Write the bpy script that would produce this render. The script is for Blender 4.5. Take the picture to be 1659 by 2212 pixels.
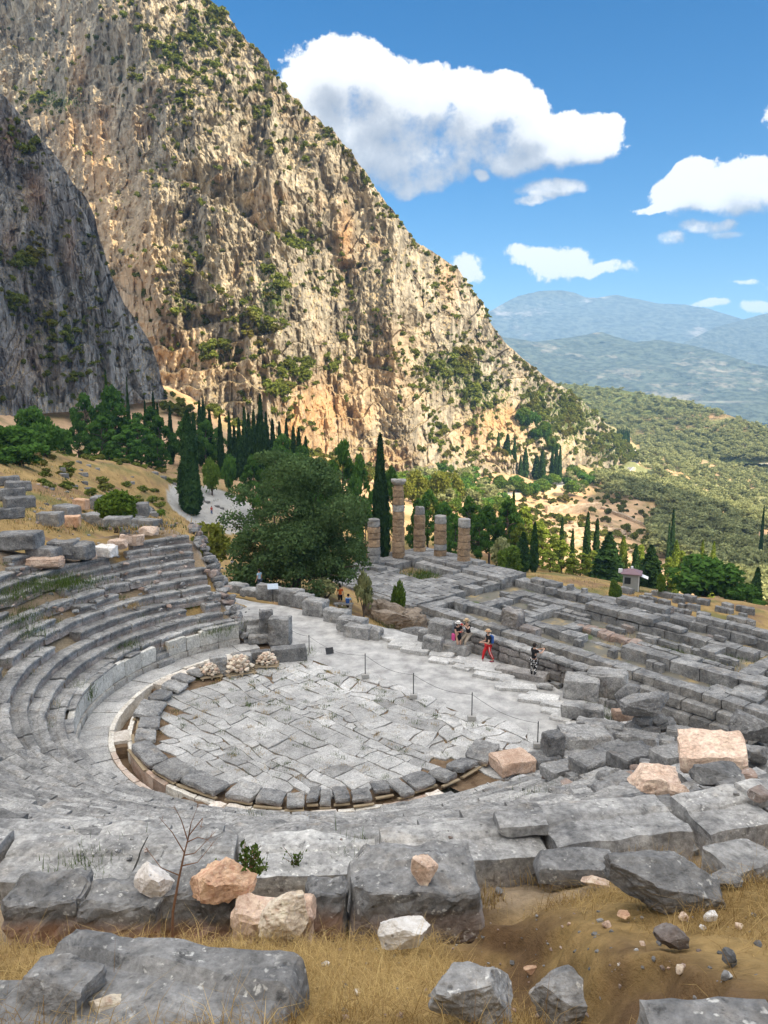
import bpy, math, random
import numpy as np
from mathutils import Vector, Matrix

for _o in list(bpy.data.objects):
    bpy.data.objects.remove(_o)
SC = bpy.context.scene
COL = SC.collection
R_ = math.radians

# ------------------------------------------------------------------ camera
CAM_H, PITCH, FPX = 14.0, R_(9.5), 1662.0      # focal length in units of a 1659 x 2212 frame
cam = bpy.data.cameras.new('camera')
cam.sensor_fit = 'VERTICAL'
cam.sensor_height = 36.0
cam.lens = 36.0 * FPX / 2212.0
cam.clip_start = 0.1
cam.clip_end = 60000
cam_o = bpy.data.objects.new('camera', cam)
COL.objects.link(cam_o)
cam_o.location = (0, 0, CAM_H)
cam_o.rotation_euler = (math.pi / 2 - PITCH, 0, 0)
SC.camera = cam_o

# ------------------------------------------------------------------ light
SUN_EL = R_(38)
SUN_AZ = math.atan2(0.77, -0.64)               # from +Y towards +X: sun behind and right of the view
SUN = np.array([math.sin(SUN_AZ) * math.cos(SUN_EL), math.cos(SUN_AZ) * math.cos(SUN_EL), math.sin(SUN_EL)])
sun = bpy.data.lights.new('sun', 'SUN')
sun.energy = 4.0
sun.angle = R_(0.5)
sun.color = (1.0, 0.84, 0.60)
sun_o = bpy.data.objects.new('sun', sun)
COL.objects.link(sun_o)
sun_o.rotation_euler = Vector(SUN).to_track_quat('Z', 'Y').to_euler()

SC.view_settings.view_transform = 'Standard'
SC.view_settings.look = 'None'
SC.view_settings.exposure = 1.42
SC.view_settings.gamma = 1.0
SC.view_settings.use_curve_mapping = False
SC.cycles.max_bounces = 6
SC.cycles.diffuse_bounces = 3
SC.cycles.glossy_bounces = 2
SC.cycles.transmission_bounces = 3
SC.cycles.volume_bounces = 0
SC.cycles.transparent_max_bounces = 6
SC.cycles.use_denoising = True

WORLD = bpy.data.worlds.new('World')
SC.world = WORLD
WORLD.use_nodes = True
# ------------------------------------------------------------------ pixel <-> place
CP, SP = math.cos(PITCH), math.sin(PITCH)

def ray(px, py):
    a = (px - 829.5) / FPX
    b = -(py - 1106.0) / FPX
    return np.array([a, CP + SP * b, -SP + CP * b])

def at_z(px, py, z):
    d = ray(px, py)
    t = (z - CAM_H) / d[2]
    return np.array([d[0] * t, d[1] * t, z])

def at_d(px, py, D):
    d = ray(px, py)
    t = D / d[1]
    return np.array([d[0] * t, D, CAM_H + d[2] * t])

def project(P):
    P = np.atleast_2d(P)
    x, y, z = P[:, 0], P[:, 1], P[:, 2] - CAM_H
    f = y * CP - z * SP
    u = y * SP + z * CP
    f = np.where(np.abs(f) < 1e-3, 1e-3, f)
    return 829.5 + FPX * x / f, 1106 - FPX * u / f, f

# ------------------------------------------------------------------ noise
def _hash(ix, iy, iz, seed):
    n = (ix * 73856093) ^ (iy * 19349663) ^ (iz * 83492791) ^ (seed * 2654435)
    n = n & 0x7fffffff
    n = ((n >> 13) ^ n) * 60493 & 0x7fffffff
    n = (n * (n % 104729 * 15731 + 789221) + 1376312589) & 0x7fffffff
    return n

def vnoise(p, seed=0):
    """smooth value noise in -1..1"""
    p = np.asarray(p, dtype=np.float64)
    i = np.floor(p).astype(np.int64)
    f = p - i
    u = f * f * f * (f * (f * 6 - 15) + 10)
    def h(dx, dy, dz):
        return _hash(i[:, 0] + dx, i[:, 1] + dy, i[:, 2] + dz, seed) / 1073741823.5 - 1.0
    x, y, z = u[:, 0], u[:, 1], u[:, 2]
    a = h(0, 0, 0) * (1 - x) + h(1, 0, 0) * x
    b = h(0, 1, 0) * (1 - x) + h(1, 1, 0) * x
    c = h(0, 0, 1) * (1 - x) + h(1, 0, 1) * x
    d = h(0, 1, 1) * (1 - x) + h(1, 1, 1) * x
    return (a * (1 - y) + b * y) * (1 - z) + (c * (1 - y) + d * y) * z

def fbm(p, oct=4, seed=0, gain=0.5):
    p = np.asarray(p, dtype=np.float64)
    s = np.zeros(len(p)); a = 1.0; t = 0
    for k in range(oct):
        s += a * vnoise(p * 2.03 ** k + k * 17.3, seed + k * 7)
        t += a
        a *= gain
    return s / t * 1.5

def ridged(p, oct=4, seed=0, gain=0.5):
    p = np.asarray(p, dtype=np.float64)
    s = np.zeros(len(p)); a = 1.0; t = 0
    for k in range(oct):
        s += a * (1 - 2 * np.abs(vnoise(p * 2.07 ** k + k * 11.1, seed + k * 5)))
        t += a
        a *= gain
    return s / t

def worley(p, seed=0):
    """cell noise: distance to the nearest and second nearest point, and a value per cell"""
    p = np.asarray(p, dtype=np.float64)
    i = np.floor(p).astype(np.int64)
    f1 = np.full(len(p), 9.0); f2 = np.full(len(p), 9.0); cid = np.zeros(len(p))
    for dx in (-1, 0, 1):
        for dy in (-1, 0, 1):
            for dz in (-1, 0, 1):
                c = i + np.array([dx, dy, dz])
                hx = _hash(c[:, 0], c[:, 1], c[:, 2], seed) / 2147483647.0
                hy = _hash(c[:, 0], c[:, 1], c[:, 2], seed + 31) / 2147483647.0
                hz = _hash(c[:, 0], c[:, 1], c[:, 2], seed + 67) / 2147483647.0
                q = c + np.stack([hx, hy, hz], 1)
                d = np.sqrt(((p - q) ** 2).sum(1))
                near = d < f1
                f2 = np.where(near, f1, np.minimum(f2, d))
                cid = np.where(near, hx, cid)
                f1 = np.where(near, d, f1)
    return f1, f2, cid

def sstep(a, b, x):
    t = np.clip((np.asarray(x, dtype=np.float64) - a) / (b - a), 0, 1)
    return t * t * (3 - 2 * t)

# ------------------------------------------------------------------ meshes and objects
def mesh(name, V, F, attrs=None, smooth=False):
    """V (N,3); F one array (M,k) or a list of such arrays"""
    V = np.asarray(V, dtype=np.float32)
    Fs = F if isinstance(F, list) else [F]
    Fs = [np.asarray(f, dtype=np.int32) for f in Fs if len(f)]
    me = bpy.data.meshes.new(name)
    me.vertices.add(len(V))
    me.vertices.foreach_set('co', V.ravel())
    nl = sum(f.size for f in Fs)
    npoly = sum(len(f) for f in Fs)
    me.loops.add(nl)
    me.loops.foreach_set('vertex_index', np.concatenate([f.ravel() for f in Fs]))
    me.polygons.add(npoly)
    st = []; tot = 0
    for f in Fs:
        st.append(tot + np.arange(len(f)) * f.shape[1])
        tot += f.size
    me.polygons.foreach_set('loop_start', np.concatenate(st).astype(np.int32))
    me.polygons.foreach_set('use_smooth', np.full(npoly, bool(smooth)))
    me.update(calc_edges=True)
    for k, v in (attrs or {}).items():
        v = np.asarray(v, dtype=np.float32)
        if v.ndim == 1:
            a = me.attributes.new(k, 'FLOAT', 'POINT'); a.data.foreach_set('value', v)
        else:
            a = me.attributes.new(k, 'FLOAT_COLOR', 'POINT')
            if v.shape[1] == 3:
                v = np.c_[v, np.ones(len(v), dtype=np.float32)]
            a.data.foreach_set('color', v.astype(np.float32).ravel())
    return me

def link(name, me, mat=None, parent=None, loc=(0, 0, 0), rz=0.0):
    o = bpy.data.objects.new(name, me)
    if mat is not None and me is not None and not me.materials:
        me.materials.append(mat)
    COL.objects.link(o)
    o.location = loc
    o.rotation_euler = (0, 0, rz)
    if parent is not None:
        o.parent = parent
    return o

def obj(name, V, F, mat, parent=None, attrs=None, smooth=False, loc=(0, 0, 0), rz=0.0):
    return link(name, mesh(name, V, F, attrs, smooth), mat, parent, loc, rz)

def tag(o, label, cat, group=None):
    o['label'] = label
    o['category'] = cat
    if group:
        o['group'] = group
    return o

def kind(o, k):
    o['kind'] = k
    return o

def thing(name, label, cat, loc=(0, 0, 0), rz=0.0, group=None):
    return tag(link(name, None, None, None, loc, rz), label, cat, group)

def dup(root, loc, rz=0.0, label=None, scale=None, group=None):
    r = root.copy(); COL.objects.link(r)
    r.location = loc; r.rotation_euler = (0, 0, rz)
    if scale is not None:
        r.scale = scale if isinstance(scale, (tuple, list)) else (scale,) * 3
    if label: r['label'] = label
    if group: r['group'] = group
    for ch in list(root.children):
        c = ch.copy(); COL.objects.link(c); c.parent = r
        for g in list(ch.children):
            d = g.copy(); COL.objects.link(d); d.parent = c
    return r

class Acc:
    """collects pieces of one mesh"""
    def __init__(self):
        self.V = []; self.F = {}; self.n = 0; self.A = {}
    def add(self, V, F, **attrs):
        V = np.asarray(V, dtype=np.float32)
        for f in (F if isinstance(F, list) else [F]):
            f = np.asarray(f)
            if len(f):
                self.F.setdefault(f.shape[1], []).append(f + self.n)
        for k in set(self.A) | set(attrs):
            if k not in self.A:
                self.A[k] = [np.zeros(self.n, dtype=np.float32)] if self.n else []
            v = attrs.get(k, 0.0)
            self.A[k].append(np.broadcast_to(np.asarray(v, dtype=np.float32), (len(V),)).copy())
        self.V.append(V); self.n += len(V)
    def build(self, name, mat, parent=None, smooth=False, loc=(0, 0, 0), rz=0.0):
        if not self.n:
            return None
        return obj(name, np.concatenate(self.V), [np.concatenate(v) for v in self.F.values()], mat, parent,
                   {k: np.concatenate(v) for k, v in self.A.items()}, smooth, loc, rz)

_boxcache = {}
def boxgrid(nx, ny, nz):
    """surface of a unit cube cut into a grid, shared corners and edges"""
    key = (nx, ny, nz)
    if key in _boxcache:
        return _boxcache[key]
    idx = {}; V = []; F = []
    def vid(i, j, k):
        t = (i, j, k)
        if t not in idx:
            idx[t] = len(V); V.append((i / nx - .5, j / ny - .5, k / nz - .5))
        return idx[t]
    for i in range(nx):
        for j in range(ny):
            F.append((vid(i, j, 0), vid(i, j + 1, 0), vid(i + 1, j + 1, 0), vid(i + 1, j, 0)))
            F.append((vid(i, j, nz), vid(i + 1, j, nz), vid(i + 1, j + 1, nz), vid(i, j + 1, nz)))
    for i in range(nx):
        for k in range(nz):
            F.append((vid(i, 0, k), vid(i + 1, 0, k), vid(i + 1, 0, k + 1), vid(i, 0, k + 1)))
            F.append((vid(i, ny, k), vid(i, ny, k + 1), vid(i + 1, ny, k + 1), vid(i + 1, ny, k)))
    for j in range(ny):
        for k in range(nz):
            F.append((vid(0, j, k), vid(0, j, k + 1), vid(0, j + 1, k + 1), vid(0, j + 1, k)))
            F.append((vid(nx, j, k), vid(nx, j + 1, k), vid(nx, j + 1, k + 1), vid(nx, j, k + 1)))
    _boxcache[key] = (np.array(V), np.array(F))
    return _boxcache[key]

def stone(L, W, H, seed=0, r=0.03, rough=0.012, res=0.2, cuts=0, cut=0.9, freq=3.0, groove=None):
    """weathered squared block centred on its own middle; cuts chip its corners off"""
    rng = np.random.RandomState(seed % 100003)
    n = [int(max(2, min(26, round(s / res)))) for s in (L, W, H)]
    V0, F = boxgrid(*n)
    # crowd the grid lines to the edges so the rounding has vertices to work with
    V1 = np.sign(V0) * 0.5 * (1 - (1 - 2 * np.abs(V0)) ** 1.25)
    half = np.array([L, W, H]) / 2
    p = V1 * 2 * half
    rr = min(r, half.min() * 0.9)
    q = np.clip(p, -(half - rr), half - rr)
    d = p - q
    dn = np.linalg.norm(d, axis=1, keepdims=True)
    p = np.where(dn > 1e-9, q + d / np.maximum(dn, 1e-9) * rr, p)
    if rough > 0.008:                                # gnawed edges and corners
        on_edge = ((np.abs(d) > 1e-9).sum(1) >= 2).astype(float)
        gn = np.clip(fbm(p * (2.2 / max(.3, min(L, 1.5))) + rng.uniform(0, 99, 3), 3, seed % 17) + .15, 0, 1)
        p = p - d / np.maximum(dn, 1e-9) * (on_edge * gn * min(.09, .22 * half.min()))[:, None]
    for _ in range(cuts):
        nrm = rng.normal(size=3); nrm /= np.linalg.norm(nrm)
        if rng.rand() < 0.6: nrm[2] = abs(nrm[2])
        ext = np.abs(nrm * half).sum()
        dist = ext * rng.uniform(cut - 0.12, cut + 0.06)
        s = p @ nrm - dist
        p = p - np.clip(s, 0, None)[:, None] * nrm * 0.95
    if rough > 0:
        off = rng.uniform(0, 500, 3)
        nn = np.stack([fbm(p * freq + off + k * 31.7, 3, seed % 91 + k) for k in range(3)], 1)
        nh = np.stack([fbm(p * freq * 4.3 + off + k * 11.7, 2, seed % 53 + k) for k in range(3)], 1)
        p = p + nn * rough * 1.4 + nh * rough * 0.5
    return p, F

def rock(sx, sy, sz, seed=0, cuts=14, rough=0.05, n=12, square=0.55):
    """broken rock: a rounded box hacked by random planes and roughened"""
    rng = np.random.RandomState(seed % 100003)
    V0, F = boxgrid(n, n, n)
    d = V0 * 2
    u = d / np.linalg.norm(d, axis=1, keepdims=True)
    p = d * square + u * (1 - square)
    for _ in range(cuts):
        nrm = rng.normal(size=3); nrm /= np.linalg.norm(nrm)
        dist = rng.uniform(0.62, 0.95)
        s = p @ nrm - dist
        p = p - np.clip(s, 0, None)[:, None] * nrm
    off = rng.uniform(0, 500, 3)
    nn = np.stack([fbm(p * 1.7 + off + k * 31.7, 4, seed % 91 + k) for k in range(3)], 1)
    nf = fbm(p * 6 + off, 4, seed % 37) + .8 * ridged(p * 2.6 + off, 3, seed % 29)
    p = p * (1 + nf[:, None] * rough * 0.75) + nn * rough * 1.3
    return p * np.array([sx, sy, sz]) / 2, F

def rotz(V, a):
    c, s = math.cos(a), math.sin(a)
    V = np.asarray(V)
    return np.stack([V[:, 0] * c - V[:, 1] * s, V[:, 0] * s + V[:, 1] * c, V[:, 2]], 1)

def rot(V, ax, ay, az):
    M = np.array(Matrix.Rotation(az, 3, 'Z') @ Matrix.Rotation(ay, 3, 'Y') @ Matrix.Rotation(ax, 3, 'X'))
    return np.asarray(V) @ M.T

def tube(P, rad, n=6, cap=True):
    """tapered tube through the points P"""
    P = np.asarray(P, dtype=np.float64); m = len(P)
    rad = np.broadcast_to(np.asarray(rad, dtype=np.float64), (m,))
    T = np.gradient(P, axis=0)
    T /= np.maximum(np.linalg.norm(T, axis=1, keepdims=True), 1e-9)
    ref = np.array([0.31, 0.17, 0.93]) if abs(T[0][2]) < 0.9 else np.array([0.93, 0.31, 0.1])
    A = np.cross(T, ref); A /= np.maximum(np.linalg.norm(A, axis=1, keepdims=True), 1e-9)
    B = np.cross(T, A)
    th = np.arange(n) * 2 * math.pi / n
    V = (P[:, None, :] + rad[:, None, None] * (np.cos(th)[None, :, None] * A[:, None, :] + np.sin(th)[None, :, None] * B[:, None, :])).reshape(-1, 3)
    F = []
    for i in range(m - 1):
        for j in range(n):
            F.append((i * n + j, i * n + (j + 1) % n, (i + 1) * n + (j + 1) % n, (i + 1) * n + j))
    Fs = [np.array(F)]
    if cap:
        Fs.append(np.array([list(range(n))[::-1], [(m - 1) * n + j for j in range(n)]]))
    return V, Fs

def leaves(P, size, rng, up=0.0, aspect=1.6, nrm=None):
    """one small four-cornered leaf or tuft per point"""
    N = len(P)
    a = rng.normal(size=(N, 3)); a[:, 2] += up
    a /= np.linalg.norm(a, axis=1, keepdims=True)
    b = rng.normal(size=(N, 3))
    if nrm is not None:
        b = b * 0.6 + nrm
        b = np.cross(a, b)
    b -= (a * b).sum(1, keepdims=True) * a
    b /= np.maximum(np.linalg.norm(b, axis=1, keepdims=True), 1e-6)
    s = (np.asarray(size) * rng.uniform(0.6, 1.35, N))[:, None]
    c = np.cross(a, b)
    V = np.stack([P - a * s * aspect * .5, P + b * s * .5 + c * s * .12, P + a * s * aspect * .5, P - b * s * .5 + c * s * .12], 1).reshape(-1, 3)
    F = np.arange(4 * N).reshape(N, 4)
    return V, F

# ------------------------------------------------------------------ materials
class NT:
    def __init__(self, name):
        self.m = bpy.data.materials.new(name); self.m.use_nodes = True
        self.t = self.m.node_tree; self.t.nodes.clear()
        self.out = self.n('ShaderNodeOutputMaterial')
    def n(self, t, **kw):
        x = self.t.nodes.new(t)
        for k, v in kw.items(): setattr(x, k, v)
        return x
    def l(self, a, b): self.t.links.new(a, b)
    def put(self, sock, v):
        if hasattr(v, 'is_output') or isinstance(v, bpy.types.NodeSocket): self.l(v, sock)
        elif isinstance(v, (tuple, list)) and len(v) == 3 and sock.type == 'RGBA': sock.default_value = (*v, 1)
        else: sock.default_value = v
    def pos(self): return self.n('ShaderNodeNewGeometry').outputs['Position']
    def nrm(self): return self.n('ShaderNodeNewGeometry').outputs['Normal']
    def ocoord(self): return self.n('ShaderNodeTexCoord').outputs['Object']
    def mapv(self, v, scale=(1, 1, 1), loc=(0, 0, 0), rot=(0, 0, 0)):
        x = self.n('ShaderNodeMapping'); self.l(v, x.inputs['Vector'])
        x.inputs['Scale'].default_value = scale; x.inputs['Location'].default_value = loc; x.inputs['Rotation'].default_value = rot
        return x.outputs[0]
    def noise(self, v, s, det=5, rough=0.55, dist=0.0):
        x = self.n('ShaderNodeTexNoise'); self.l(v, x.inputs['Vector'])
        x.inputs['Scale'].default_value = s; x.inputs['Detail'].default_value = det
        x.inputs['Roughness'].default_value = rough; x.inputs['Distortion'].default_value = dist
        return x.outputs['Fac']
    def voro(self, v, s, feature='F1', out='Distance', rnd=1.0):
        x = self.n('ShaderNodeTexVoronoi', feature=feature); self.l(v, x.inputs['Vector'])
        x.inputs['Scale'].default_value = s; x.inputs['Randomness'].default_value = rnd
        return x.outputs[out]
    def ramp(self, f, stops, interp='LINEAR'):
        x = self.n('ShaderNodeValToRGB'); self.put(x.inputs[0], f)
        r = x.color_ramp; r.interpolation = interp
        while len(r.elements) < len(stops): r.elements.new(0.5)
        for e, (p, c) in zip(r.elements, stops):
            e.position = p; e.color = (*c, 1) if isinstance(c, (tuple, list)) else (c, c, c, 1)
        return x.outputs[0]
    def math(self, op, a, b=0.0, clamp=False):
        x = self.n('ShaderNodeMath', operation=op, use_clamp=clamp)
        self.put(x.inputs[0], a); self.put(x.inputs[1], b)
        return x.outputs[0]
    def mix(self, f, a, b, mode='MIX'):
        x = self.n('ShaderNodeMix', data_type='RGBA', blend_type=mode)
        self.put(x.inputs[0], f); self.put(x.inputs[6], a); self.put(x.inputs[7], b)
        return x.outputs[2]
    def attr(self, name, out='Fac'):
        x = self.n('ShaderNodeAttribute', attribute_name=name)
        return x.outputs[out]
    def rnd(self): return self.n('ShaderNodeObjectInfo').outputs['Random']
    def sep(self, v):
        x = self.n('ShaderNodeSeparateXYZ'); self.l(v, x.inputs[0]); return x.outputs
    def bump(self, h, strength=0.4, dist=0.02):
        x = self.n('ShaderNodeBump'); self.put(x.inputs['Height'], h)
        x.inputs['Strength'].default_value = strength; x.inputs['Distance'].default_value = dist
        return x.outputs[0]
    def bsdf(self, col, rough=0.9, bump=None, spec=0.25, metal=0.0):
        x = self.n('ShaderNodeBsdfPrincipled')
        self.put(x.inputs['Base Color'], col); self.put(x.inputs['Roughness'], rough)
        x.inputs['Specular IOR Level'].default_value = spec; x.inputs['Metallic'].default_value = metal
        if bump is not None: self.l(bump, x.inputs['Normal'])
        self.l(x.outputs[0], self.out.inputs[0])
        return self.m
    def leaf(self, col, trans=0.3, rough=0.6):
        d = self.n('ShaderNodeBsdfDiffuse'); self.put(d.inputs[0], col)
        t = self.n('ShaderNodeBsdfTranslucent'); self.put(t.inputs[0], col)
        m = self.n('ShaderNodeMixShader'); m.inputs[0].default_value = trans
        self.l(d.outputs[0], m.inputs[1]); self.l(t.outputs[0], m.inputs[2])
        self.l(m.outputs[0], self.out.inputs[0])
        return self.m

def tinted(t, col, amt=1.0):
    """colour times one plus the piece's own tint"""
    f = t.math('ADD', t.math('MULTIPLY', t.attr('tint'), amt), 1.0)
    x = t.n('ShaderNodeVectorMath', operation='SCALE')
    t.put(x.inputs[0], col); t.put(x.inputs['Scale'], f)
    return x.outputs[0]

def stone_mat(name, dark, light, lichen=0.5, warmc=(0.36, 0.22, 0.15), scale=1.0, spots=(0.68, 0.67, 0.63), pits=True, bstr=0.55):
    t = NT(name); P = t.pos()
    big = t.math('ADD', t.math('MULTIPLY', t.noise(P, 0.8 * scale, 5, 0.6, 0.4), .5), t.math('MULTIPLY', t.noise(P, 2.9 * scale, 6, 0.7, 0.3), .5))
    col = t.ramp(big, [(0.34, dark), (0.5, tuple((a + b) / 2 for a, b in zip(dark, light))), (0.64, light)])
    rust = t.ramp(t.noise(P, 1.7 * scale, 5, 0.65), [(.56, 0.0), (.70, .55)])
    col = t.mix(rust, col, t.mix(.5, col, (.34, .27, .19)))
    blk = t.ramp(t.noise(P, 6.5 * scale, 5, 0.7, .4), [(.30, .75), (.40, 0.0)])
    col = t.mix(blk, col, tuple(c * .45 for c in dark))
    fine = t.noise(P, 14 * scale, 5, 0.7)
    col = t.mix(0.75, col, t.ramp(fine, [(0.3, 0.22), (0.7, 0.78)]), 'OVERLAY')
    warmm = t.math('MULTIPLY', t.attr('warm'), t.ramp(t.noise(P, 2.6 * scale, 5, 0.6), [(0.25, 0.35), (0.6, 1.0)]), True)
    wc = t.mix(t.noise(P, 5.0 * scale, 4, 0.6), tuple(c * 0.62 for c in warmc), tuple(min(1, c * 1.45) for c in warmc))
    col = t.mix(warmm, col, wc)
    if lichen > 0:
        wn = t.n('ShaderNodeTexNoise'); t.l(P, wn.inputs['Vector']); wn.inputs['Scale'].default_value = 22 * scale; wn.inputs['Detail'].default_value = 3
        wv = t.n('ShaderNodeVectorMath', operation='MULTIPLY_ADD'); t.l(wn.outputs['Color'], wv.inputs[0]); wv.inputs[1].default_value = (.09 / scale,) * 3; t.l(P, wv.inputs[2])
        sp = t.ramp(t.voro(wv.outputs[0], 17 * scale), [(0.13, .9), (0.30, 0.0)])
        sp = t.math('MULTIPLY', sp, t.ramp(t.noise(P, 4.2 * scale, 3, 0.6), [(0.50, 0.0), (0.58, 1.0)]))
        cl = t.ramp(t.noise(P, 17 * scale, 4, 0.65, 0.3), [(0.60, 0.0), (0.68, 1.0)])
        sp = t.math('MAXIMUM', sp, t.math('MULTIPLY', cl, t.ramp(t.noise(P, 1.3 * scale, 4, 0.6), [(0.48, 0.0), (0.62, 0.8)])))
        area = t.ramp(t.noise(P, 0.8 * scale, 3, 0.5), [(0.30, 0.25), (0.62, 1.0)])
        col = t.mix(t.math('MULTIPLY', sp, t.math('MULTIPLY', area, lichen)), col, spots)
    h = t.math('ADD', t.math('MULTIPLY', t.noise(P, 5 * scale, 6, 0.65), 1.0), t.math('MULTIPLY', fine, 0.5))
    if pits:
        pit = t.ramp(t.voro(P, 11 * scale), [(0.05, 0.0), (0.2, 1.0)])
        gate = t.ramp(t.noise(P, 3.1 * scale, 2), [(0.5, 1.0), (0.6, 0.0)])
        pp = t.math('MAXIMUM', pit, gate)
        col = t.mix(t.math('MULTIPLY', t.math('SUBTRACT', 1.0, pp), 0.6), col, tuple(c * 0.3 for c in dark))
        h = t.math('ADD', h, t.math('MULTIPLY', pp, 0.5))
    return t.bsdf(tinted(t, col), 0.92, t.bump(h, bstr, 0.05 / scale), 0.2)

M = {}
M['grey'] = stone_mat('grey_limestone', (0.070, 0.072, 0.077), (0.30, 0.296, 0.288), 0.9)
M['seat'] = stone_mat('seat_limestone', (0.088, 0.089, 0.092), (0.41, 0.402, 0.385), 0.8)
M['pale'] = stone_mat('pale_limestone', (0.44, 0.40, 0.34), (0.72, 0.69, 0.63), 0.4, pits=False)
M['pink'] = stone_mat('broken_pink_limestone', (0.36, 0.23, 0.16), (0.70, 0.56, 0.45), 0.55, scale=1.3, spots=(0.8, 0.76, 0.7))
M['orange'] = stone_mat('broken_orange_limestone', (0.36, 0.20, 0.115), (0.70, 0.47, 0.32), 0.35, scale=1.3, spots=(0.8, 0.68, 0.55))
M['cream'] = stone_mat('broken_cream_limestone', (0.45, 0.35, 0.25), (0.78, 0.70, 0.58), 0.3, scale=1.3, spots=(0.85, 0.82, 0.78))
M['white'] = stone_mat('broken_white_limestone', (0.42, 0.39, 0.36), (0.80, 0.77, 0.73), 0.3, scale=1.3)
M['temple'] = stone_mat('temple_limestone', (0.066, 0.067, 0.070), (0.34, 0.336, 0.325), 0.35, scale=0.7)
M['column'] = stone_mat('column_poros', (0.17, 0.115, 0.07), (0.42, 0.30, 0.19), 0.2, scale=0.8, spots=(0.36, 0.36, 0.36))
M['paving'] = stone_mat('paving_limestone', (0.235, 0.232, 0.226), (0.50, 0.492, 0.475), 0.5, scale=1.2, bstr=0.3)
def simple(name, col, rough=0.8, var=0.25, s=8.0, spec=0.3, metal=0.0):
    t = NT(name); P = t.ocoord()
    c = t.mix(t.noise(P, s, 4), tuple(x * (1 - var) for x in col), tuple(min(1, x * (1 + var)) for x in col))
    return t.bsdf(c, rough, None, spec, metal)
M['wood'] = simple('weathered_plank', (0.33, 0.26, 0.17), 0.85, 0.4, 6)
M['iron'] = simple('dark_iron', (0.018, 0.018, 0.02), 0.5, 0.3, 20, 0.5)
M['concrete'] = simple('cast_concrete', (0.36, 0.35, 0.33), 0.9, 0.2, 12)
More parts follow.
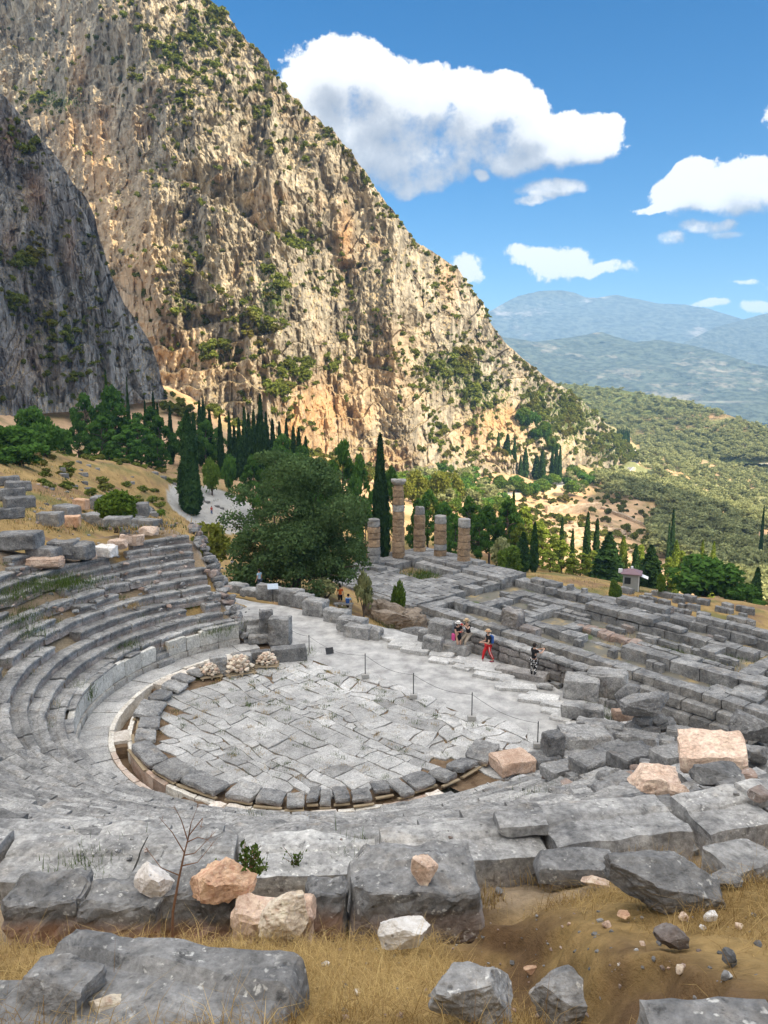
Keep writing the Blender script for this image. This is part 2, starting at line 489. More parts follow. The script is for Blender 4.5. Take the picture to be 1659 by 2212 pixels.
# ------------------------------------------------------------------ sky with cumulus, at infinity
def build_world():
    t = WORLD.node_tree; t.nodes.clear()
    N = t.nodes.new; L = t.links.new
    def m(op, a, b=0.0, c=None, clamp=False):
        x = N('ShaderNodeMath'); x.operation = op; x.use_clamp = clamp
        for i, v in enumerate((a, b, c)):
            if v is None: continue
            if isinstance(v, bpy.types.NodeSocket): L(v, x.inputs[i])
            else: x.inputs[i].default_value = v
        return x.outputs[0]
    sky = N('ShaderNodeTexSky'); sky.sky_type = 'NISHITA'; sky.sun_disc = False
    sky.sun_elevation = SUN_EL; sky.sun_rotation = SUN_AZ
    sky.altitude = 600; sky.air_density = 1.0; sky.dust_density = 0.3; sky.ozone_density = 3.0
    tc = N('ShaderNodeTexCoord')
    sp = N('ShaderNodeSeparateXYZ'); L(tc.outputs['Generated'], sp.inputs[0])
    U = m('ARCTAN2', sp.outputs[0], sp.outputs[1])
    Vv = m('ARCSINE', sp.outputs[2])
    def noise(vec, s, det, rough=0.55):
        x = N('ShaderNodeTexNoise'); L(vec, x.inputs['Vector'])
        x.inputs['Scale'].default_value = s; x.inputs['Detail'].default_value = det; x.inputs['Roughness'].default_value = rough
        return x
    # puffs of each cumulus: azimuth and elevation (as places of the sky), half widths, softness
    puffs = [(655, 190, 60, 80), (715, 135, 62, 60), (790, 128, 72, 55), (850, 190, 120, 80), (945, 178, 90, 62),
             (1050, 205, 95, 62), (1130, 235, 75, 55), (1195, 262, 75, 45), (1290, 262, 52, 32), (1245, 290, 85, 40),
             (1000, 275, 190, 75), (850, 285, 170, 85), (720, 250, 100, 100), (790, 355, 70, 60), (860, 395, 60, 30),
             (935, 365, 80, 40), (1110, 300, 150, 55), (1032, 383, 28, 15), (1195, 408, 80, 20), (1150, 432, 40, 13),
             (1470, 410, 62, 58), (1560, 420, 90, 38), (1640, 378, 80, 50), (1425, 446, 60, 16), (1640, 425, 90, 34),
             (1175, 548, 70, 20), (1230, 558, 62, 36), (1322, 578, 44, 14), (1270, 582, 80, 14),
             (1008, 590, 40, 34), (1455, 520, 40, 14), (1520, 492, 44, 13), (1560, 505, 28, 10), (1630, 612, 42, 7),
             (1650, 662, 34, 14), (1530, 664, 44, 9), (1050, 700, 40, 10),
             (-150, -200, 150, 90), (2100, 520, 160, 60), (2000, 200, 220, 90)]
    def density(u, v, vec):
        best = None
        wn = N('ShaderNodeTexNoise'); L(vec, wn.inputs['Vector']); wn.inputs['Scale'].default_value = 11.0; wn.inputs['Detail'].default_value = 5.0
        ws = N('ShaderNodeSeparateColor'); L(wn.outputs['Color'], ws.inputs[0])
        u = m('ADD', u, m('MULTIPLY', m('SUBTRACT', ws.outputs[0], 0.5), 0.085)); v = m('ADD', v, m('MULTIPLY', m('SUBTRACT', ws.outputs[1], 0.5), 0.045))
        for (px, py, rx, ry) in puffs:
            if 560 < px < 1340 and py < 345: py = py + 20; ry = ry * .86
            if px > 1400 and 360 < py < 460: py = py + 6; ry = ry * .74
            d = ray(px, py); d = d / np.linalg.norm(d)
            a0, e0 = math.atan2(d[0], d[1]), math.asin(d[2])
            dx = m('MULTIPLY', m('SUBTRACT', u, a0), FPX / rx)
            dy = m('MULTIPLY', m('SUBTRACT', v, e0), FPX / ry)
            q = m('SUBTRACT', 1.0, m('ADD', m('MULTIPLY', dx, dx), m('MULTIPLY', dy, dy)))
            q = m('MAXIMUM', q, -3.0)
            best = q if best is None else m('SMOOTH_MAX', best, q, 0.35)
        n1 = noise(vec, 13.0, 10, 0.60).outputs['Fac']
        n2 = noise(vec, 60.0, 8, 0.7).outputs['Fac']
        vo = N('ShaderNodeTexVoronoi'); vo.feature = 'SMOOTH_F1'; L(vec, vo.inputs['Vector']); vo.inputs['Scale'].default_value = 26.0
        vo.inputs['Smoothness'].default_value = 0.6
        b = m('SUBTRACT', 0.5, vo.outputs['Distance'])
        low = m('MULTIPLY', m('SUBTRACT', 0.24, Vv), 9.0, None, True)            # small thin clouds low in the sky
        amp = m('ADD', 1.0, m('MULTIPLY', low, 0.9))
        r = m('ADD', m('MINIMUM', m('ADD', m('MULTIPLY', best, 1.5), m('SUBTRACT', .12, m('MULTIPLY', low, .30))), 1.15), m('MULTIPLY', m('MULTIPLY', m('SUBTRACT', n1, 0.5), 3.0), amp))
        r = m('ADD', r, m('MULTIPLY', m('MULTIPLY', m('SUBTRACT', n2, 0.5), 2.1), amp))
        return best, m('ADD', r, m('MULTIPLY', b, 1.5))
    def shifted(du, dv):
        u2 = m('ADD', U, du); v2 = m('ADD', Vv, dv)
        c = m('COSINE', v2)
        cb = N('ShaderNodeCombineXYZ')
        L(m('MULTIPLY', m('SINE', u2), c), cb.inputs[0]); L(m('MULTIPLY', m('COSINE', u2), c), cb.inputs[1]); L(m('SINE', v2), cb.inputs[2])
        return u2, v2, cb.outputs[0]
    b0, d0 = density(*shifted(0, 0))
    b1, d1 = density(*shifted(0.003, 0.016))
    b2, d2 = density(*shifted(0.0, 0.042))
    # unseen broken cloud overhead and behind, added to brighten and whiten the shade light
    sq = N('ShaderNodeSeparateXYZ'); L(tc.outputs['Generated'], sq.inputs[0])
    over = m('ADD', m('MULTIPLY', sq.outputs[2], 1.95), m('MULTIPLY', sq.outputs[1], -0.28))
    fill_cover = m('ADD', m('ADD', m('MULTIPLY', over, 1.6), -1.35), m('MULTIPLY', m('SUBTRACT', noise(tc.outputs['Generated'], 3.0, 6).outputs['Fac'], 0.5), 3.0))
    d0 = m('MAXIMUM', d0, m('MINIMUM', fill_cover, 1.0))
    alpha = N('ShaderNodeMapRange'); alpha.interpolation_type = 'SMOOTHSTEP'
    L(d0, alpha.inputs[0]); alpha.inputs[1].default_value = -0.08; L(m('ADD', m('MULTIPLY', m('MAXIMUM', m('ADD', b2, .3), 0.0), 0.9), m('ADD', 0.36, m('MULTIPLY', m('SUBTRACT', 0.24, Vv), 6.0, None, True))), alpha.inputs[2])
    lit = N('ShaderNodeMapRange')                         # how much cloud stands between here and the light
    L(m('ADD', m('MULTIPLY', b2, 0.92), m('MULTIPLY', m('SUBTRACT', d1, d0), 0.24)), lit.inputs[0])
    lit.inputs[1].default_value = -0.35; lit.inputs[2].default_value = 1.05
    cr = N('ShaderNodeValToRGB'); L(lit.outputs[0], cr.inputs[0])
    e = cr.color_ramp.elements; e[0].position = 0.0; e[0].color = (0.46, 0.455, 0.445, 1); e[1].position = 1.0; e[1].color = (0.175, 0.185, 0.205, 1)
    x = e.new(0.45); x.color = (0.40, 0.396, 0.39, 1)
    x = e.new(0.72); x.color = (0.25, 0.256, 0.27, 1)
    hs = N('ShaderNodeHueSaturation'); hs.inputs['Saturation'].default_value = 1.42; L(sky.outputs[0], hs.inputs['Color'])
    cm = N('ShaderNodeMix'); cm.data_type = 'RGBA'; L(m('MULTIPLY', m('ADD', fill_cover, .2), .8, None, True), cm.inputs[0]); L(cr.outputs[0], cm.inputs[6]); cm.inputs[7].default_value = (1.0, .975, .95, 1)
    b1 = N('ShaderNodeBackground'); L(hs.outputs[0], b1.inputs[0]); b1.inputs[1].default_value = 0.056
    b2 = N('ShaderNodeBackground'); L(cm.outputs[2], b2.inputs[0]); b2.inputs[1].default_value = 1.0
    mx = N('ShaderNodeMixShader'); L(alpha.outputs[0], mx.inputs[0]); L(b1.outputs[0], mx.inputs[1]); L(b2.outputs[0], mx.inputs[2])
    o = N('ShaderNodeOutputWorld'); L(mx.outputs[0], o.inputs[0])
build_world()

# ------------------------------------------------------------------ the two clouds behind the camera that shade the theatre and the grove
def in_poly(x, y, poly):
    r = np.zeros(np.shape(x), bool)
    n = len(poly)
    for i in range(n):
        x1, y1 = poly[i]; x2, y2 = poly[(i + 1) % n]
        c = ((y1 > y) != (y2 > y)) & (x < (x2 - x1) * (y - y1) / ((y2 - y1) or 1e-9) + x1)
        r ^= c
    return r
SHADE = [[(170, -90), (170, 60), (82, 96), (52, 104), (28, 122), (4, 140), (-18, 190), (-50, 232), (-92, 272), (-150, 318), (-300, 430), (-420, 520), (-720, 520), (-720, -90)],
         [(120, 185), (122, 250), (132, 305), (158, 372), (184, 345), (200, 278), (290, 150), (205, 118), (140, 150)]]
def cloud_mesh(poly, alt, step, seed):
    rng = np.random.RandomState(seed)
    P = np.array(poly, float)
    xs = np.arange(P[:, 0].min(), P[:, 0].max() + step, step); ys = np.arange(P[:, 1].min(), P[:, 1].max() + step, step)
    X, Y = np.meshgrid(xs, ys)
    X = X.ravel() + rng.uniform(-.3, .3, X.size) * step; Y = Y.ravel() + rng.uniform(-.3, .3, Y.size) * step
    k = in_poly(X, Y, poly); X, Y = X[k], Y[k]
    V0, F0 = boxgrid(4, 4, 4); V0 = V0 / np.linalg.norm(V0, axis=1, keepdims=True)
    off = SUN / SUN[2] * alt
    a = Acc()
    for x, y in zip(X, Y):
        r = step * rng.uniform(0.75, 1.15)
        a.add(V0 * r * np.array([1, 1, .8]) + np.array([x, y, rng.uniform(-.3, .5) * step]) + off, F0)
    return a
t = NT('cloud_white'); M['cloud'] = t.bsdf((0.9, 0.9, 0.9), 1.0)
for i, (pl, st) in enumerate(zip(SHADE, (14, 8))):
    kind(cloud_mesh(pl, 760, st, i).build('cloud', M['cloud'], smooth=True), 'structure')

# ------------------------------------------------------------------ the ground: one sheet to the horizon
TC = np.array([-2.6, 31.4])                       # middle of the orchestra
def polar(x, y):
    dx, dy = x - TC[0], y - TC[1]
    return np.hypot(dx, dy), np.degrees(np.arctan2(dy, dx)) % 360
_cp = []
def cpz(x, y, z): _cp.append((x, y, z))
for px, py, D in [(430, 1120, 133), (150, 1000, 150), (300, 1005, 140), (60, 930, 188), (50, 1000, 100), (345, 852, 250), (200, 880, 225),
                  (450, 872, 330), (600, 905, 320), (700, 985, 300), (900, 1020, 330), (1000, 1005, 380), (1150, 1042, 370), (1300, 1003, 520),
                  (1370, 988, 600), (1130, 1240, 115), (1200, 1200, 200), (1300, 1120, 300), (1200, 1080, 330), (1400, 1200, 230), (1440, 1095, 340),
                  (1640, 1300, 160), (1650, 1335, 120), (1600, 1100, 430), (1600, 1000, 700), (1500, 950, 950), (1250, 880, 900), (470, 1060, 150),
                  (560, 1050, 165), (1000, 1120, 190), (950, 1065, 260), (1100, 1090, 300), (250, 1090, 100), (330, 1110, 95), (750, 1040, 220), (650, 1000, 240),
                  (1300, 1050, 370), (1659, 1200, 260), (1550, 1050, 520), (1450, 990, 640)]:
    cpz(*at_d(px, py, D))
for p in [(-14, 52, -.3), (-18, 60, -.7), (-24, 75, -3), (-7.6, 62, -2.6), (0, 52, -3.4), (3, 47, -4), (-3, 70, -6), (0, 85, -11), (-14, 90, -7), (10, 75, -13.2), (20, 60, -13.4), (30, 52, -13.2),
          (40, 60, -14), (6, 103, -13.6), (-4, 105, -13), (20, 100, -12.6), (30, 90, -12.4), (45, 75, -13), (34, 100, -13.4), (48, 95, -13.8), (22, 113, -13.9), (24, 40, -12.8), (18, 48, -13), (40, 40, -12), (14, 30, -3), (25, 22, -4), (60, 20, -10),
          (-30, 60, 3.2), (-36, 40, 9.5), (-45, 60, 10), (-40, 20, 14), (-28, 78, -1.2), (-70, 100, 12), (-60, 40, 18), (0, 0, 12.4), (-20, 0, 14), (20, -5, 12), (0, -20, 15),
          (60, -20, 8), (-100, 0, 30), (0, -100, 40), (100, -100, 10), (-100, 160, 15), (120, 60, -20), (250, 200, -55), (250, 0, -50), (-200, 200, 60), (-250, 0, 80),
          (600, 600, -90), (400, 900, -95), (-400, 500, 40), (0, 600, -30), (900, 0, -120), (-900, 0, 150), (0, -900, 200), (0, 1500, -150), (900, 1500, -150), (-800, 1500, 0)]:
    cpz(*p)
_cp = np.array(_cp)
def _warp(x, y):
    r = np.hypot(x, y) + 12.0
    return np.stack([np.arctan2(x, y) * 1.6, np.log(r) * 1.5], 1)
_W = _warp(_cp[:, 0], _cp[:, 1])
def _tps(r2): return 0.5 * r2 * np.log(r2 + 1e-9)
_n = len(_cp)
_K = _tps(((_W[:, None] - _W[None]) ** 2).sum(2)) + np.eye(_n) * 0.004
_Pm = np.c_[np.ones(_n), _W]
_A = np.block([[_K, _Pm], [_Pm.T, np.zeros((3, 3))]])
_sol = np.linalg.solve(_A, np.r_[_cp[:, 2], 0, 0, 0])
def rbf(x, y):
    x = np.atleast_1d(np.asarray(x, float)); y = np.atleast_1d(np.asarray(y, float))
    w = _warp(x, y); out = np.empty(len(x))
    for s in range(0, len(x), 20000):
        q = w[s:s + 20000]
        k = _tps(((q[:, None] - _W[None]) ** 2).sum(2))
        out[s:s + 20000] = k @ _sol[:_n] + np.c_[np.ones(len(q)), q] @ _sol[_n:]
    return out

A0, A1 = 121.0, 308.0                             # the cavea spans these angles round the orchestra
TIER0, TRUN, TRISE, TZ0 = 10.3, 0.62, 0.364, 1.35
def tier_z(R): return TZ0 + (R - TIER0) * TRISE / TRUN
def fore_z(x, y):
    """the dry-grass bank the photograph was taken from"""
    h = 3.15 + 0.55 * (np.clip(y, 0.5, 9) - 3.4)
    h = h - 0.14 * sstep(0.95, 1.3, x) + .30 * np.exp(-((x - (4.4 - y) * .28 - .80) / .28) ** 2) * sstep(5.1, 4.6, y) * sstep(2.6, 3.4, y) - 0.16 * sstep(1.04, 1.16, x - (4.4 - y) * .28 + .12 * np.sin(y * 5.1) + .06 * np.sin(y * 13.7)) * sstep(6.3, 5.6, y) - 0.22 * sstep(1.2, 2.4, x) * sstep(3.5, 5, y)
    return CAM_H - h
BANK = 33.0
def ground_z(x, y):
    x = np.atleast_1d(np.asarray(x, float)); y = np.atleast_1d(np.asarray(y, float))
    z = rbf(x, y)
    r = np.hypot(x, y)
    z = np.where(r > 900, z * (1 - sstep(900, 1600, r)) - 190 * sstep(900, 1600, r), z)
    R, th = polar(x, y)
    # level of the orchestra and the path, bounded by the parapet
    flat = (R < 21) & ~((th > A0) & (th < A1))
    u = (x - 0.5) * 0.768 + (y - 38.6) * -0.64        # along the parapet line
    v = (x - 0.5) * 0.64 + (y - 38.6) * 0.768         # beyond it (away from the theatre)
    wf = sstep(2.2, 0.3, v) * sstep(30, 20, R) * np.where((th > A1 - 8) & (th < 360), sstep(-60, -52, th - 360), 1.0)
    wf = np.where((th < 360) & (th > 250), 0, wf)
    wf = np.maximum(wf, sstep(10.4, 9.6, R))
    z = z * (1 - wf) - 0.10 * wf
    ins = (th > A0 - 7) & (th < A1 + 3)
    we = sstep(A1 - 1, A1 + .6, th) * sstep(358, 350, th)
    z = np.where(we > 0, np.minimum(z, z * (1 - we) + we * np.interp(R, [9, 14, 19, 24, 30], [-.12, -.2, -.2, 3.0, 9.0])), z)
    z = np.where((R < 10.3) & (R > 7.2) & ins, -0.95, np.where(R <= 7.2, -0.16, z))
    # the hollow of the theatre
    ws = sstep(A0 - 1.5, A0 + .5, th) * sstep(A1 + 1.2, A1 - 1.2, th) * sstep(9.9, 10.2, R)
    cap = np.interp(th, [100, 130, 150, 160, 172, 185, 230, 255, 308], [4.5, 4.45, 4.6, 6.2, 8.0, 9.4, 10.4, 12, 12])
    zt = np.minimum(tier_z(R) - 0.70, cap + (R - 18) * 0.03)
    zt = np.where(th > 215, np.minimum(zt, 9.50 + 0.30 * sstep(0.8, 2.2, x)), zt)
    far = sstep(30, 21, R)
    far = np.where(th > 215, sstep(30, 26.2, R), far)
    z = z * (1 - ws * far) + zt * ws * far
    # the bank under the camera
    wb = sstep(26.0, 26.5, R) * (th > 215) * (th < 312) * sstep(12, 8.5, y) * sstep(-9, -5, x) * sstep(12, 8, x)
    z = z * (1 - wb) + fore_z(x, y) * wb
    return z

def build_ground():
    a1 = np.concatenate([np.linspace(-180, -50, 40)[:-1], np.linspace(-50, 50, 560)[:-1], np.linspace(50, 180, 40)[:-1]])
    rr = np.concatenate([np.linspace(0.4, 2.2, 8)[:-1], np.linspace(2.2, 9.5, 170)[:-1], np.linspace(9.5, 48, 170)[:-1], np.geomspace(48, 700, 260)[:-1], np.geomspace(700, 16000, 40)])
    A, Rr = np.meshgrid(np.radians(a1), rr)
    x = (np.sin(A) * Rr).ravel(); y = (np.cos(A) * Rr).ravel()
    z = ground_z(x, y)
    P = np.stack([x, y, z * 0], 1)
    R, th = polar(x, y)
    d = np.hypot(x, y)
    rough = np.where(R < 11, 0.0, 0.05) + sstep(60, 160, d) * 0.5 + sstep(200, 500, d) * 2.0
    u = (x - 0.5) * 0.768 + (y - 38.6) * -0.64; v = (x - 0.5) * 0.64 + (y - 38.6) * 0.768
    rough = np.where((v < 0.5) & (y > 30) & (R < 26) & ((th < A0) | (th > A1)), 0.006, rough)
    z = z + np.where(d < 9, fbm(P * 3.2, 4, 12) * .035 + fbm(P * 9, 3, 13) * .012, 0) * (y > 0)
    z = z + fbm(P * 0.9, 4, 3) * np.minimum(rough, 0.1) * 0.8 + fbm(P * 0.05, 4, 9) * np.maximum(rough - 0.1, 0) * 2.0
    # colours of what lies there: straw, ochre soil, grey gravel, green weeds, far scrub
    straw = np.array([0.33, 0.225, 0.095]); soil = np.array([0.21, 0.13, 0.08]); ochre = np.array([0.50, 0.335, 0.20])
    gravel = np.array([0.37, 0.365, 0.36]); weed = np.array([0.085, 0.12, 0.04]); scrub = np.array([0.19, 0.205, 0.095])
    n1 = fbm(P * 0.35, 4, 21); n2 = fbm(P * 0.045, 4, 33); n3 = fbm(P * 1.6, 4, 5)
    c = straw[None] * (1 + 0.25 * n3[:, None])
    w = sstep(0.15, 0.55, n1 + 0.35 * n3)[:, None]; c = c * (1 - w * .8) + soil * w * .8
    w = (sstep(0.25, 0.6, fbm(P * .2 + 50, 4, 8)) * sstep(12, 40, d))[:, None]; c = c * (1 - w * .6) + weed * w * .6
    w = (sstep(130, 190, d) * sstep(-0.5, 0.3, n2 + .5))[:, None]; c = c * (1 - w) + ochre * w * (1 + .2 * n1[:, None])
    w = (sstep(330, 560, d) * sstep(-0.35, 0.25, n2 + 0.4 * n1))[:, None]; c = c * (1 - w) + scrub * w * (1 + .3 * n1[:, None])
    sp = (sstep(.12, .42, fbm(P * .22 + 7, 4, 41)) * sstep(90, 150, d) * sstep(700, 420, d))[:, None]; c = c * (1 - sp * .6) + np.array([.17, .155, .06]) * sp * .6
    # gravel of the path beside the orchestra and the way down to the trees
    g = ((v < 0.9) & (v > -7) & ((th < A0 + 1) | (th > A1))) & (R > 6) & (R < 34)
    g |= (R < 10.2)
    w = g.astype(float)[:, None]; c = c * (1 - w) + gravel * w * (1 + .08 * n3[:, None])
    gg = np.hypot((x + 31) / 7.5, (y - 138) / 13) < 1
    w = gg.astype(float)[:, None]; c = c * (1 - w) + np.array([.40, .39, .37]) * w
    # bare soil of the eroded bank in front with its shade darkened in, moist brown floor below the tiers
    w = ((R < 26.3) & (R > 10) & (th > A0) & (th < A1)).astype(float)[:, None] * sstep(-0.2, 0.4, n1 + .3)[:, None]; c = c * (1 - w * .75) + np.array([.27, .215, .16]) * w * .75
    bank = np.exp(-((x - 1.05 - (4.4 - y) * .28) / 0.40) ** 2) * (y < 6.0) * (y > 1) * sstep(-.5, .4, n3 + .2)
    c = c * (1 - bank[:, None] * .85) + np.array([.085, .05, .033]) * bank[:, None] * .85
    nA, nR = len(a1), len(rr)
    i, j = np.meshgrid(np.arange(nR - 1), np.arange(nA), indexing='ij')
    j2 = (j + 1) % nA
    F = np.stack([i * nA + j, (i + 1) * nA + j, (i + 1) * nA + j2, i * nA + j2], -1).reshape(-1, 4)[:, ::-1]
    t = NT('ground_earth'); Pn = t.pos()
    col = t.mix(0.6, t.attr('Col', 'Color'), t.ramp(t.noise(Pn, 9, 6, .7), [(0.3, .25), (.7, .75)]), 'OVERLAY')
    col = t.mix(0.35, col, t.ramp(t.noise(Pn, 0.8, 5, .6), [(0.3, .3), (.7, .72)]), 'OVERLAY')
    h = t.math('ADD', t.noise(Pn, 6, 6, .7), t.math('MULTIPLY', t.noise(Pn, 40, 3, .7), .4))
    mt = t.bsdf(col, 1.0, t.bump(h, .6, .06), .1)
    kind(obj('ground', np.stack([x, y, z], 1), F, mt, attrs={'Col': np.clip(c, 0.01, 1)}, smooth=True), 'structure')
build_ground()
def gz(x, y): return float(ground_z([x], [y])[0])

# ------------------------------------------------------------------ mountains: sheets with a front slope, a ridge and a back slope
def poly_ae(pts):
    q = np.array([ray(px, py) for px, py in pts])
    a = q[:, 0] / q[:, 1]; e = q[:, 2] / q[:, 1]
    o = np.argsort(a)
    return a[o], e[o]
def sheet(base, ridge, Dk, na, nt, disp, back=0.25):
    """base, ridge: outlines; Dk: rows of (px, distance at the base, recession per metre of height)"""
    ab, eb = poly_ae(base); ar, er = poly_ae(ridge)
    lo, hi = max(ab[0], ar[0]), min(ab[-1], ar[-1])
    a = np.linspace(lo, hi, na)
    aD = np.array([ray(r[0], 900)[0] / ray(r[0], 900)[1] for r in Dk])
    Db = np.interp(a, aD, [r[1] for r in Dk]); k = np.interp(a, aD, [r[2] for r in Dk])
    e1 = np.interp(a, ab, eb); e2 = np.maximum(np.interp(a, ar, er), e1 + 0.004)
    zb = CAM_H + Db * e1
    Dr = (Db + k * (CAM_H - zb)) / (1 - k * e2)
    zr = CAM_H + Dr * e2
    T = np.concatenate([np.linspace(0, 1, nt), 1 + back * np.linspace(0, 1, max(6, nt // 12))[1:]])
    f = np.where(T <= 1, T, 1 - (T - 1) * 1.6)[:, None]
    g = np.where(T <= 1, T, 1 + (T - 1) * 2.5)[:, None]
    z = zb[None] + f * (zr - zb)[None]
    D = Db[None] + g * (Dr - Db)[None]
    A = np.broadcast_to(a[None], D.shape)
    X = A * D
    TT = np.broadcast_to(np.clip(T, 0, 1)[:, None], D.shape)
    d, up = disp(A.ravel(), X.ravel(), D.ravel(), z.ravel(), TT.ravel())
    nx, ny = A.ravel(), np.ones(A.size)
    ln = np.hypot(nx, ny); nx, ny = nx / ln, ny / ln
    P = np.stack([X.ravel() - nx * d, D.ravel() - ny * d, z.ravel() + up], 1)
    nT = len(T)
    i, j = np.meshgrid(np.arange(nT - 1), np.arange(na - 1), indexing='ij')
    F = np.stack([i * na + j, i * na + j + 1, (i + 1) * na + j + 1, (i + 1) * na + j], -1).reshape(-1, 4)
    return P, F, A.ravel(), TT.ravel(), (nT, na)
def grid_normals(P, shape):
    G = P.reshape(shape[0], shape[1], 3)
    n = np.cross(np.gradient(G, axis=1), np.gradient(G, axis=0)).reshape(-1, 3)
    return n / np.maximum(np.linalg.norm(n, axis=1, keepdims=True), 1e-9)

def cliff_disp(scale, seed, ledge=0.6, amp=1.0):
    def f(A, X, D, z, T):
        s = A * 420 * scale
        z = z * scale
        O = np.zeros(len(s))
        wz = fbm(np.stack([s / 60, z / 50, O], 1), 3, seed) * 10
        p = lambda a, b: np.stack([(s + wz * .5) / a, z / b, O + 3.3], 1)
        big = fbm(p(120, 150), 3, seed + 1) * 22
        gul = ridged(p(55, 150), 3, seed + 2) * 15
        dg = np.stack([(s + .62 * z + wz) / 70, z / 260, O + 21], 1)
        gul = gul + ridged(dg, 3, seed + 31) * 11
        rib = ridged(p(17, 40), 3, seed + 3) * 6.2
        rib2 = ridged(p(6, 12), 3, seed + 4, .6) * 2.6
        wx = fbm(np.stack([s / 9, z / 14, O + 1], 1), 3, seed + 12) * 4.0; wy = fbm(np.stack([s / 9, z / 14, O + 7], 1), 3, seed + 13) * 6.0
        q = lambda a, b: np.stack([(s + wx) / a, (z + wy) / b, O + 3.3], 1)
        f1, f2, cid = worley(q(6.0, 15), seed + 5)
        blk = cid * 2.4 - 1.2 * f1
        f1, f2, cid2 = worley(q(2.6, 5.5), seed + 6)
        blk2 = cid2 * 1.1 - 1.0 * f1
        zz = z / 34 + fbm(np.stack([s / 75, z / 110, O], 1), 3, seed + 7) * 1.1 + s / 210
        saw = zz - np.floor(zz)
        lm = sstep(-.3, .35, fbm(np.stack([s / 90, z / 70, O + 9], 1), 3, seed + 8))
        led = -(saw - .5) * 34 * .62 * ledge * lm
        zz2 = z / 11 + fbm(np.stack([s / 30, z / 40, O], 1), 3, seed + 9) * 1.2 - s / 90
        led2 = -((zz2 - np.floor(zz2)) - .5) * 11 * .5 * ledge
        fine = fbm(p(1.5, 2.2), 3, seed + 10) * 1.3
        d = (big + gul + rib + rib2 + blk + blk2 + led * .0 + fine) * amp
        fade = sstep(0, .05, T)
        ledd = (-led - led2) * fade
        return (d - ledd * -1) / scale, np.zeros(len(s))
    return f

def rock_face_mat(name, dark, light, strawc=(0.47, 0.36, 0.20), ochrec=(0.60, 0.33, 0.13), greenc=(0.075, 0.10, 0.03), green=1.0):
    t = NT(name); P = t.pos(); Nz = t.sep(t.nrm())[2]
    vert = t.mapv(P, (1, 1, .42))
    n = t.noise(vert, .10, 8, .65, .6)
    col = t.ramp(n, [(.32, dark), (.5, tuple((a + b) / 2 for a, b in zip(dark, light))), (.68, light)])
    st = t.ramp(t.noise(vert, .42, 6, .7), [(.36, .16), (.56, .62)])
    col = t.mix(.7, col, st, 'OVERLAY')
    oc = t.math('ADD', t.attr('ochre'), t.math('MULTIPLY', t.ramp(t.noise(P, .05, 5, .6), [(.56, 0.0), (.68, .32)]), 1.0), True)
    oc = t.math('MULTIPLY', oc, t.ramp(t.noise(vert, .3, 5, .65), [(.3, .25), (.62, 1.0)]))
    col = t.mix(oc, col, ochrec)
    pale = t.math('MULTIPLY', t.attr('pale'), t.ramp(t.noise(P, .2, 5, .65), [(.25, .3), (.6, 1.0)]))
    col = t.mix(pale, col, (0.66, 0.50, 0.32))
    fl = t.math('ADD', Nz, t.math('MULTIPLY', t.math('SUBTRACT', t.noise(P, .25, 5, .65), .5), .9))
    flat = t.ramp(fl, [(.46, 0.0), (.66, 1.0)])
    sc = t.mix(t.ramp(t.noise(P, .9, 4, .6), [(.35, 0.0), (.65, 1.0)]), strawc, tuple(c * .75 for c in strawc))
    col = t.mix(t.math('MULTIPLY', flat, .8), col, sc)
    g = t.math('ADD', t.math('MULTIPLY', flat, .10), t.math('MULTIPLY', t.attr('green'), .30))
    g = t.math('ADD', g, t.noise(P, .55, 4, .6))
    g = t.ramp(g, [(.70, 0.0), (.74, 1.0)])
    col = t.mix(t.math('MULTIPLY', g, green), col, t.mix(t.noise(P, 1.2, 3), greenc, tuple(c * 1.7 for c in greenc)))
    h = t.math('ADD', t.noise(vert, .5, 8, .7), t.math('MULTIPLY', t.noise(P, 1.6, 5, .7), .5))
    return t.bsdf(col, .95, t.bump(h, .8, 1.6), .1)

def blob(px, py, blobs):
    r = np.zeros(len(px))
    for (x, y, rx, ry, s) in blobs:
        r = np.maximum(r, s * np.exp(-(((px - x) / rx) ** 2 + ((py - y) / ry) ** 2)))
    return r

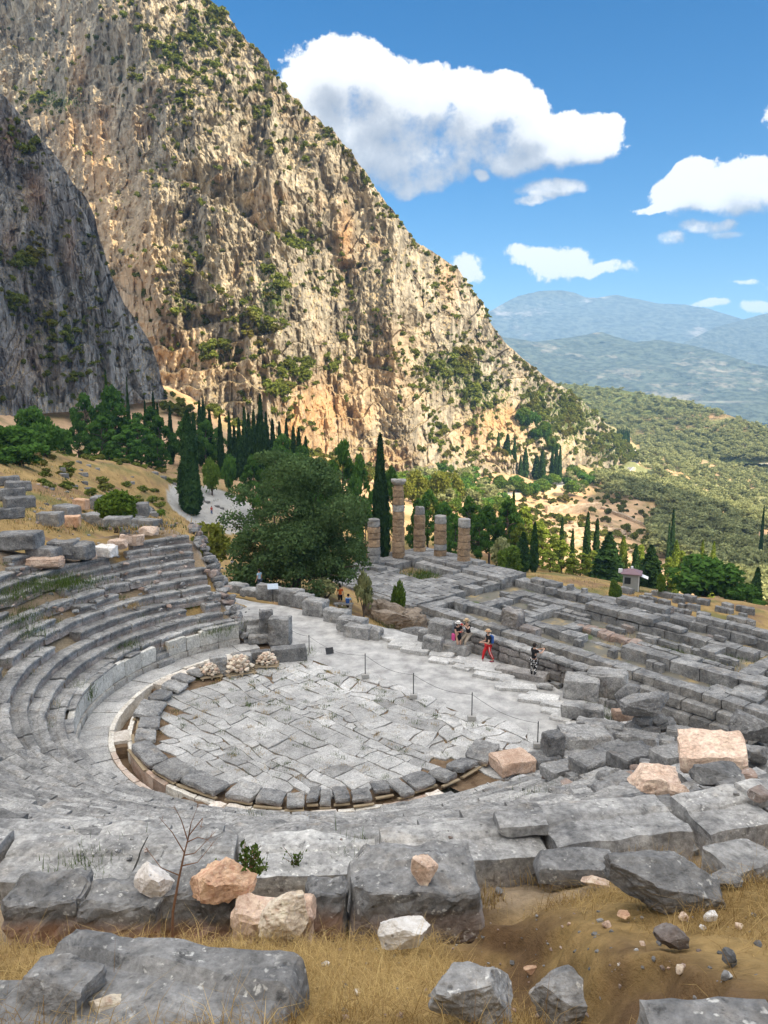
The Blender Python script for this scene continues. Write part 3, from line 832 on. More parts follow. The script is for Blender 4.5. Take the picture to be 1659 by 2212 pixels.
CLIFF_PTS = []
def build_cliffs():
    base = [(-420, 900), (-200, 890), (0, 880), (345, 884), (450, 930), (600, 985), (700, 1030), (850, 1058), (1000, 1035), (1150, 1050), (1280, 1030), (1352, 1000), (1375, 985)]
    ridge = [(-420, -620), (-200, -480), (0, -350), (200, -190), (330, -60), (395, 0), (430, 10), (470, 48), (510, 85), (560, 140), (600, 190), (650, 240), (690, 280), (720, 320), (770, 370),
             (800, 400), (830, 440), (860, 480), (900, 530), (950, 560), (985, 585), (1020, 630), (1045, 660), (1060, 700), (1090, 740), (1130, 775), (1180, 815),
             (1220, 838), (1260, 868), (1300, 905), (1345, 950), (1375, 978)]
    Dk = [(-420, 460, .45), (0, 400, .5), (345, 300, .62), (600, 268, .68), (850, 290, .74), (1000, 350, .85), (1150, 385, 1.15), (1250, 440, 1.5), (1375, 560, 2.0)]
    P, F, A, T, sh = sheet(base, ridge, Dk, 860, 760, cliff_disp(1.0, 11, .95))
    px, py, _ = project(P)
    ochre = blob(px, py, [(690, 890, 75, 60, 1.0), (640, 930, 40, 60, .9), (770, 900, 40, 30, .5), (1085, 915, 60, 40, 1.0), (1010, 940, 30, 30, .6), (745, 510, 18, 70, .7), (215, 340, 28, 90, .8), (150, 290, 30, 40, .6),
                               (830, 990, 60, 30, .6), (700, 960, 40, 40, .7), (410, 760, 90, 40, .35), (170, 150, 20, 90, .4), (970, 600, 20, 60, .4)])
    pale = blob(px, py, [(250, 480, 70, 150, .9), (300, 560, 60, 120, .9), (310, 680, 60, 60, .8), (80, 240, 50, 40, .8), (170, 340, 60, 40, .7), (420, 790, 80, 50, .8), (860, 760, 50, 60, .7), (800, 830, 120, 70, .6),
                              (1100, 960, 120, 40, .9), (1260, 960, 80, 40, .5), (520, 800, 90, 60, .5)])
    green = blob(px, py, [(980, 800, 90, 60, .9), (1040, 850, 60, 50, .9), (590, 640, 40, 60, .9), (560, 700, 40, 40, .7), (120, 220, 80, 30, .8), (400, 640, 40, 50, .6), (480, 760, 60, 30, .6), (1230, 900, 90, 60, 1.0), (1300, 960, 60, 40, 1.0),
                               (1160, 880, 50, 60, .8), (640, 800, 60, 30, .5), (450, 60, 60, 60, .6), (350, 110, 60, 50, .5)])
    m = rock_face_mat('cliff_limestone', (.10, .092, .078), (.60, .54, .425))
    kind(obj('mountain', P, F, m, attrs={'ochre': ochre, 'pale': pale, 'green': green}), 'structure')
    CLIFF_PTS.append((P, grid_normals(P, sh), T, px, py))
    base = [(-420, 905), (-200, 905), (0, 900), (150, 890), (290, 872), (345, 866), (362, 862)]
    ridge = [(-420, -160), (-200, 20), (-60, 140), (0, 208), (40, 252), (75, 300), (115, 345), (155, 400), (185, 430), (205, 470), (215, 520), (235, 580), (250, 622), (270, 660), (300, 700), (325, 740), (342, 790), (350, 830), (362, 856)]
    Dk = [(-420, 160, .4), (0, 190, .42), (200, 215, .45), (362, 245, .5)]
    P, F, A, T, sh = sheet(base, ridge, Dk, 420, 520, cliff_disp(1.9, 47, .5, .8))
    px, py, _ = project(P)
    ochre = blob(px, py, [(20, 300, 20, 50, .7), (75, 420, 25, 50, .7), (20, 520, 20, 40, .5), (150, 520, 14, 50, .5), (60, 780, 60, 60, .3)])
    green = blob(px, py, [(60, 560, 50, 40, .5), (140, 720, 60, 40, .6), (40, 660, 30, 30, .6), (220, 700, 40, 40, .4)])
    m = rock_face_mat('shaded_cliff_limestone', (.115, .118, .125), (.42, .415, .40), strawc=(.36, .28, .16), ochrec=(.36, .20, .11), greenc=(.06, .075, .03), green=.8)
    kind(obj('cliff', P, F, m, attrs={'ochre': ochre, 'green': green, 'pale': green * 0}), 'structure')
    CLIFF_PTS.append((P, grid_normals(P, sh), T, px, py))
build_cliffs()

# far country: green hill, hazy hills, blue mountains
def hill_disp(seed, amp, s1):
    def f(A, X, D, z, T):
        p = np.stack([X / s1, D / s1, z / s1 * 1.5], 1)
        r = ridged(p, 5, seed) * amp + fbm(p * 4, 4, seed + 3) * amp * .3
        return r * sstep(0, .15, T), fbm(p * 6, 3, seed + 5) * amp * .04
    return f
def hill_mat(name, green, bare, gsc, bsc, thr, patch=None):
    t = NT(name); P = t.pos()
    n = t.math('ADD', t.math('MULTIPLY', t.noise(P, gsc, 6, .65), .6), t.math('MULTIPLY', t.noise(P, bsc, 6, .7), .4))
    f = t.ramp(n, [(thr - .04, 0.0), (thr + .05, 1.0)])
    g = t.mix(t.ramp(t.noise(P, gsc * 14, 3, .6), [(.4, 0.0), (.6, 1.0)]), tuple(c * .6 for c in green), tuple(c * 1.25 for c in green))
    col = t.mix(f, g, bare)
    if patch: col = t.mix(t.attr('ochre'), col, patch)
    return t.bsdf(col, 1.0, t.bump(t.noise(P, gsc * 8, 6, .7), 1.0, 10), .05)
HILL = []
def build_far():
    P, F, A, T, sh = sheet([(950, 1000), (1300, 1010), (1450, 1000), (1700, 1000), (1950, 990)],
                           [(950, 826), (1180, 826), (1230, 830), (1290, 836), (1350, 843), (1420, 856), (1480, 865), (1530, 882), (1580, 898), (1659, 925), (1760, 950), (1950, 975)],
                           [(950, 720, 3.4), (1300, 680, 3.6), (1659, 620, 3.4), (1950, 600, 3.2)], 360, 180, hill_disp(71, 14, 160))
    px, py, _ = project(P)
    oc = blob(px, py, [(1530, 900, 50, 7, 1), (1590, 893, 40, 9, 1), (1560, 925, 70, 8, .8), (1610, 905, 20, 14, .9), (1400, 935, 30, 8, .7), (1640, 955, 40, 18, .8), (1480, 925, 40, 6, .8), (1300, 925, 40, 6, .4), (1420, 905, 60, 4, .6)])
    kind(obj('near_hill', P, F, hill_mat('olive_hill', (.16, .19, .08), (.36, .29, .17), .012, .05, .62, (.46, .31, .18)), attrs={'ochre': oc}, smooth=True), 'structure')
    HILL.append((P, T, px, py))
    P, F, A, T, sh = sheet([(850, 915), (1300, 905), (1659, 915), (1950, 930)],
                           [(850, 760), (1060, 715), (1090, 728), (1150, 738), (1220, 733), (1300, 718), (1370, 740), (1430, 735), (1500, 748), (1560, 765), (1620, 785), (1700, 800), (1950, 820)],
                           [(850, 2300, 3.0), (1300, 2250, 3.2), (1950, 2050, 3.0)], 360, 180, hill_disp(83, 60, 420))
    px, py, _ = project(P)
    oc = blob(px, py, [(1560, 868, 50, 2, .25), (1250, 868, 30, 4, .6), (1300, 860, 60, 6, .3)])
    kind(obj('hazy_hill', P, F, hill_mat('hazy_scrub_hill', (.075, .092, .07), (.25, .23, .19), .003, .02, .57, (.7, .65, .56)), attrs={'ochre': oc}, smooth=True), 'structure')
    P, F, A, T, sh = sheet([(850, 840), (1300, 850), (1659, 850), (2000, 850)],
                           [(850, 730), (1000, 690), (1056, 675), (1080, 660), (1120, 640), (1165, 629), (1215, 628), (1240, 632), (1265, 642), (1290, 643), (1330, 636), (1370, 645), (1420, 656), (1480, 659), (1530, 668), (1580, 683), (1610, 692), (1700, 720), (2000, 790)],
                           [(850, 4000, 2.4), (2000, 4000, 2.4)], 380, 140, hill_disp(97, 60, 700))
    kind(obj('distant_mountain', P, F, hill_mat('distant_forest', (.085, .10, .085), (.30, .28, .26), .002, .009, .60), attrs={'ochre': px[:0].tolist() or np.zeros(len(P))}, smooth=True), 'structure')
    P, F, A, T, sh = sheet([(1380, 850), (1659, 850), (2000, 850)],
                           [(1380, 790), (1480, 740), (1545, 708), (1600, 692), (1640, 682), (1659, 679), (1760, 660), (2000, 680)],
                           [(1380, 3400, 2.4), (2000, 3400, 2.4)], 200, 120, hill_disp(101, 50, 600))
    kind(obj('distant_hill', P, F, hill_mat('distant_scrub', (.08, .095, .08), (.28, .26, .24), .003, .012, .62), attrs={'ochre': np.zeros(len(P))}, smooth=True), 'structure')
build_far()

# the air between here and the far mountains
def build_haze():
    V, F = boxgrid(1, 1, 1)
    lo, hi = np.array([-17000., -17000, -240]), np.array([17000., 17000, 560])
    t = NT('haze_air')
    v = t.n('ShaderNodeVolumePrincipled')
    v.inputs['Color'].default_value = (.30, .58, 1.0, 1)
    v.inputs['Density'].default_value = HAZE
    v.inputs['Anisotropy'].default_value = 0.0
    t.l(v.outputs[0], t.out.inputs['Volume'])
    kind(obj('haze', (V + .5) * (hi - lo) + lo, F, t.m), 'stuff')
HAZE = 1.6e-4
build_haze()
# ------------------------------------------------------------------ the theatre
def pol(R, th, z):
    return np.stack([TC[0] + R * np.cos(np.radians(th)), TC[1] + R * np.sin(np.radians(th)), np.broadcast_to(z, np.shape(R)) + 0 * R], -1)
def ang(px, py, z=0.0):
    p = at_z(px, py, z)
    return polar(p[0], p[1])
def visible(P, m=120):
    px, py, f = project(P)
    return bool(((px > -m) & (px < 1659 + m) & (py > -m) & (py < 2212 + m) & (f > 0.5)).any())
def px_area(P):
    px, py, f = project(P)
    px = np.clip(px, 0, 1659); py = np.clip(py, 0, 2212)
    return (px.max() - px.min()) * (py.max() - py.min())

SEAT_PROFILE = np.array([(.03, -.47), (.05, -.30), (.06, -.17), (-.015, -.13), (-.03, -.03), (.0, .0), (.13, .006), (.28, .004), (.33, -.012), (.36, -.032), (.5, -.034), (.66, -.03), (.79, -.034), (.80, -.12), (.80, -.47)])
def seat_block(R0, th0, th1, ztop, seed, res, rough=.02, prof=SEAT_PROFILE, depth=1.0, rise=1.0, tilt=(0, 0), warm_face=0.0):
    rng = np.random.RandomState(seed % 99991)
    L = R0 * math.radians(abs(th1 - th0))
    n = int(np.clip(round(L / res), 3, 22))
    pr = prof * np.array([depth, rise]); m = len(pr)
    t = np.linspace(0, 1, n + 1)
    D = np.broadcast_to(pr[None, :, 0], (n + 1, m)).ravel().copy(); Z = np.broadcast_to(pr[None, :, 1], (n + 1, m)).ravel().copy()
    S = np.repeat(t * L, m)
    p = np.stack([S, D, Z], 1)
    off = rng.uniform(0, 800, 3)
    p += np.stack([fbm(p * 2.2 + off + 13 * k, 3, k) for k in range(3)], 1) * rough * np.array([.3, 1.2, .8])
    p += np.stack([fbm(p * 9 + off + 7 * k, 2, k + 4) for k in range(3)], 1) * rough * .45
    chip = np.clip(fbm(np.stack([S * 1.6, D * 0, D * 0], 1) + off, 3, 9) - .25, 0, 1) * .22          # gnawed front lip
    lip = np.exp(-((D - 0.0) / .12) ** 2) * (Z > -.2)
    p[:, 1] += chip * lip; p[:, 2] -= chip * lip * .6
    e = np.minimum(S, L - S); rnd = np.clip(1 - e / .06, 0, 1)
    p[:, 2] -= rnd * .02 * (Z > -.1)
    p[:, 2] += (S / L - .5) * tilt[0] + D * tilt[1]
    R = R0 + p[:, 1]; th = th0 + np.degrees(p[:, 0] / R0) * (1 if th1 > th0 else -1)
    V = pol(R, th, 0.0); V[:, 2] = ztop + p[:, 2]
    i, j = np.meshgrid(np.arange(n), np.arange(m), indexing='ij')
    F = np.stack([i * m + j, i * m + (j + 1) % m, (i + 1) * m + (j + 1) % m, (i + 1) * m + j], -1).reshape(-1, 4)[:, ::-1]
    caps = np.array([list(range(m)), [n * m + k for k in range(m)][::-1]])[:, ::-1]
    return V, [F, caps]

def ring_piece(R0, R1, th0, th1, z0, z1, seed, rough=.008, res=.3, r=.02):
    """squared slab bent round the orchestra"""
    Rm = (R0 + R1) / 2
    L = Rm * math.radians(th1 - th0)
    p, F = stone(L, R1 - R0, z1 - z0, seed, r, rough, res)
    R = Rm + p[:, 1]; th = (th0 + th1) / 2 + np.degrees(p[:, 0] / Rm)
    V = pol(R, th, 0.0); V[:, 2] = (z0 + z1) / 2 + p[:, 2]
    return V, F[:, ::-1]

def pooled(pieces, name, mat, parent, limit, rest_name, attrs_default=None):
    """the largest pieces become parts of their own, what is left one part"""
    order = sorted(range(len(pieces)), key=lambda k: -px_area(pieces[k][0]))
    rest = Acc(); off = np.array(parent.location)
    for r, k in enumerate(order):
        V, F, at = pieces[k]
        if r < limit:
            a = Acc(); c = V.mean(0); a.add(V - c, F, **at)
            a.build(name, mat if not isinstance(mat, list) else mat[k % len(mat)], parent, loc=tuple(c - off))
        else:
            rest.add(V - off, F, **at)
    if rest.n:
        kind(rest.build(rest_name, mat if not isinstance(mat, list) else mat[0], parent), 'stuff')

def build_theatre():
    rng = np.random.RandomState(5)
    th_root = thing('stone_theatre', 'ancient open-air theatre of curved grey stone seat rows around a paved orchestra', 'theatre', (TC[0], TC[1], 0))
    def part(acc, name, mat, parent=th_root, smooth=False):
        V = np.concatenate(acc.V)
        o = acc.build(name, mat, None, smooth)
        o.parent = parent
        if parent is th_root: o.location = (-TC[0], -TC[1], 0)
        return o
    # --- seat rows
    rows = []
    blocks = []
    for i in range(0, 24):
        R0 = TIER0 + TRUN * i
        zt = TZ0 + TRISE * i
        th = A0 + rng.uniform(.5, 2.5) + (1.5 if i % 3 else 0)
        row = []
        end = A1 - rng.uniform(0, 3)
        while th < end:
            L = rng.uniform(.95, 2.1) if i < 15 else rng.uniform(.7, 1.6)
            dth = math.degrees(L / R0)
            t1 = min(th + dth, end)
            cap = np.interp(th, [100, 128, 134, 150, 160, 172, 185, 230, 255, 310], [5.35, 5.2, 4.75, 5.0, 6.6, 8.2, 9.2, 10.6, 12, 12])
            keep = zt < cap
            gap = rng.uniform(.004, .022) if i < 15 else rng.uniform(.012, .05)
            seed = i * 1009 + int(th * 10)
            left = (148 < th < 185) and R0 > 12.9
            broken = rng.rand()
            if left and broken < .30: keep = False
            if not left and broken < .03 and i > 1: keep = False
            stair = any(abs(((th + t1) / 2) - s) * math.pi / 180 * R0 < .5 for s in (150.5, 178.5, 210, 242, 275)) and i < 15
            if keep:
                P = pol(np.array([R0, R0 + .66]), np.array([th, t1]), zt)
                if visible(P, 260):
                    d = np.linalg.norm(P.mean(0) - np.array([0, 0, CAM_H]))
                    jit = rng.normal(0, .018 if i < 15 else .035) + (rng.uniform(-.12, .02) if left else 0)
                    tl = (rng.normal(0, .02) * (3 if left else 1), rng.normal(0, .015) * (3 if left else 1))
                    V, F = seat_block(R0 + rng.normal(0, .02), th + math.degrees(gap / R0), t1 - math.degrees(gap / R0), zt + jit, seed,
                                      .26 if d > 22 else .13, .022 if d > 22 else .03, tilt=tl, depth=.84, rise=1.05)
                    tint = np.clip(rng.normal(0, .15), -.34, .34) + .15 * float(sstep(236, 262, th)) * (1 - .5 * float(sstep(288, 300, th)))
                    blocks.append((px_area(V), i, V, F, tint))
                elif False: pass
            th = t1
            if rng.rand() < .06: th += math.degrees(.12 / R0)
    pieces = [(V, F, dict(tint=tint, warm=np.clip((V[:, 2].max() - .22 - V[:, 2]) * 6, 0, .32))) for (_, i, V, F, tint) in blocks]
    # --- wall of tall pale slabs round the walkway, on a low base course
    walls = []; t = A0 + .5; k = 0
    steps = (ang(383, 1425, .2)[1], ang(343, 1444, .2)[1])
    while t < A1 - 14:
        L = rng.uniform(.75, 1.25); t1 = t + math.degrees(L / 10)
        mid = (t + t1) / 2
        gapz = steps[0] - 1 < mid < steps[1] + 1
        worn = mid > 200 and rng.rand() < .5
        if not gapz:
            h = 1.16 + rng.normal(0, .03) - (rng.uniform(.1, .5) if worn else 0)
            V, F = ring_piece(9.98, 10.26, t + .03, t1 - .03, .40, h, k, .012, .25, .025); walls.append((V, F, dict(tint=rng.normal(0, .07))))
        V, F = ring_piece(9.90, 10.24, t + .05, t1 - .05, .06, .395, k + 500, .012, .3, .02); walls.append((V, F, dict(tint=rng.normal(-.12, .08), warm=.1)))
        t = t1; k += 1
    M['wall'] = stone_mat('white_slab_wall', (.36, .35, .32), (.62, .60, .55), .3, scale=.8, pits=False)
    pooled([w for w in walls if visible(w[0], 60)], 'wall_slab', M['wall'], th_root, 100, 'wall_slabs')
    # coping ledge behind the wall: worn flat blocks carrying the first row
    t = A0 + .5
    while t < A1 - 12:
        t1 = t + rng.uniform(4.5, 9)
        if not (steps[0] - 2 < (t + t1) / 2 < steps[1] + 2) and rng.rand() < .85:
            V, F = ring_piece(9.98, 10.75, t + .05, t1 - .05, 1.16, 1.27 + rng.normal(0, .02), int(t * 10), .02, .25, .03); pieces.append((V, F, dict(tint=rng.normal(0, .1))))
        t = t1
    pooled([p for p in pieces if visible(p[0], 150)], 'seat_block', M['seat'], th_root, 100, 'seat_blocks')
    # three steps in the gap of the wall
    ms = (steps[0] + steps[1]) / 2
    for q in range(4):
        a = Acc(); V, F = ring_piece(9.72 + q * .27, 10.6, ms - 3.0, ms + 3.0, .1 if q == 0 else .1 + q * .27, .1 + (q + 1) * .27, q + 70, .012, .2); a.add(V, F, tint=-.1)
        part(a, 'stair_step', M['seat'])
    # --- walkway, drain channel and its kerbs
    acc = []; t = A0 - 4
    while t < A1 - 2:
        t1 = t + rng.uniform(5, 9)
        V, F = ring_piece(8.80, 9.92, t + .06, min(t1, A1) - .06, -.25, .10 + rng.normal(0, .012), int(t * 7), .008, .3, .015); acc.append((V, F, dict(tint=rng.normal(.05, .08))))
        t = t1
    pooled(acc, 'walkway_slab', M['paving'], th_root, 100, 'walkway_slabs')
    acc = []; acc2 = []; t = 128
    opn = [(163, 193), (203, 238), (291, 300)]
    while t < 303:
        t1 = t + rng.uniform(3.5, 7.5); o_ = any(a < (t + t1) / 2 < b for a, b in opn)
        w = .75 if (t > 284 or 203 < t < 230) else .0
        V, F = ring_piece(8.58, 8.80, t + .04, t1 - .04, -.6, .13 + rng.normal(0, .015), int(t * 3), .012, .25, .02); acc.append((V, F, dict(tint=rng.normal(.08, .06), warm=w * .8)))
        V, F = ring_piece(7.90, 8.10, t + .04, t1 - .04, -.6, .05 + rng.normal(0, .02), int(t * 3) + 1, .018, .25, .02); acc.append((V, F, dict(tint=rng.normal(0, .08), warm=w)))
        if not o_:
            if rng.rand() < (.25 if t > 200 else .7):
                V, F = ring_piece(8.0, 8.66, t + .3, t1 - .3, -.12, .12 + rng.normal(0, .02), int(t * 5), .02, .25, .03); acc2.append((V, F, dict(tint=rng.normal(.1, .12), warm=.2)))
        t = t1
    pooled(acc, 'channel_kerb', M['pale'], th_root, 100, 'channel_kerbs')
    pooled(acc2, 'channel_cover', M['pale'], th_root, 100, 'channel_covers')
    acc = Acc()
    V, F = ring_piece(7.9, 8.8, 126, 305, -.9, -.52, 3, .02, .5); acc.add(V, F)
    for a, b in [(126, 163), (193, 203), (238, 291), (300, 305)]:
        V, F = ring_piece(7.95, 8.75, a, b, -.6, -.04, 4, .03, .4); acc.add(V, F)
    t = NT('channel_soil'); P = t.pos()
    ms_ = t.bsdf(t.ramp(t.noise(P, 3, 6, .7), [(.3, (.10, .065, .04)), (.7, (.24, .17, .11))]), 1.0, t.bump(t.noise(P, 14, 5, .7), .8, .04), .1)
    M['soil'] = ms_
    part(acc, 'channel_bed', M['soil'])
    # --- ring of displaced kerb stones lying on planks round the orchestra
    edge = [(475, 545), (548, 613), (617, 660), (662, 688), (690, 716), (720, 757), (760, 806), (812, 852), (854, 887), (893, 945), (948, 985), (990, 1034), (1037, 1074)]
    lower = [np.interp(x, [467, 553, 696, 793, 886, 958, 1033, 1075], [1741, 1745, 1748, 1738, 1718, 1698, 1661, 1624]) for x in range(0, 1659)]
    spans = []
    for a, b in edge:
        spans.append((ang(a + 1, lower[a] - 8, .15)[1], ang(b - 1, lower[b] - 8, .15)[1]))
    for (p, q) in [((387, 1690), (462, 1728)), ((330, 1662), (384, 1688)), ((283, 1615), (325, 1660)), ((288, 1585), (284, 1612)), ((301, 1556), (289, 1582)), ((316, 1520), (302, 1553)), ((340, 1495), (318, 1518)), ((366, 1475), (343, 1492)), ((400, 1461), (370, 1473)), ((432, 1448), (404, 1459)), ((466, 1440), (436, 1447))]:
        a, b = ang(*p, .15)[1], ang(*q, .15)[1]
        spans.append((min(a, b), max(a, b)))
    acc = Acc()
    for k, (a, b) in enumerate(spans):
        a, b = min(a, b), max(a, b)
        Rm = 7.15; L = max(.35, Rm * math.radians(b - a)) * 1.03
        W = .95 + rng.uniform(-.2, .15); H = .18 + rng.uniform(-.03, .05)
        p, F = stone(L, W, H, 900 + k, .05, .028, .12, cuts=6, cut=.90)
        p = rot(p, rng.normal(.06, .07), rng.normal(0, .06), rng.normal(0, .09))
        mid = math.radians((a + b) / 2); 
        Rr = 7.38 + rng.normal(0, .10)
        V = rotz(p, mid - math.pi / 2) + np.array([TC[0] + Rr * math.cos(mid), TC[1] + Rr * math.sin(mid), .26])
        s = tag(obj('kerb_stone', V * 0 + rotz(p, mid - math.pi / 2), F, M['grey'] if k % 2 else M['seat'], attrs={'tint': np.full(len(p), rng.normal(0, .1), np.float32), 'warm': np.clip((.0 - p[:, 2]) * 4 + .1, 0, .8) * (p[:, 1] > .25)},
                    loc=(V[:, 0].mean() * 0 + TC[0] + Rr * math.cos(mid), TC[1] + Rr * math.sin(mid), .23)), '', 'stone block', 'kerb stones laid round the orchestra on planks')
        KERB.append((s, (a + b) / 2))
        # the plank under its outer edge
        p2, F2 = stone(L * 1.05, .12, .05, k, .005, .004, .3)
        p3, F3 = stone(L * .96, .10, .07, k + 50, .005, .004, .3)
        for pp, FF, zz, rr in ((p2, F2, .115, Rr + .46), (p3, F3, .045, Rr + .36)):
            acc.add(rotz(pp, mid - math.pi / 2) + np.array([TC[0] + rr * math.cos(mid), TC[1] + rr * math.sin(mid), zz]), FF)
    PLANKS.append(acc)
    return th_root
KERB = []; PLANKS = []
THEATRE = build_theatre()
_front = ['broad dark kerb stone, leftmost of the lower arc on planks', 'rounded dark kerb stone second from the left end of the lower arc', 'small squarish kerb stone third along the lower arc of planks',
          'narrow split kerb stone near the middle of the lower arc', 'narrow wedge of kerb stone just right of the lower arc middle', 'upright-edged kerb stone between two narrow neighbours on the lower arc',
          'wide spotted kerb stone right of the lower arc middle', 'smooth kerb stone with a cleft beside its right neighbour', 'short kerb stone with a broken front on the lower arc', 'cracked kerb stone lying tilted before the right planks',
          'pink-edged kerb stone fragment on the right planks', 'long grey kerb stone near the right end of the arc', 'last kerb stone of the arc beside the pinkish flat block',
          'long pointed kerb stone at lower left carrying broken rubble', 'dark kerb stone above the pointed one at lower left', 'large smooth kerb stone beside the open drain bend', 'short kerb stone at the left bend above the drain bridge',
          'kerb stone with a pink chip at the left bend', 'flat kerb stone beside the tall weeds of the open drain', 'lichen-spotted kerb stone upper left of the open drain', 'jagged kerb stone on the upper left arc', 'broken kerb stone pair piece on planks at upper left',
          'pale-topped kerb stone near the stone piles', 'end kerb stone of the upper left arc next to the rubble pile']
for (s, a), lb in zip(KERB, _front): s['label'] = lb
tag(PLANKS[0].build('plank', M['wood']), 'weathered wooden planks laid in an arc under the kerb stones', 'planks')

# --- paved orchestra floor
E1 = at_z(620, 1400, 0); E2 = at_z(1172, 1592, 0)
EU = (E2 - E1)[:2]; EU = EU / np.linalg.norm(EU)          # along the path edge
EV = np.array([EU[1], -EU[0]])
if np.dot(TC - E1[:2], EV) < 0: EV = -EV                  # towards the orchestra
def build_paving():
    rng = np.random.RandomState(8)
    acc = Acc()
    def inside(q):
        x, y = q
        R, th = polar(x, y); R = float(R); th = float(th)
        v = (np.array([x, y]) - E1[:2]) @ EV
        if v < 0: return False
        if R < 6.75: return True
        if (th < 118 or th > 322) and R < 10.2 and ((th < 100) or (th > 322) or R < 8.6): return True
        return False
    v = 0.02
    o = E1[:2]
    r = 0
    while v < 16:
        w = rng.uniform(.38, 1.05) if v > 2 else rng.uniform(.5, .8)
        u = -8 - rng.uniform(0, 1)
        while u < 22:
            l = rng.choice([rng.uniform(.4, .8), rng.uniform(.8, 1.4), rng.uniform(1.3, 2.0)])
            g = rng.uniform(.012, .03)
            a = [(u + g, v + g), (u + l * .33, v + g), (u + l * .67, v + g), (u + l - g, v + g), (u + l - g, v + w * .5), (u + l - g, v + w - g), (u + l * .67, v + w - g), (u + l * .33, v + w - g), (u + g, v + w - g), (u + g, v + w * .5)]
            a = np.array(a)
            sk = 1.0 if v > 3.0 else 1.8
            wp = np.stack([fbm(np.c_[a * .5, a[:, :1] * 0 + 3], 4, 2), fbm(np.c_[a * .5, a[:, :1] * 0 + 9], 4, 6)], 1) * .36 * sk
            b = a + wp + rng.normal(0, .018 * sk, a.shape)
            c = b.mean(0)
            W = o + c[0] * EU + c[1] * EV
            if inside(W):
                n = len(b); z = rng.normal(0, .010); tl = rng.normal(0, .006, 2)
                rings = []
                for s, dz in ((1.0, -.10), (1.0, -.012), (.965, 0.0)):
                    q = c + (b - c) * s
                    xy = o + q[:, :1] * EU + q[:, 1:] * EV
                    zz = z + dz + (q - c) @ tl
                    rings.append(np.c_[xy, zz])
                V = np.concatenate(rings)
                F = [[k, (k + 1) % n, n + (k + 1) % n, n + k] for k in range(n)] + [[n + k, n + (k + 1) % n, 2 * n + (k + 1) % n, 2 * n + k] for k in range(n)]
                top = np.array([[2 * n + k for k in range(n)]])
                # orientation depends on the EU, EV handedness
                if EU[0] * EV[1] - EU[1] * EV[0] < 0: F = np.array(F)[:, ::-1]; top = top[:, ::-1]
                pale = .18 * float(sstep(3.4, 1.2, v)) * float(sstep(-2, 3, u))
                acc.add(V, [np.array(F), top], tint=np.clip(rng.normal(0, .13) + pale, -.35, .45))
            u += l
        v += w
    kind(acc.build('orchestra_floor', M['paving']), 'structure')
    # earth in the joints
    n = 96
    th = np.arange(n) * 2 * math.pi / n
    V = [(TC[0], TC[1], -.06)] + [(TC[0] + 7.92 * math.cos(a), TC[1] + 7.92 * math.sin(a), -.06) for a in th]
    F = np.array([[0, 1 + k, 1 + (k + 1) % n] for k in range(n)])
    o = E1[:2]
    Vn = np.array(V); d = (Vn[:, :2] - o) @ EV
    Vn[:, :2] -= np.minimum(d - .02, 0)[:, None] * EV[None]
    kind(obj('orchestra_soil', Vn, F, M['soil']), 'structure')
    q = [o + EU * u + EV * v for u, v in ((-3.5, 0), (19, 0), (19, 5.5), (-3.5, 5.5))]
    kind(obj('joint_soil', [(*p, -.068) for p in q], np.array([[0, 1, 2, 3]])[:, ::-1] if EU[0] * EV[1] - EU[1] * EV[0] < 0 else np.array([[0, 1, 2, 3]]), M['soil']), 'structure')
build_paving()
# ------------------------------------------------------------------ gravel path beside the orchestra
def build_path():
    t = NT('path_gravel'); P = t.pos()
    c = t.ramp(t.noise(P, 1.2, 6, .65), [(.36, (.30, .293, .285)), (.52, (.42, .413, .40)), (.64, (.52, .51, .49))])
    c = t.mix(.5, c, t.ramp(t.noise(P, 30, 3, .7), [(.3, .3), (.7, .7)]), 'OVERLAY')
    M['gravel'] = t.bsdf(c, 1.0, t.bump(t.noise(P, 38, 4, .7), .6, .02), .1)
    nu, nv = 90, 24
    o = E1[:2]
    U, Vv = np.meshgrid(np.linspace(-19, 17.5, nu), np.linspace(0, 1, nv))
    half = np.interp(U, [-19, -9, -2, 5, 12, 17.5], [3.0, 4.2, 6.0, 6.4, 5.6, 3.0])
    v = .25 - Vv * (half + .25)
    bend = -np.clip(-U - 4, 0, None) * .10
    X = o[0] + U * EU[0] + (v + bend) * EV[0]; Y = o[1] + U * EU[1] + (v + bend) * EV[1]
    P = np.stack([X.ravel(), Y.ravel(), np.zeros(X.size)], 1)
    z = -.035 + fbm(P * 1.1, 3, 2) * .018 - np.clip(-U.ravel() - 6, 0, None) * .045
    i, j = np.meshgrid(np.arange(nv - 1), np.arange(nu - 1), indexing='ij')
    F = np.stack([i * nu + j, i * nu + j + 1, (i + 1) * nu + j + 1, (i + 1) * nu + j], -1).reshape(-1, 4)
    if EU[0] * -EV[1] - EU[1] * -EV[0] < 0: F = F[:, ::-1]
    P[:, 2] = z
    kind(obj('gravel_path', P, F, M['gravel'], smooth=True), 'structure')
build_path()

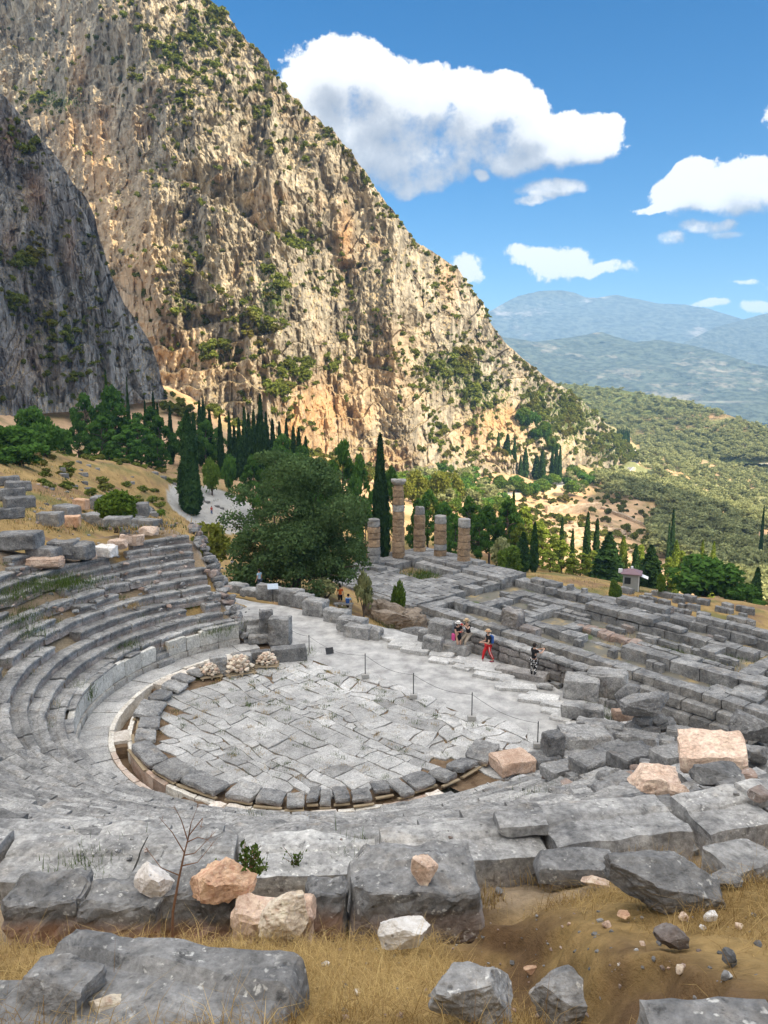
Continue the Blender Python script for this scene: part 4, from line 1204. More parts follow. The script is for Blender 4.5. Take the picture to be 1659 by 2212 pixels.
# ------------------------------------------------------------------ the temple
TO = np.array([4.4, 80.9]); TU = np.array([.657, -.754]); TV = np.array([.754, .657]); TZ = -10.0
TA = math.atan2(TU[1], TU[0])
def tpos(u, v, z=TZ):
    p = TO + u * TU + v * TV
    return np.array([p[0], p[1], z])
def tblock(u0, u1, v0, v1, z0, z1, seed, rough=.03, r=.04, res=.4, turn=0.0, cuts=0):
    p, F = stone(u1 - u0, v1 - v0, z1 - z0, seed, r, rough, res, cuts=cuts, cut=.95, freq=1.6)
    p = rotz(p, TA + turn) + tpos((u0 + u1) / 2, (v0 + v1) / 2, (z0 + z1) / 2)
    return p, F
def build_temple():
    rng = np.random.RandomState(12)
    root = thing('ruined_temple', 'ruined ancient temple of dark grey stone foundation courses behind the theatre path', 'temple', tuple(tpos(10, 9, TZ - 3)))
    P = []
    def course(u0, u1, v0, v1, z0, z1, lo=1.3, hi=2.6, miss=0.0, dz=.03, dv=.04, tint=0.0):
        u = u0
        while u < u1 - .2:
            l = min(rng.uniform(lo, hi), u1 - u)
            if rng.rand() > miss:
                a = rng.normal(0, dv)
                V, F = tblock(u + .012, u + l - .012, v0 + a, v1 + a + rng.normal(0, dv), z0, z1 + rng.normal(0, dz), rng.randint(1 << 30), .035, .05, .45)
                P.append((V, F, dict(tint=tint + np.clip(rng.normal(0, .10), -.2, .25))))
            u += l
    def xcourse(v0, v1, u0, u1, z0, z1, lo=1.3, hi=2.4, miss=0.0, dz=.03):
        v = v0
        while v < v1 - .2:
            l = min(rng.uniform(lo, hi), v1 - v)
            if rng.rand() > miss:
                V, F = tblock(u0 + rng.normal(0, .04), u1 + rng.normal(0, .04), v + .012, v + l - .012, z0, z1 + rng.normal(0, dz), rng.randint(1 << 30), .035, .05, .45)
                P.append((V, F, dict(tint=np.clip(rng.normal(0, .10), -.2, .25))))
            v += l
    # north side: three long steps
    course(-1, 44, -.1, 1.35, TZ - .75, TZ, 1.5, 2.8, tint=.12)
    course(-1, 44, -.95, 1.0, TZ - 1.55, TZ - .78, 1.5, 2.8, tint=.02)
    course(-1, 44, -1.5, 1.0, TZ - 2.6, TZ - 1.6, 1.5, 3.0, tint=-.1)
    course(0, 44, -2.1, -1.2, TZ - 3.6, TZ - 2.45, .7, .9, miss=.72)
    # paved east end with a grassy pit
    for v in np.arange(.0, 19.2, 1.6):
        u = -20.5 + rng.uniform(0, .6)
        while u < -1.6:
            l = rng.uniform(1.6, 3.0)
            c = (u + l / 2, v + .8)
            if not (-15.5 < c[0] < -9 and 8.2 < c[1] < 13.2) and not (-3.0 < c[0] and 8 < c[1] < 13 and rng.rand() < .5):
                zt = TZ + .02 + rng.normal(0, .02) + (.42 if (v > 13.2 or c[0] < -16.4) else 0) + (.35 if (c[1] > 13 and c[0] < -8) else 0)
                V, F = tblock(u + .015, min(u + l, -1.3) - .015, v + .015, v + 1.585, TZ - 1.2, zt, rng.randint(1 << 30), .03, .05, .5)
                P.append((V, F, dict(tint=rng.normal(.05, .1))))
            u += l
    course(-20.6, -1.2, -1.0, .0, TZ - 2.4, TZ - .55, 1.5, 2.6)
    course(-20.6, -1.2, -.6, .2, TZ - 1.2, TZ - .1, 1.5, 2.6)
    # inner foundations of the cella, cross walls, broken gaps
    course(-1, 17, 4.2, 5.7, TZ - 1.6, TZ - .05, 1.4, 2.4, .05)
    course(18.5, 36, 4.4, 6.0, TZ - 1.6, TZ + .25, 2.2, 4.0, .04)
    course(3, 34, 5.7, 6.4, TZ - 1.6, TZ - .75, 1.2, 2.0, .2)
    course(1, 15, 3.5, 4.15, TZ - 1.6, TZ + .12, .7, .85, .62)
    course(16, 26, 3.4, 4.1, TZ - 1.6, TZ - .1, .7, .9, .6)
    course(0, 30, 12.4, 13.9, TZ - 1.4, TZ - .1, 1.6, 3.0, .06)
    course(2, 13, 11.2, 12.3, TZ - 1.4, TZ - .35, 1.2, 2.2, .25)
    course(12, 20, 12.3, 14.0, TZ - .05, TZ + .75, 3.5, 5.0, .0)
    course(20, 23, 12.6, 13.8, TZ - .05, TZ + .3, 1.4, 2.4, .0)
    course(-1, 44, 16.5, 18.4, TZ - 1.5, TZ + .02, 1.6, 3.0, .02)
    course(-1, 44, 18.4, 19.8, TZ - 2.4, TZ - .3, 1.6, 3.0, .02)
    course(1, 5, 16.9, 18.2, TZ, TZ + .62, 2.0, 3.6, .0)
    course(13, 19, 16.7, 18.3, TZ, TZ + .7, 2.2, 4.4, .0)
    course(22, 34, 17.0, 18.2, TZ, TZ + .62, 1.6, 4.2, .12)
    course(4, 40, 15.4, 16.2, TZ - .3, TZ + .35, .7, 1.0, .78)
    course(0, 30, 14.0, 16.4, TZ - 1.6, TZ - .85, 1.4, 2.4, .1)
    course(4, 30, 8.0, 8.75, TZ - 1.4, TZ - .45, 1.2, 2.2, .18)
    course(6, 32, 10.1, 10.8, TZ - 1.4, TZ - .35, 1.2, 2.4, .2)
    course(0, 40, 2.3, 3.0, TZ - 1.6, TZ - .6, 1.2, 2.2, .22)
    for u, a, b, m in ((-1, 1, 5, 0), (2.5, 6, 12.5, .1), (8.2, 6.2, 12.4, .1), (13.5, 6.2, 9, .2), (26, 6, 12.4, .15), (31, 1.4, 17, .08), (35.5, 1.4, 17, .08), (40, 1.4, 17, .05)):
        xcourse(a, b, u, u + 1.5, TZ - 1.6, TZ - .1 + rng.normal(0, .05), miss=m)
    for v in np.arange(1.5, 16.6, 1.5):                              # rough paved west part
        u = 32.4
        while u < 44:
            l = rng.uniform(1.4, 2.8)
            if rng.rand() > .14:
                V, F = tblock(u + .02, u + l - .02, v + .02, v + 1.46, TZ - 1.4, TZ - .12 + rng.normal(0, .10), rng.randint(1 << 30), .04, .06, .45, rng.normal(0, .02))
                P.append((V, F, dict(tint=rng.normal(.05, .1))))
            u += l
    for _ in range(24):                                              # loose small blocks on the foundations
        u, v = rng.uniform(-2, 34), rng.choice([2.6, 5, 7.5, 10, 11.6, 13.2, 15.5, 17.5]) + rng.normal(0, .3)
        l, w, h = rng.uniform(.6, 1.3), rng.uniform(.5, .8), rng.uniform(.35, .75)
        base = TZ if min(abs(v - 5), abs(v - 13.1), abs(v - 17.4)) < .9 else TZ - .95
        V, F = tblock(u, u + l, v, v + w, base, base + h, rng.randint(1 << 30), .03, .05, .3, rng.normal(0, .12), 1)
        P.append((V, F, dict(tint=rng.normal(0, .12), warm=.25 * (rng.rand() < .25))))
    V, F = tblock(9.3, 11.4, 1.6, 3.0, TZ - 1.0, TZ + 1.55, 77, .10, .12, .2, .05, 6); P.append((V, F, dict(tint=.1, warm=.1)))
    V, F = tblock(11.5, 13.4, 1.9, 3.1, TZ - 1.0, TZ + .25, 78, .06, .08, .25, .1, 3); P.append((V, F, dict(tint=.05, warm=.2)))
    for q in range(9):                                               # the reddish rubble footing inside
        u = 14.2 + q * .95
        V, F = tblock(u, u + 1.0, 7.6 + rng.normal(0, .06), 9.0 + rng.normal(0, .1), TZ - 1.5, TZ - .2 - .05 * q + rng.normal(0, .06), 300 + q, .07, .08, .2, rng.normal(0, .05), 3)
        P.append((V, F, dict(tint=.05, warm=.55)))
    P2 = [p for p in P if visible(p[0], 80)]
    pooled(P2, 'foundation_block', M['temple'], root, 100, 'foundation_blocks')
    # earth floor between the walls
    nu, nv = 60, 26
    U, Vv = np.meshgrid(np.linspace(-2, 46, nu), np.linspace(.8, 17, nv))
    q = TO + U.reshape(-1, 1) * TU + Vv.reshape(-1, 1) * TV
    z = TZ - .88 + fbm(np.c_[q * .5, q[:, :1] * 0], 4, 3) * .18
    i, j = np.meshgrid(np.arange(nv - 1), np.arange(nu - 1), indexing='ij')
    F = np.stack([i * nu + j, i * nu + j + 1, (i + 1) * nu + j + 1, (i + 1) * nu + j], -1).reshape(-1, 4)
    t = NT('temple_floor'); Pn = t.pos()
    c = t.ramp(t.noise(Pn, .35, 5, .6), [(.34, (.09, .12, .04)), (.44, (.16, .155, .13)), (.56, (.20, .185, .15)), (.66, (.38, .29, .15))])
    m = t.bsdf(c, 1.0, t.bump(t.noise(Pn, 5, 6, .7), .7, .1), .1)
    obj('earth_floor', np.c_[q, z] - np.array(root.location), F, m, root, smooth=True)
    q = np.array([tpos(-16, 8, TZ - .55), tpos(-8.6, 8, TZ - .55), tpos(-8.6, 13.4, TZ - .55), tpos(-16, 13.4, TZ - .55)])
    obj('grass_pit', q - np.array(root.location), np.array([[0, 1, 2, 3]]), m, root)
    # gravelled terrace at the foot of the north steps
    nu, nv = 50, 14
    U, Vv = np.meshgrid(np.linspace(6, 46, nu), np.linspace(-10, -1.2, nv))
    q = TO + U.reshape(-1, 1) * TU + Vv.reshape(-1, 1) * TV
    z = TZ - 2.95 + fbm(np.c_[q * .4, q[:, :1] * 0], 4, 3) * .06
    i, j = np.meshgrid(np.arange(nv - 1), np.arange(nu - 1), indexing='ij')
    F = np.stack([i * nu + j, i * nu + j + 1, (i + 1) * nu + j + 1, (i + 1) * nu + j], -1).reshape(-1, 4)
    t = NT('terrace_paving'); Pn = t.pos()
    c = t.ramp(t.noise(Pn, .8, 6, .65), [(.34, (.20, .20, .17)), (.5, (.36, .355, .35)), (.7, (.46, .45, .44))])
    cr = t.ramp(t.voro(Pn, .8, 'DISTANCE_TO_EDGE'), [(.0, .25), (.03, 1.0)])
    m = t.bsdf(t.mix(1.0, c, cr, 'MULTIPLY'), 1.0, t.bump(t.noise(Pn, 8, 5, .7), .5, .05), .1)
    kind(obj('terrace', np.c_[q, z], F, m, smooth=True), 'structure')
build_temple()

# ------------------------------------------------------------------ the five re-erected columns
def drum(r0, r1, h, seed, n=36, flutes=True):
    rng = np.random.RandomState(seed)
    zs = np.array([0, .03, .1, .3, .5, .7, .9, .97, 1.0]) * h
    th = np.arange(n) * 2 * math.pi / n
    Rr = r0 + (r1 - r0) * zs / h
    edge = np.array([.12, .04, 0, 0, 0, 0, 0, .05, .13])
    V = []
    for z, r, e in zip(zs, Rr, edge):
        V.append(np.stack([np.cos(th) * (r - e), np.sin(th) * (r - e), np.full(n, z)], 1))
    V = np.concatenate(V)
    off = rng.uniform(0, 500, 3)
    rad = np.linalg.norm(V[:, :2], axis=1, keepdims=True)
    dsp = fbm(V * 1.7 + off, 4, seed % 31) * .055 + np.clip(fbm(V * 1.1 + off + 9, 3, 5) - .15, 0, 1) * -.26
    fl = np.cos(np.tile(th, len(zs)) * 18) * .012
    V[:, :2] *= 1 + (dsp + (fl if flutes else 0))[:, None] / np.maximum(rad, .2)
    F = []
    for i in range(len(zs) - 1):
        for j in range(n):
            F.append((i * n + j, i * n + (j + 1) % n, (i + 1) * n + (j + 1) % n, (i + 1) * n + j))
    return V, [np.array(F), np.array([list(range(n))[::-1], [(len(zs) - 1) * n + j for j in range(n)]])]
COLS = [(-18.3, 8.3, 5.9, 6, 'short leftmost temple column with a pale capping drum, nearest the big tree', False),
        (-18.3, 12.7, 10.75, 11, 'tallest temple column of stacked drums with a capital on top', True),
        (-18.6, 17.0, 6.6, 7, 'broken temple column with a ragged narrow grey top, just right of the tallest', False),
        (-14.4, 16.9, 5.9, 6, 'flat-topped temple column fourth from the left', False),
        (-10.2, 17.1, 6.0, 6, 'rightmost temple column of grey and tan drums', False)]
M['column_grey'] = stone_mat('column_grey_stone', (.17, .165, .155), (.40, .39, .37), .3, scale=.8)
def build_columns():
    rng = np.random.RandomState(31)
    for ci, (u, v, H, n, lb, cap) in enumerate(COLS):
        z0 = TZ + (.46 if u < -16.4 or v > 13.2 else .02)
        root = thing('temple_column', lb, 'column', tuple(tpos(u, v, z0)), rng.uniform(0, 6), 'standing temple columns')
        hs = rng.uniform(.8, 1.2, n); capH = .72 if cap else 0
        hs = hs / hs.sum() * (H - capH)
        z = 0
        for k, h in enumerate(hs):
            f0 = 1 - .20 * z / 10.7; f1 = 1 - .20 * (z + h) / 10.7
            V, F = drum(.90 * f0, .90 * f1 * rng.uniform(.97, 1.0), h - .03, ci * 50 + k)
            top = (k == n - 1 and not cap)
            if top and ci == 2:
                V[:, :2] *= .86; V[:, 2] += np.where(V[:, 2] > h * .5, fbm(V * 2, 2, 3) * .12, 0)
            o = obj('drum', V, F, M['column_grey'] if (k >= n - 1 and not cap) or rng.rand() < .10 else M['column'], root, attrs={'tint': np.full(len(V), rng.normal(0, .09), np.float32)}, loc=(rng.normal(0, .015), rng.normal(0, .015), z))
            z += h
        if cap:
            V, F = drum(.74, .98, capH * .62, 990); V2, F2 = stone(2.02, 2.02, capH * .38, 7, .05, .03, .2, cuts=3)
            a = Acc(); a.add(V, F); a.add(V2 + np.array([0, 0, capH * .81]), F2)
            a.build('capital', M['column_grey'], root, loc=(0, 0, z))
build_columns()
# ------------------------------------------------------------------ foliage
def leaf_mat(name, dark, light, trans=.28, yellow=None, ysc=.4):
    t = NT(name)
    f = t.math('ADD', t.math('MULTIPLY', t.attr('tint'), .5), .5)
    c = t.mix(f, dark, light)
    if yellow:
        c = t.mix(t.math('MULTIPLY', t.ramp(t.noise(t.pos(), ysc, 3), [(.5, 0.0), (.68, 1.0)]), .7), c, yellow)
    r = t.math('ADD', t.math('MULTIPLY', t.rnd(), .5), .75)
    x = t.n('ShaderNodeVectorMath', operation='SCALE'); t.put(x.inputs[0], c); t.put(x.inputs['Scale'], r)
    return t.leaf(x.outputs[0], trans)
M['cypress'] = leaf_mat('cypress_foliage', (.016, .042, .014), (.06, .115, .034))
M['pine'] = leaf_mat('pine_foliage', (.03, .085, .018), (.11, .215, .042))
M['pine_sunlit'] = leaf_mat('sunlit_pine_foliage', (.09, .15, .025), (.28, .34, .06))  # brighter copy of the pine green, sunlight put into the leaf colour
M['juniper'] = leaf_mat('spreading_tree_foliage', (.034, .070, .026), (.125, .195, .075))
M['olive'] = leaf_mat('olive_foliage', (.10, .125, .052), (.36, .375, .175))
M['shrub'] = leaf_mat('shrub_foliage', (.055, .085, .016), (.22, .25, .055), yellow=(.16, .12, .035), ysc=.06)
M['broad'] = leaf_mat('broadleaf_foliage', (.045, .09, .014), (.16, .24, .04))
M['autumn'] = leaf_mat('yellowing_foliage', (.08, .11, .02), (.25, .26, .05))
M['bark'] = simple('tree_bark', (.10, .075, .055), .95, .4, 5)

def unit(rng, n):
    v = rng.normal(size=(n, 3)); return v / np.linalg.norm(v, axis=1, keepdims=True)
def spindle(h, w, n, rng, size, lumps=5):
    """column of foliage: narrow flame shape with vertical lobes"""
    t = rng.rand(n) ** .85
    prof = np.minimum(1, (t + .02) * 5.5) ** .6 * np.clip(1 - t, 0, 1) ** .55 * 1.12
    a = rng.uniform(0, 2 * math.pi, n)
    lob = 1 + .22 * vnoise(np.stack([np.cos(a) * 1.6 + 5, np.sin(a) * 1.6, t * 7 + lumps], 1), lumps)
    r = w / 2 * prof * lob * np.sqrt(rng.uniform(.55, 1.0, n))
    P = np.stack([np.cos(a) * r, np.sin(a) * r, t * h], 1)
    nrm = np.stack([np.cos(a), np.sin(a), np.full(n, .35)], 1)
    V, F = leaves(P, size * (1 - .5 * t), rng, up=2.2, aspect=1.9, nrm=nrm * 1.5)
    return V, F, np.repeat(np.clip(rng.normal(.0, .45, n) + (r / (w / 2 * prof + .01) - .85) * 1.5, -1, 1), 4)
def core(h, w, prof, n=9, m=9):
    z = np.linspace(.02, .97, m); th = np.arange(n) * 2 * math.pi / n
    V = np.concatenate([np.stack([np.cos(th) * w / 2 * prof(t), np.sin(th) * w / 2 * prof(t), np.full(n, t * h)], 1) for t in z])
    F = np.array([(i * n + j, i * n + (j + 1) % n, (i + 1) * n + (j + 1) % n, (i + 1) * n + j) for i in range(m - 1) for j in range(n)])
    return V, F
def make_tree(name, crown_mat, parts, trunkV=None):
    """a hidden prototype: returns crown and trunk meshes"""
    V, F, T = parts
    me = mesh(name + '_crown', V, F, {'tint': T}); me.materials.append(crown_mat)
    tr = None
    if trunkV is not None:
        tr = mesh(name + '_trunk', trunkV[0], trunkV[1], smooth=True); tr.materials.append(M['bark'])
    return me, tr
def cat(*ps):
    V = []; F = []; T = []; n = 0
    for v, f, t in ps:
        V.append(v); F.append(np.asarray(f) + n); T.append(t); n += len(v)
    return np.concatenate(V), np.concatenate(F), np.concatenate(T)
def catm(*ps):
    V = []; F = {}; n = 0
    for v, fs in ps:
        V.append(v)
        for f in (fs if isinstance(fs, list) else [fs]): F.setdefault(np.asarray(f).shape[1], []).append(np.asarray(f) + n)
        n += len(v)
    return np.concatenate(V), [np.concatenate(x) for x in F.values()]

def cypress_proto(seed, n, ratio=.2, mat='cypress', size=.05):
    rng = np.random.RandomState(seed)
    V, F, T = spindle(1.0, ratio, n, rng, size, seed)
    pf = lambda t: min(1, (t + .02) * 5.5) ** .6 * max(0, 1 - t) ** .55 * .78
    cv, cf = core(1.0, ratio, pf)
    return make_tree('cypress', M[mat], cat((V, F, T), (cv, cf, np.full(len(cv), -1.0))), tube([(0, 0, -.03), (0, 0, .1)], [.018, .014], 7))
def clumps(C, Rd, per, rng, size, flat=.7, up=.5):
    ps = []
    for c, r in zip(C, Rd):
        n = int(per * (r / np.mean(Rd)) ** 2)
        d = unit(rng, n); d[:, 2] = np.where(rng.rand(n) < .72, np.abs(d[:, 2]), d[:, 2])
        p = c + d * r * rng.uniform(.55, 1.05, (n, 1)) * np.array([1, 1, flat])
        V, F = leaves(p, size, rng, up=up, aspect=1.5, nrm=d)
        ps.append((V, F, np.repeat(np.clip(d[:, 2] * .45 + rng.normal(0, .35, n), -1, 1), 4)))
    return cat(*ps)
def pine_proto(seed, mat='pine', ncl=30, per=150, lean=.06, low=.28, wide=.42, size=.036):
    rng = np.random.RandomState(seed)
    tr = [np.array([0, 0, -.04])]
    for k in range(7):
        tr.append(np.array([lean * (k / 6) ** 1.4 + rng.normal(0, .008), rng.normal(0, .01), (k + 1) / 7 * .86]))
    tr = np.array(tr)
    C = []; Rd = []; tubes = [tube(tr, np.linspace(.028, .006, len(tr)), 8)]
    for k in range(ncl):
        t = low + (1 - low) * (k + .5) / ncl
        env = wide * math.sin(math.pi * min(1, ((t - low) / (1 - low)) * .72 + .28)) ** .8
        a = k * 2.4 + rng.normal(0, .5); r = env * rng.uniform(.35, 1.0)
        base = np.array([np.interp(t - .05, tr[:, 2], tr[:, 0]), 0, t - .05])
        c = np.array([base[0] + math.cos(a) * r, math.sin(a) * r, t * .96 + rng.normal(0, .015)])
        C.append(c); Rd.append(rng.uniform(.075, .135) * (1.15 - .3 * t))
        if k % 2 == 0: tubes.append(tube([base - np.array([0, 0, .05]), (base + c) / 2, c], [.010, .007, .003], 5))
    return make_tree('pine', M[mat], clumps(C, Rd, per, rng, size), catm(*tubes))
def fir_proto(seed, mat='cypress', n=3600, ratio=.42):
    rng = np.random.RandomState(seed)
    t = rng.rand(n) ** 1.25
    lay = np.sin((t * 16 + rng.rand(n) * .3) * math.pi) * .12
    a = rng.uniform(0, 2 * math.pi, n)
    lob = 1 + .3 * vnoise(np.stack([np.cos(a) * 2, np.sin(a) * 2, t * 9], 1), seed)
    r = ratio / 2 * (1 - t) ** .85 * (1 + lay) * lob * np.sqrt(rng.uniform(.3, 1, n))
    P = np.stack([np.cos(a) * r, np.sin(a) * r, .05 + t * .95 - r * .25], 1)
    V, F = leaves(P, .05 * (1 - .45 * t), rng, up=.2, aspect=1.8, nrm=np.stack([np.cos(a) * .4, np.sin(a) * .4, np.ones(n)], 1))
    cv, cf = core(1.0, ratio * .55, lambda q: (1 - q))
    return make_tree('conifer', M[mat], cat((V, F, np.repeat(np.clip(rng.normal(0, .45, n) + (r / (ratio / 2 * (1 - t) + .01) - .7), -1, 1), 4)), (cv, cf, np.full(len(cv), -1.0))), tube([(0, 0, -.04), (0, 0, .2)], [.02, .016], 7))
def round_proto(seed, mat, ncl=16, per=70, size=.075, squash=.8, trunk=True, spread=.33):
    rng = np.random.RandomState(seed)
    C = []; Rd = []; tubes = []
    for k in range(ncl):
        d = unit(rng, 1)[0]
        c = d * spread * rng.uniform(.45, 1.0) * np.array([1, 1, squash]) + np.array([0, 0, .52 if mat == 'olive' else .42])
        C.append(c); Rd.append(rng.uniform(.14, .24))
        if trunk and k < 6: tubes.append(tube([(0, 0, .12), (c[0] * .5, c[1] * .5, .3), c], [.03, .02, .008], 5))
    if trunk: tubes.append(tube([(0, 0, -.06), (.01, 0, .06), (0, .01, .2)], [.05, .038, .03], 7))
    return make_tree('round', M[mat], clumps(C, Rd, per, rng, size, .85, .3), catm(*tubes) if tubes else None)

PROTO = {
    'cypress_near': [cypress_proto(s, 5200, .21, size=.034) for s in (1, 2)],
    'cypress': [cypress_proto(s, 1500, .17, size=.055) for s in (3, 4, 5)],
    'cypress_lit': [cypress_proto(9, 1300, .2, 'pine_sunlit', .06)],
    'pine': [pine_proto(s) for s in (11, 12, 13, 14)],
    'pine_sunlit': [pine_proto(s, 'pine_sunlit', 26, 130) for s in (15, 16)],
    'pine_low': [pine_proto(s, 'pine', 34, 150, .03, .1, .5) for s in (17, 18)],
    'pine_sunlit_low': [pine_proto(s, 'pine_sunlit', 30, 140, .03, .1, .5) for s in (19, 20)],
    'fir': [fir_proto(s) for s in (21, 22)],
    'olive': [round_proto(s, 'olive', 15, 60, .085) for s in (31, 32, 33, 34)],
    'bush': [round_proto(s, 'broad', 20, 150, .055, .9, True) for s in (41, 42)],
    'dark_bush': [round_proto(s, 'pine', 18, 120, .06, .85, True) for s in (43, 44)],
    'autumn_bush': [round_proto(s, 'autumn', 18, 140, .055, .85, True) for s in (45, 46)],
    'shrub': [round_proto(s, 'shrub', 9, 34, .13, .75, False) for s in (51, 52, 53, 54)],
}
TREES = []
def tree(kind_, px, top, D, wpx, label, cat_, group=None, name=None, k=0, parts=True, base=None):
    """a tree whose crown top is seen at (px, top), standing on the ground D metres ahead"""
    p = at_d(px, top, D)
    z0 = gz(p[0], p[1]) if base is None else at_d(px, base, D)[2]
    h = max(1.0, p[2] - z0)
    f = D * CP - (p[2] - CAM_H) * SP
    w = min(wpx * f / FPX, h / (.55 if 'bush' in kind_ or kind_ == 'olive' else .85))
    cr, tr = PROTO[kind_][k % len(PROTO[kind_])]
    ext = PROTO_W[id(cr)]
    s = (w / ext, w / ext, h)
    rz = (k * 2.399 + px) % 6.28
    nm = name or {'cypress_near': 'cypress_tree', 'cypress': 'cypress_tree', 'cypress_lit': 'cypress_tree', 'fir': 'conifer_tree', 'olive': 'olive_tree'}.get(kind_, 'pine_tree' if kind_.startswith('pine') else 'bush')
    if not parts:
        o = link(nm, cr, None, None, (p[0], p[1], z0), rz); o.scale = s
        return tag(o, label, cat_, group)
    r = thing(nm, label, cat_, (p[0], p[1], z0), rz, group); r.scale = s
    link('crown', cr, None, r)
    if tr is not None: link('trunk', tr, None, r)
    return r
PROTO_W = {}
for _l in PROTO.values():
    for _cr, _tr in _l:
        _v = np.empty(len(_cr.vertices) * 3, np.float32); _cr.vertices.foreach_get('co', _v); _v = _v.reshape(-1, 3)
        PROTO_W[id(_cr)] = float(np.percentile(np.hypot(_v[:, 0], _v[:, 1]), 97) * 2)
        _s = float(np.percentile(_v[:, 2], 99.6))
        _v[:, 2] /= _s; _cr.vertices.foreach_set('co', _v.ravel()); _cr.update()

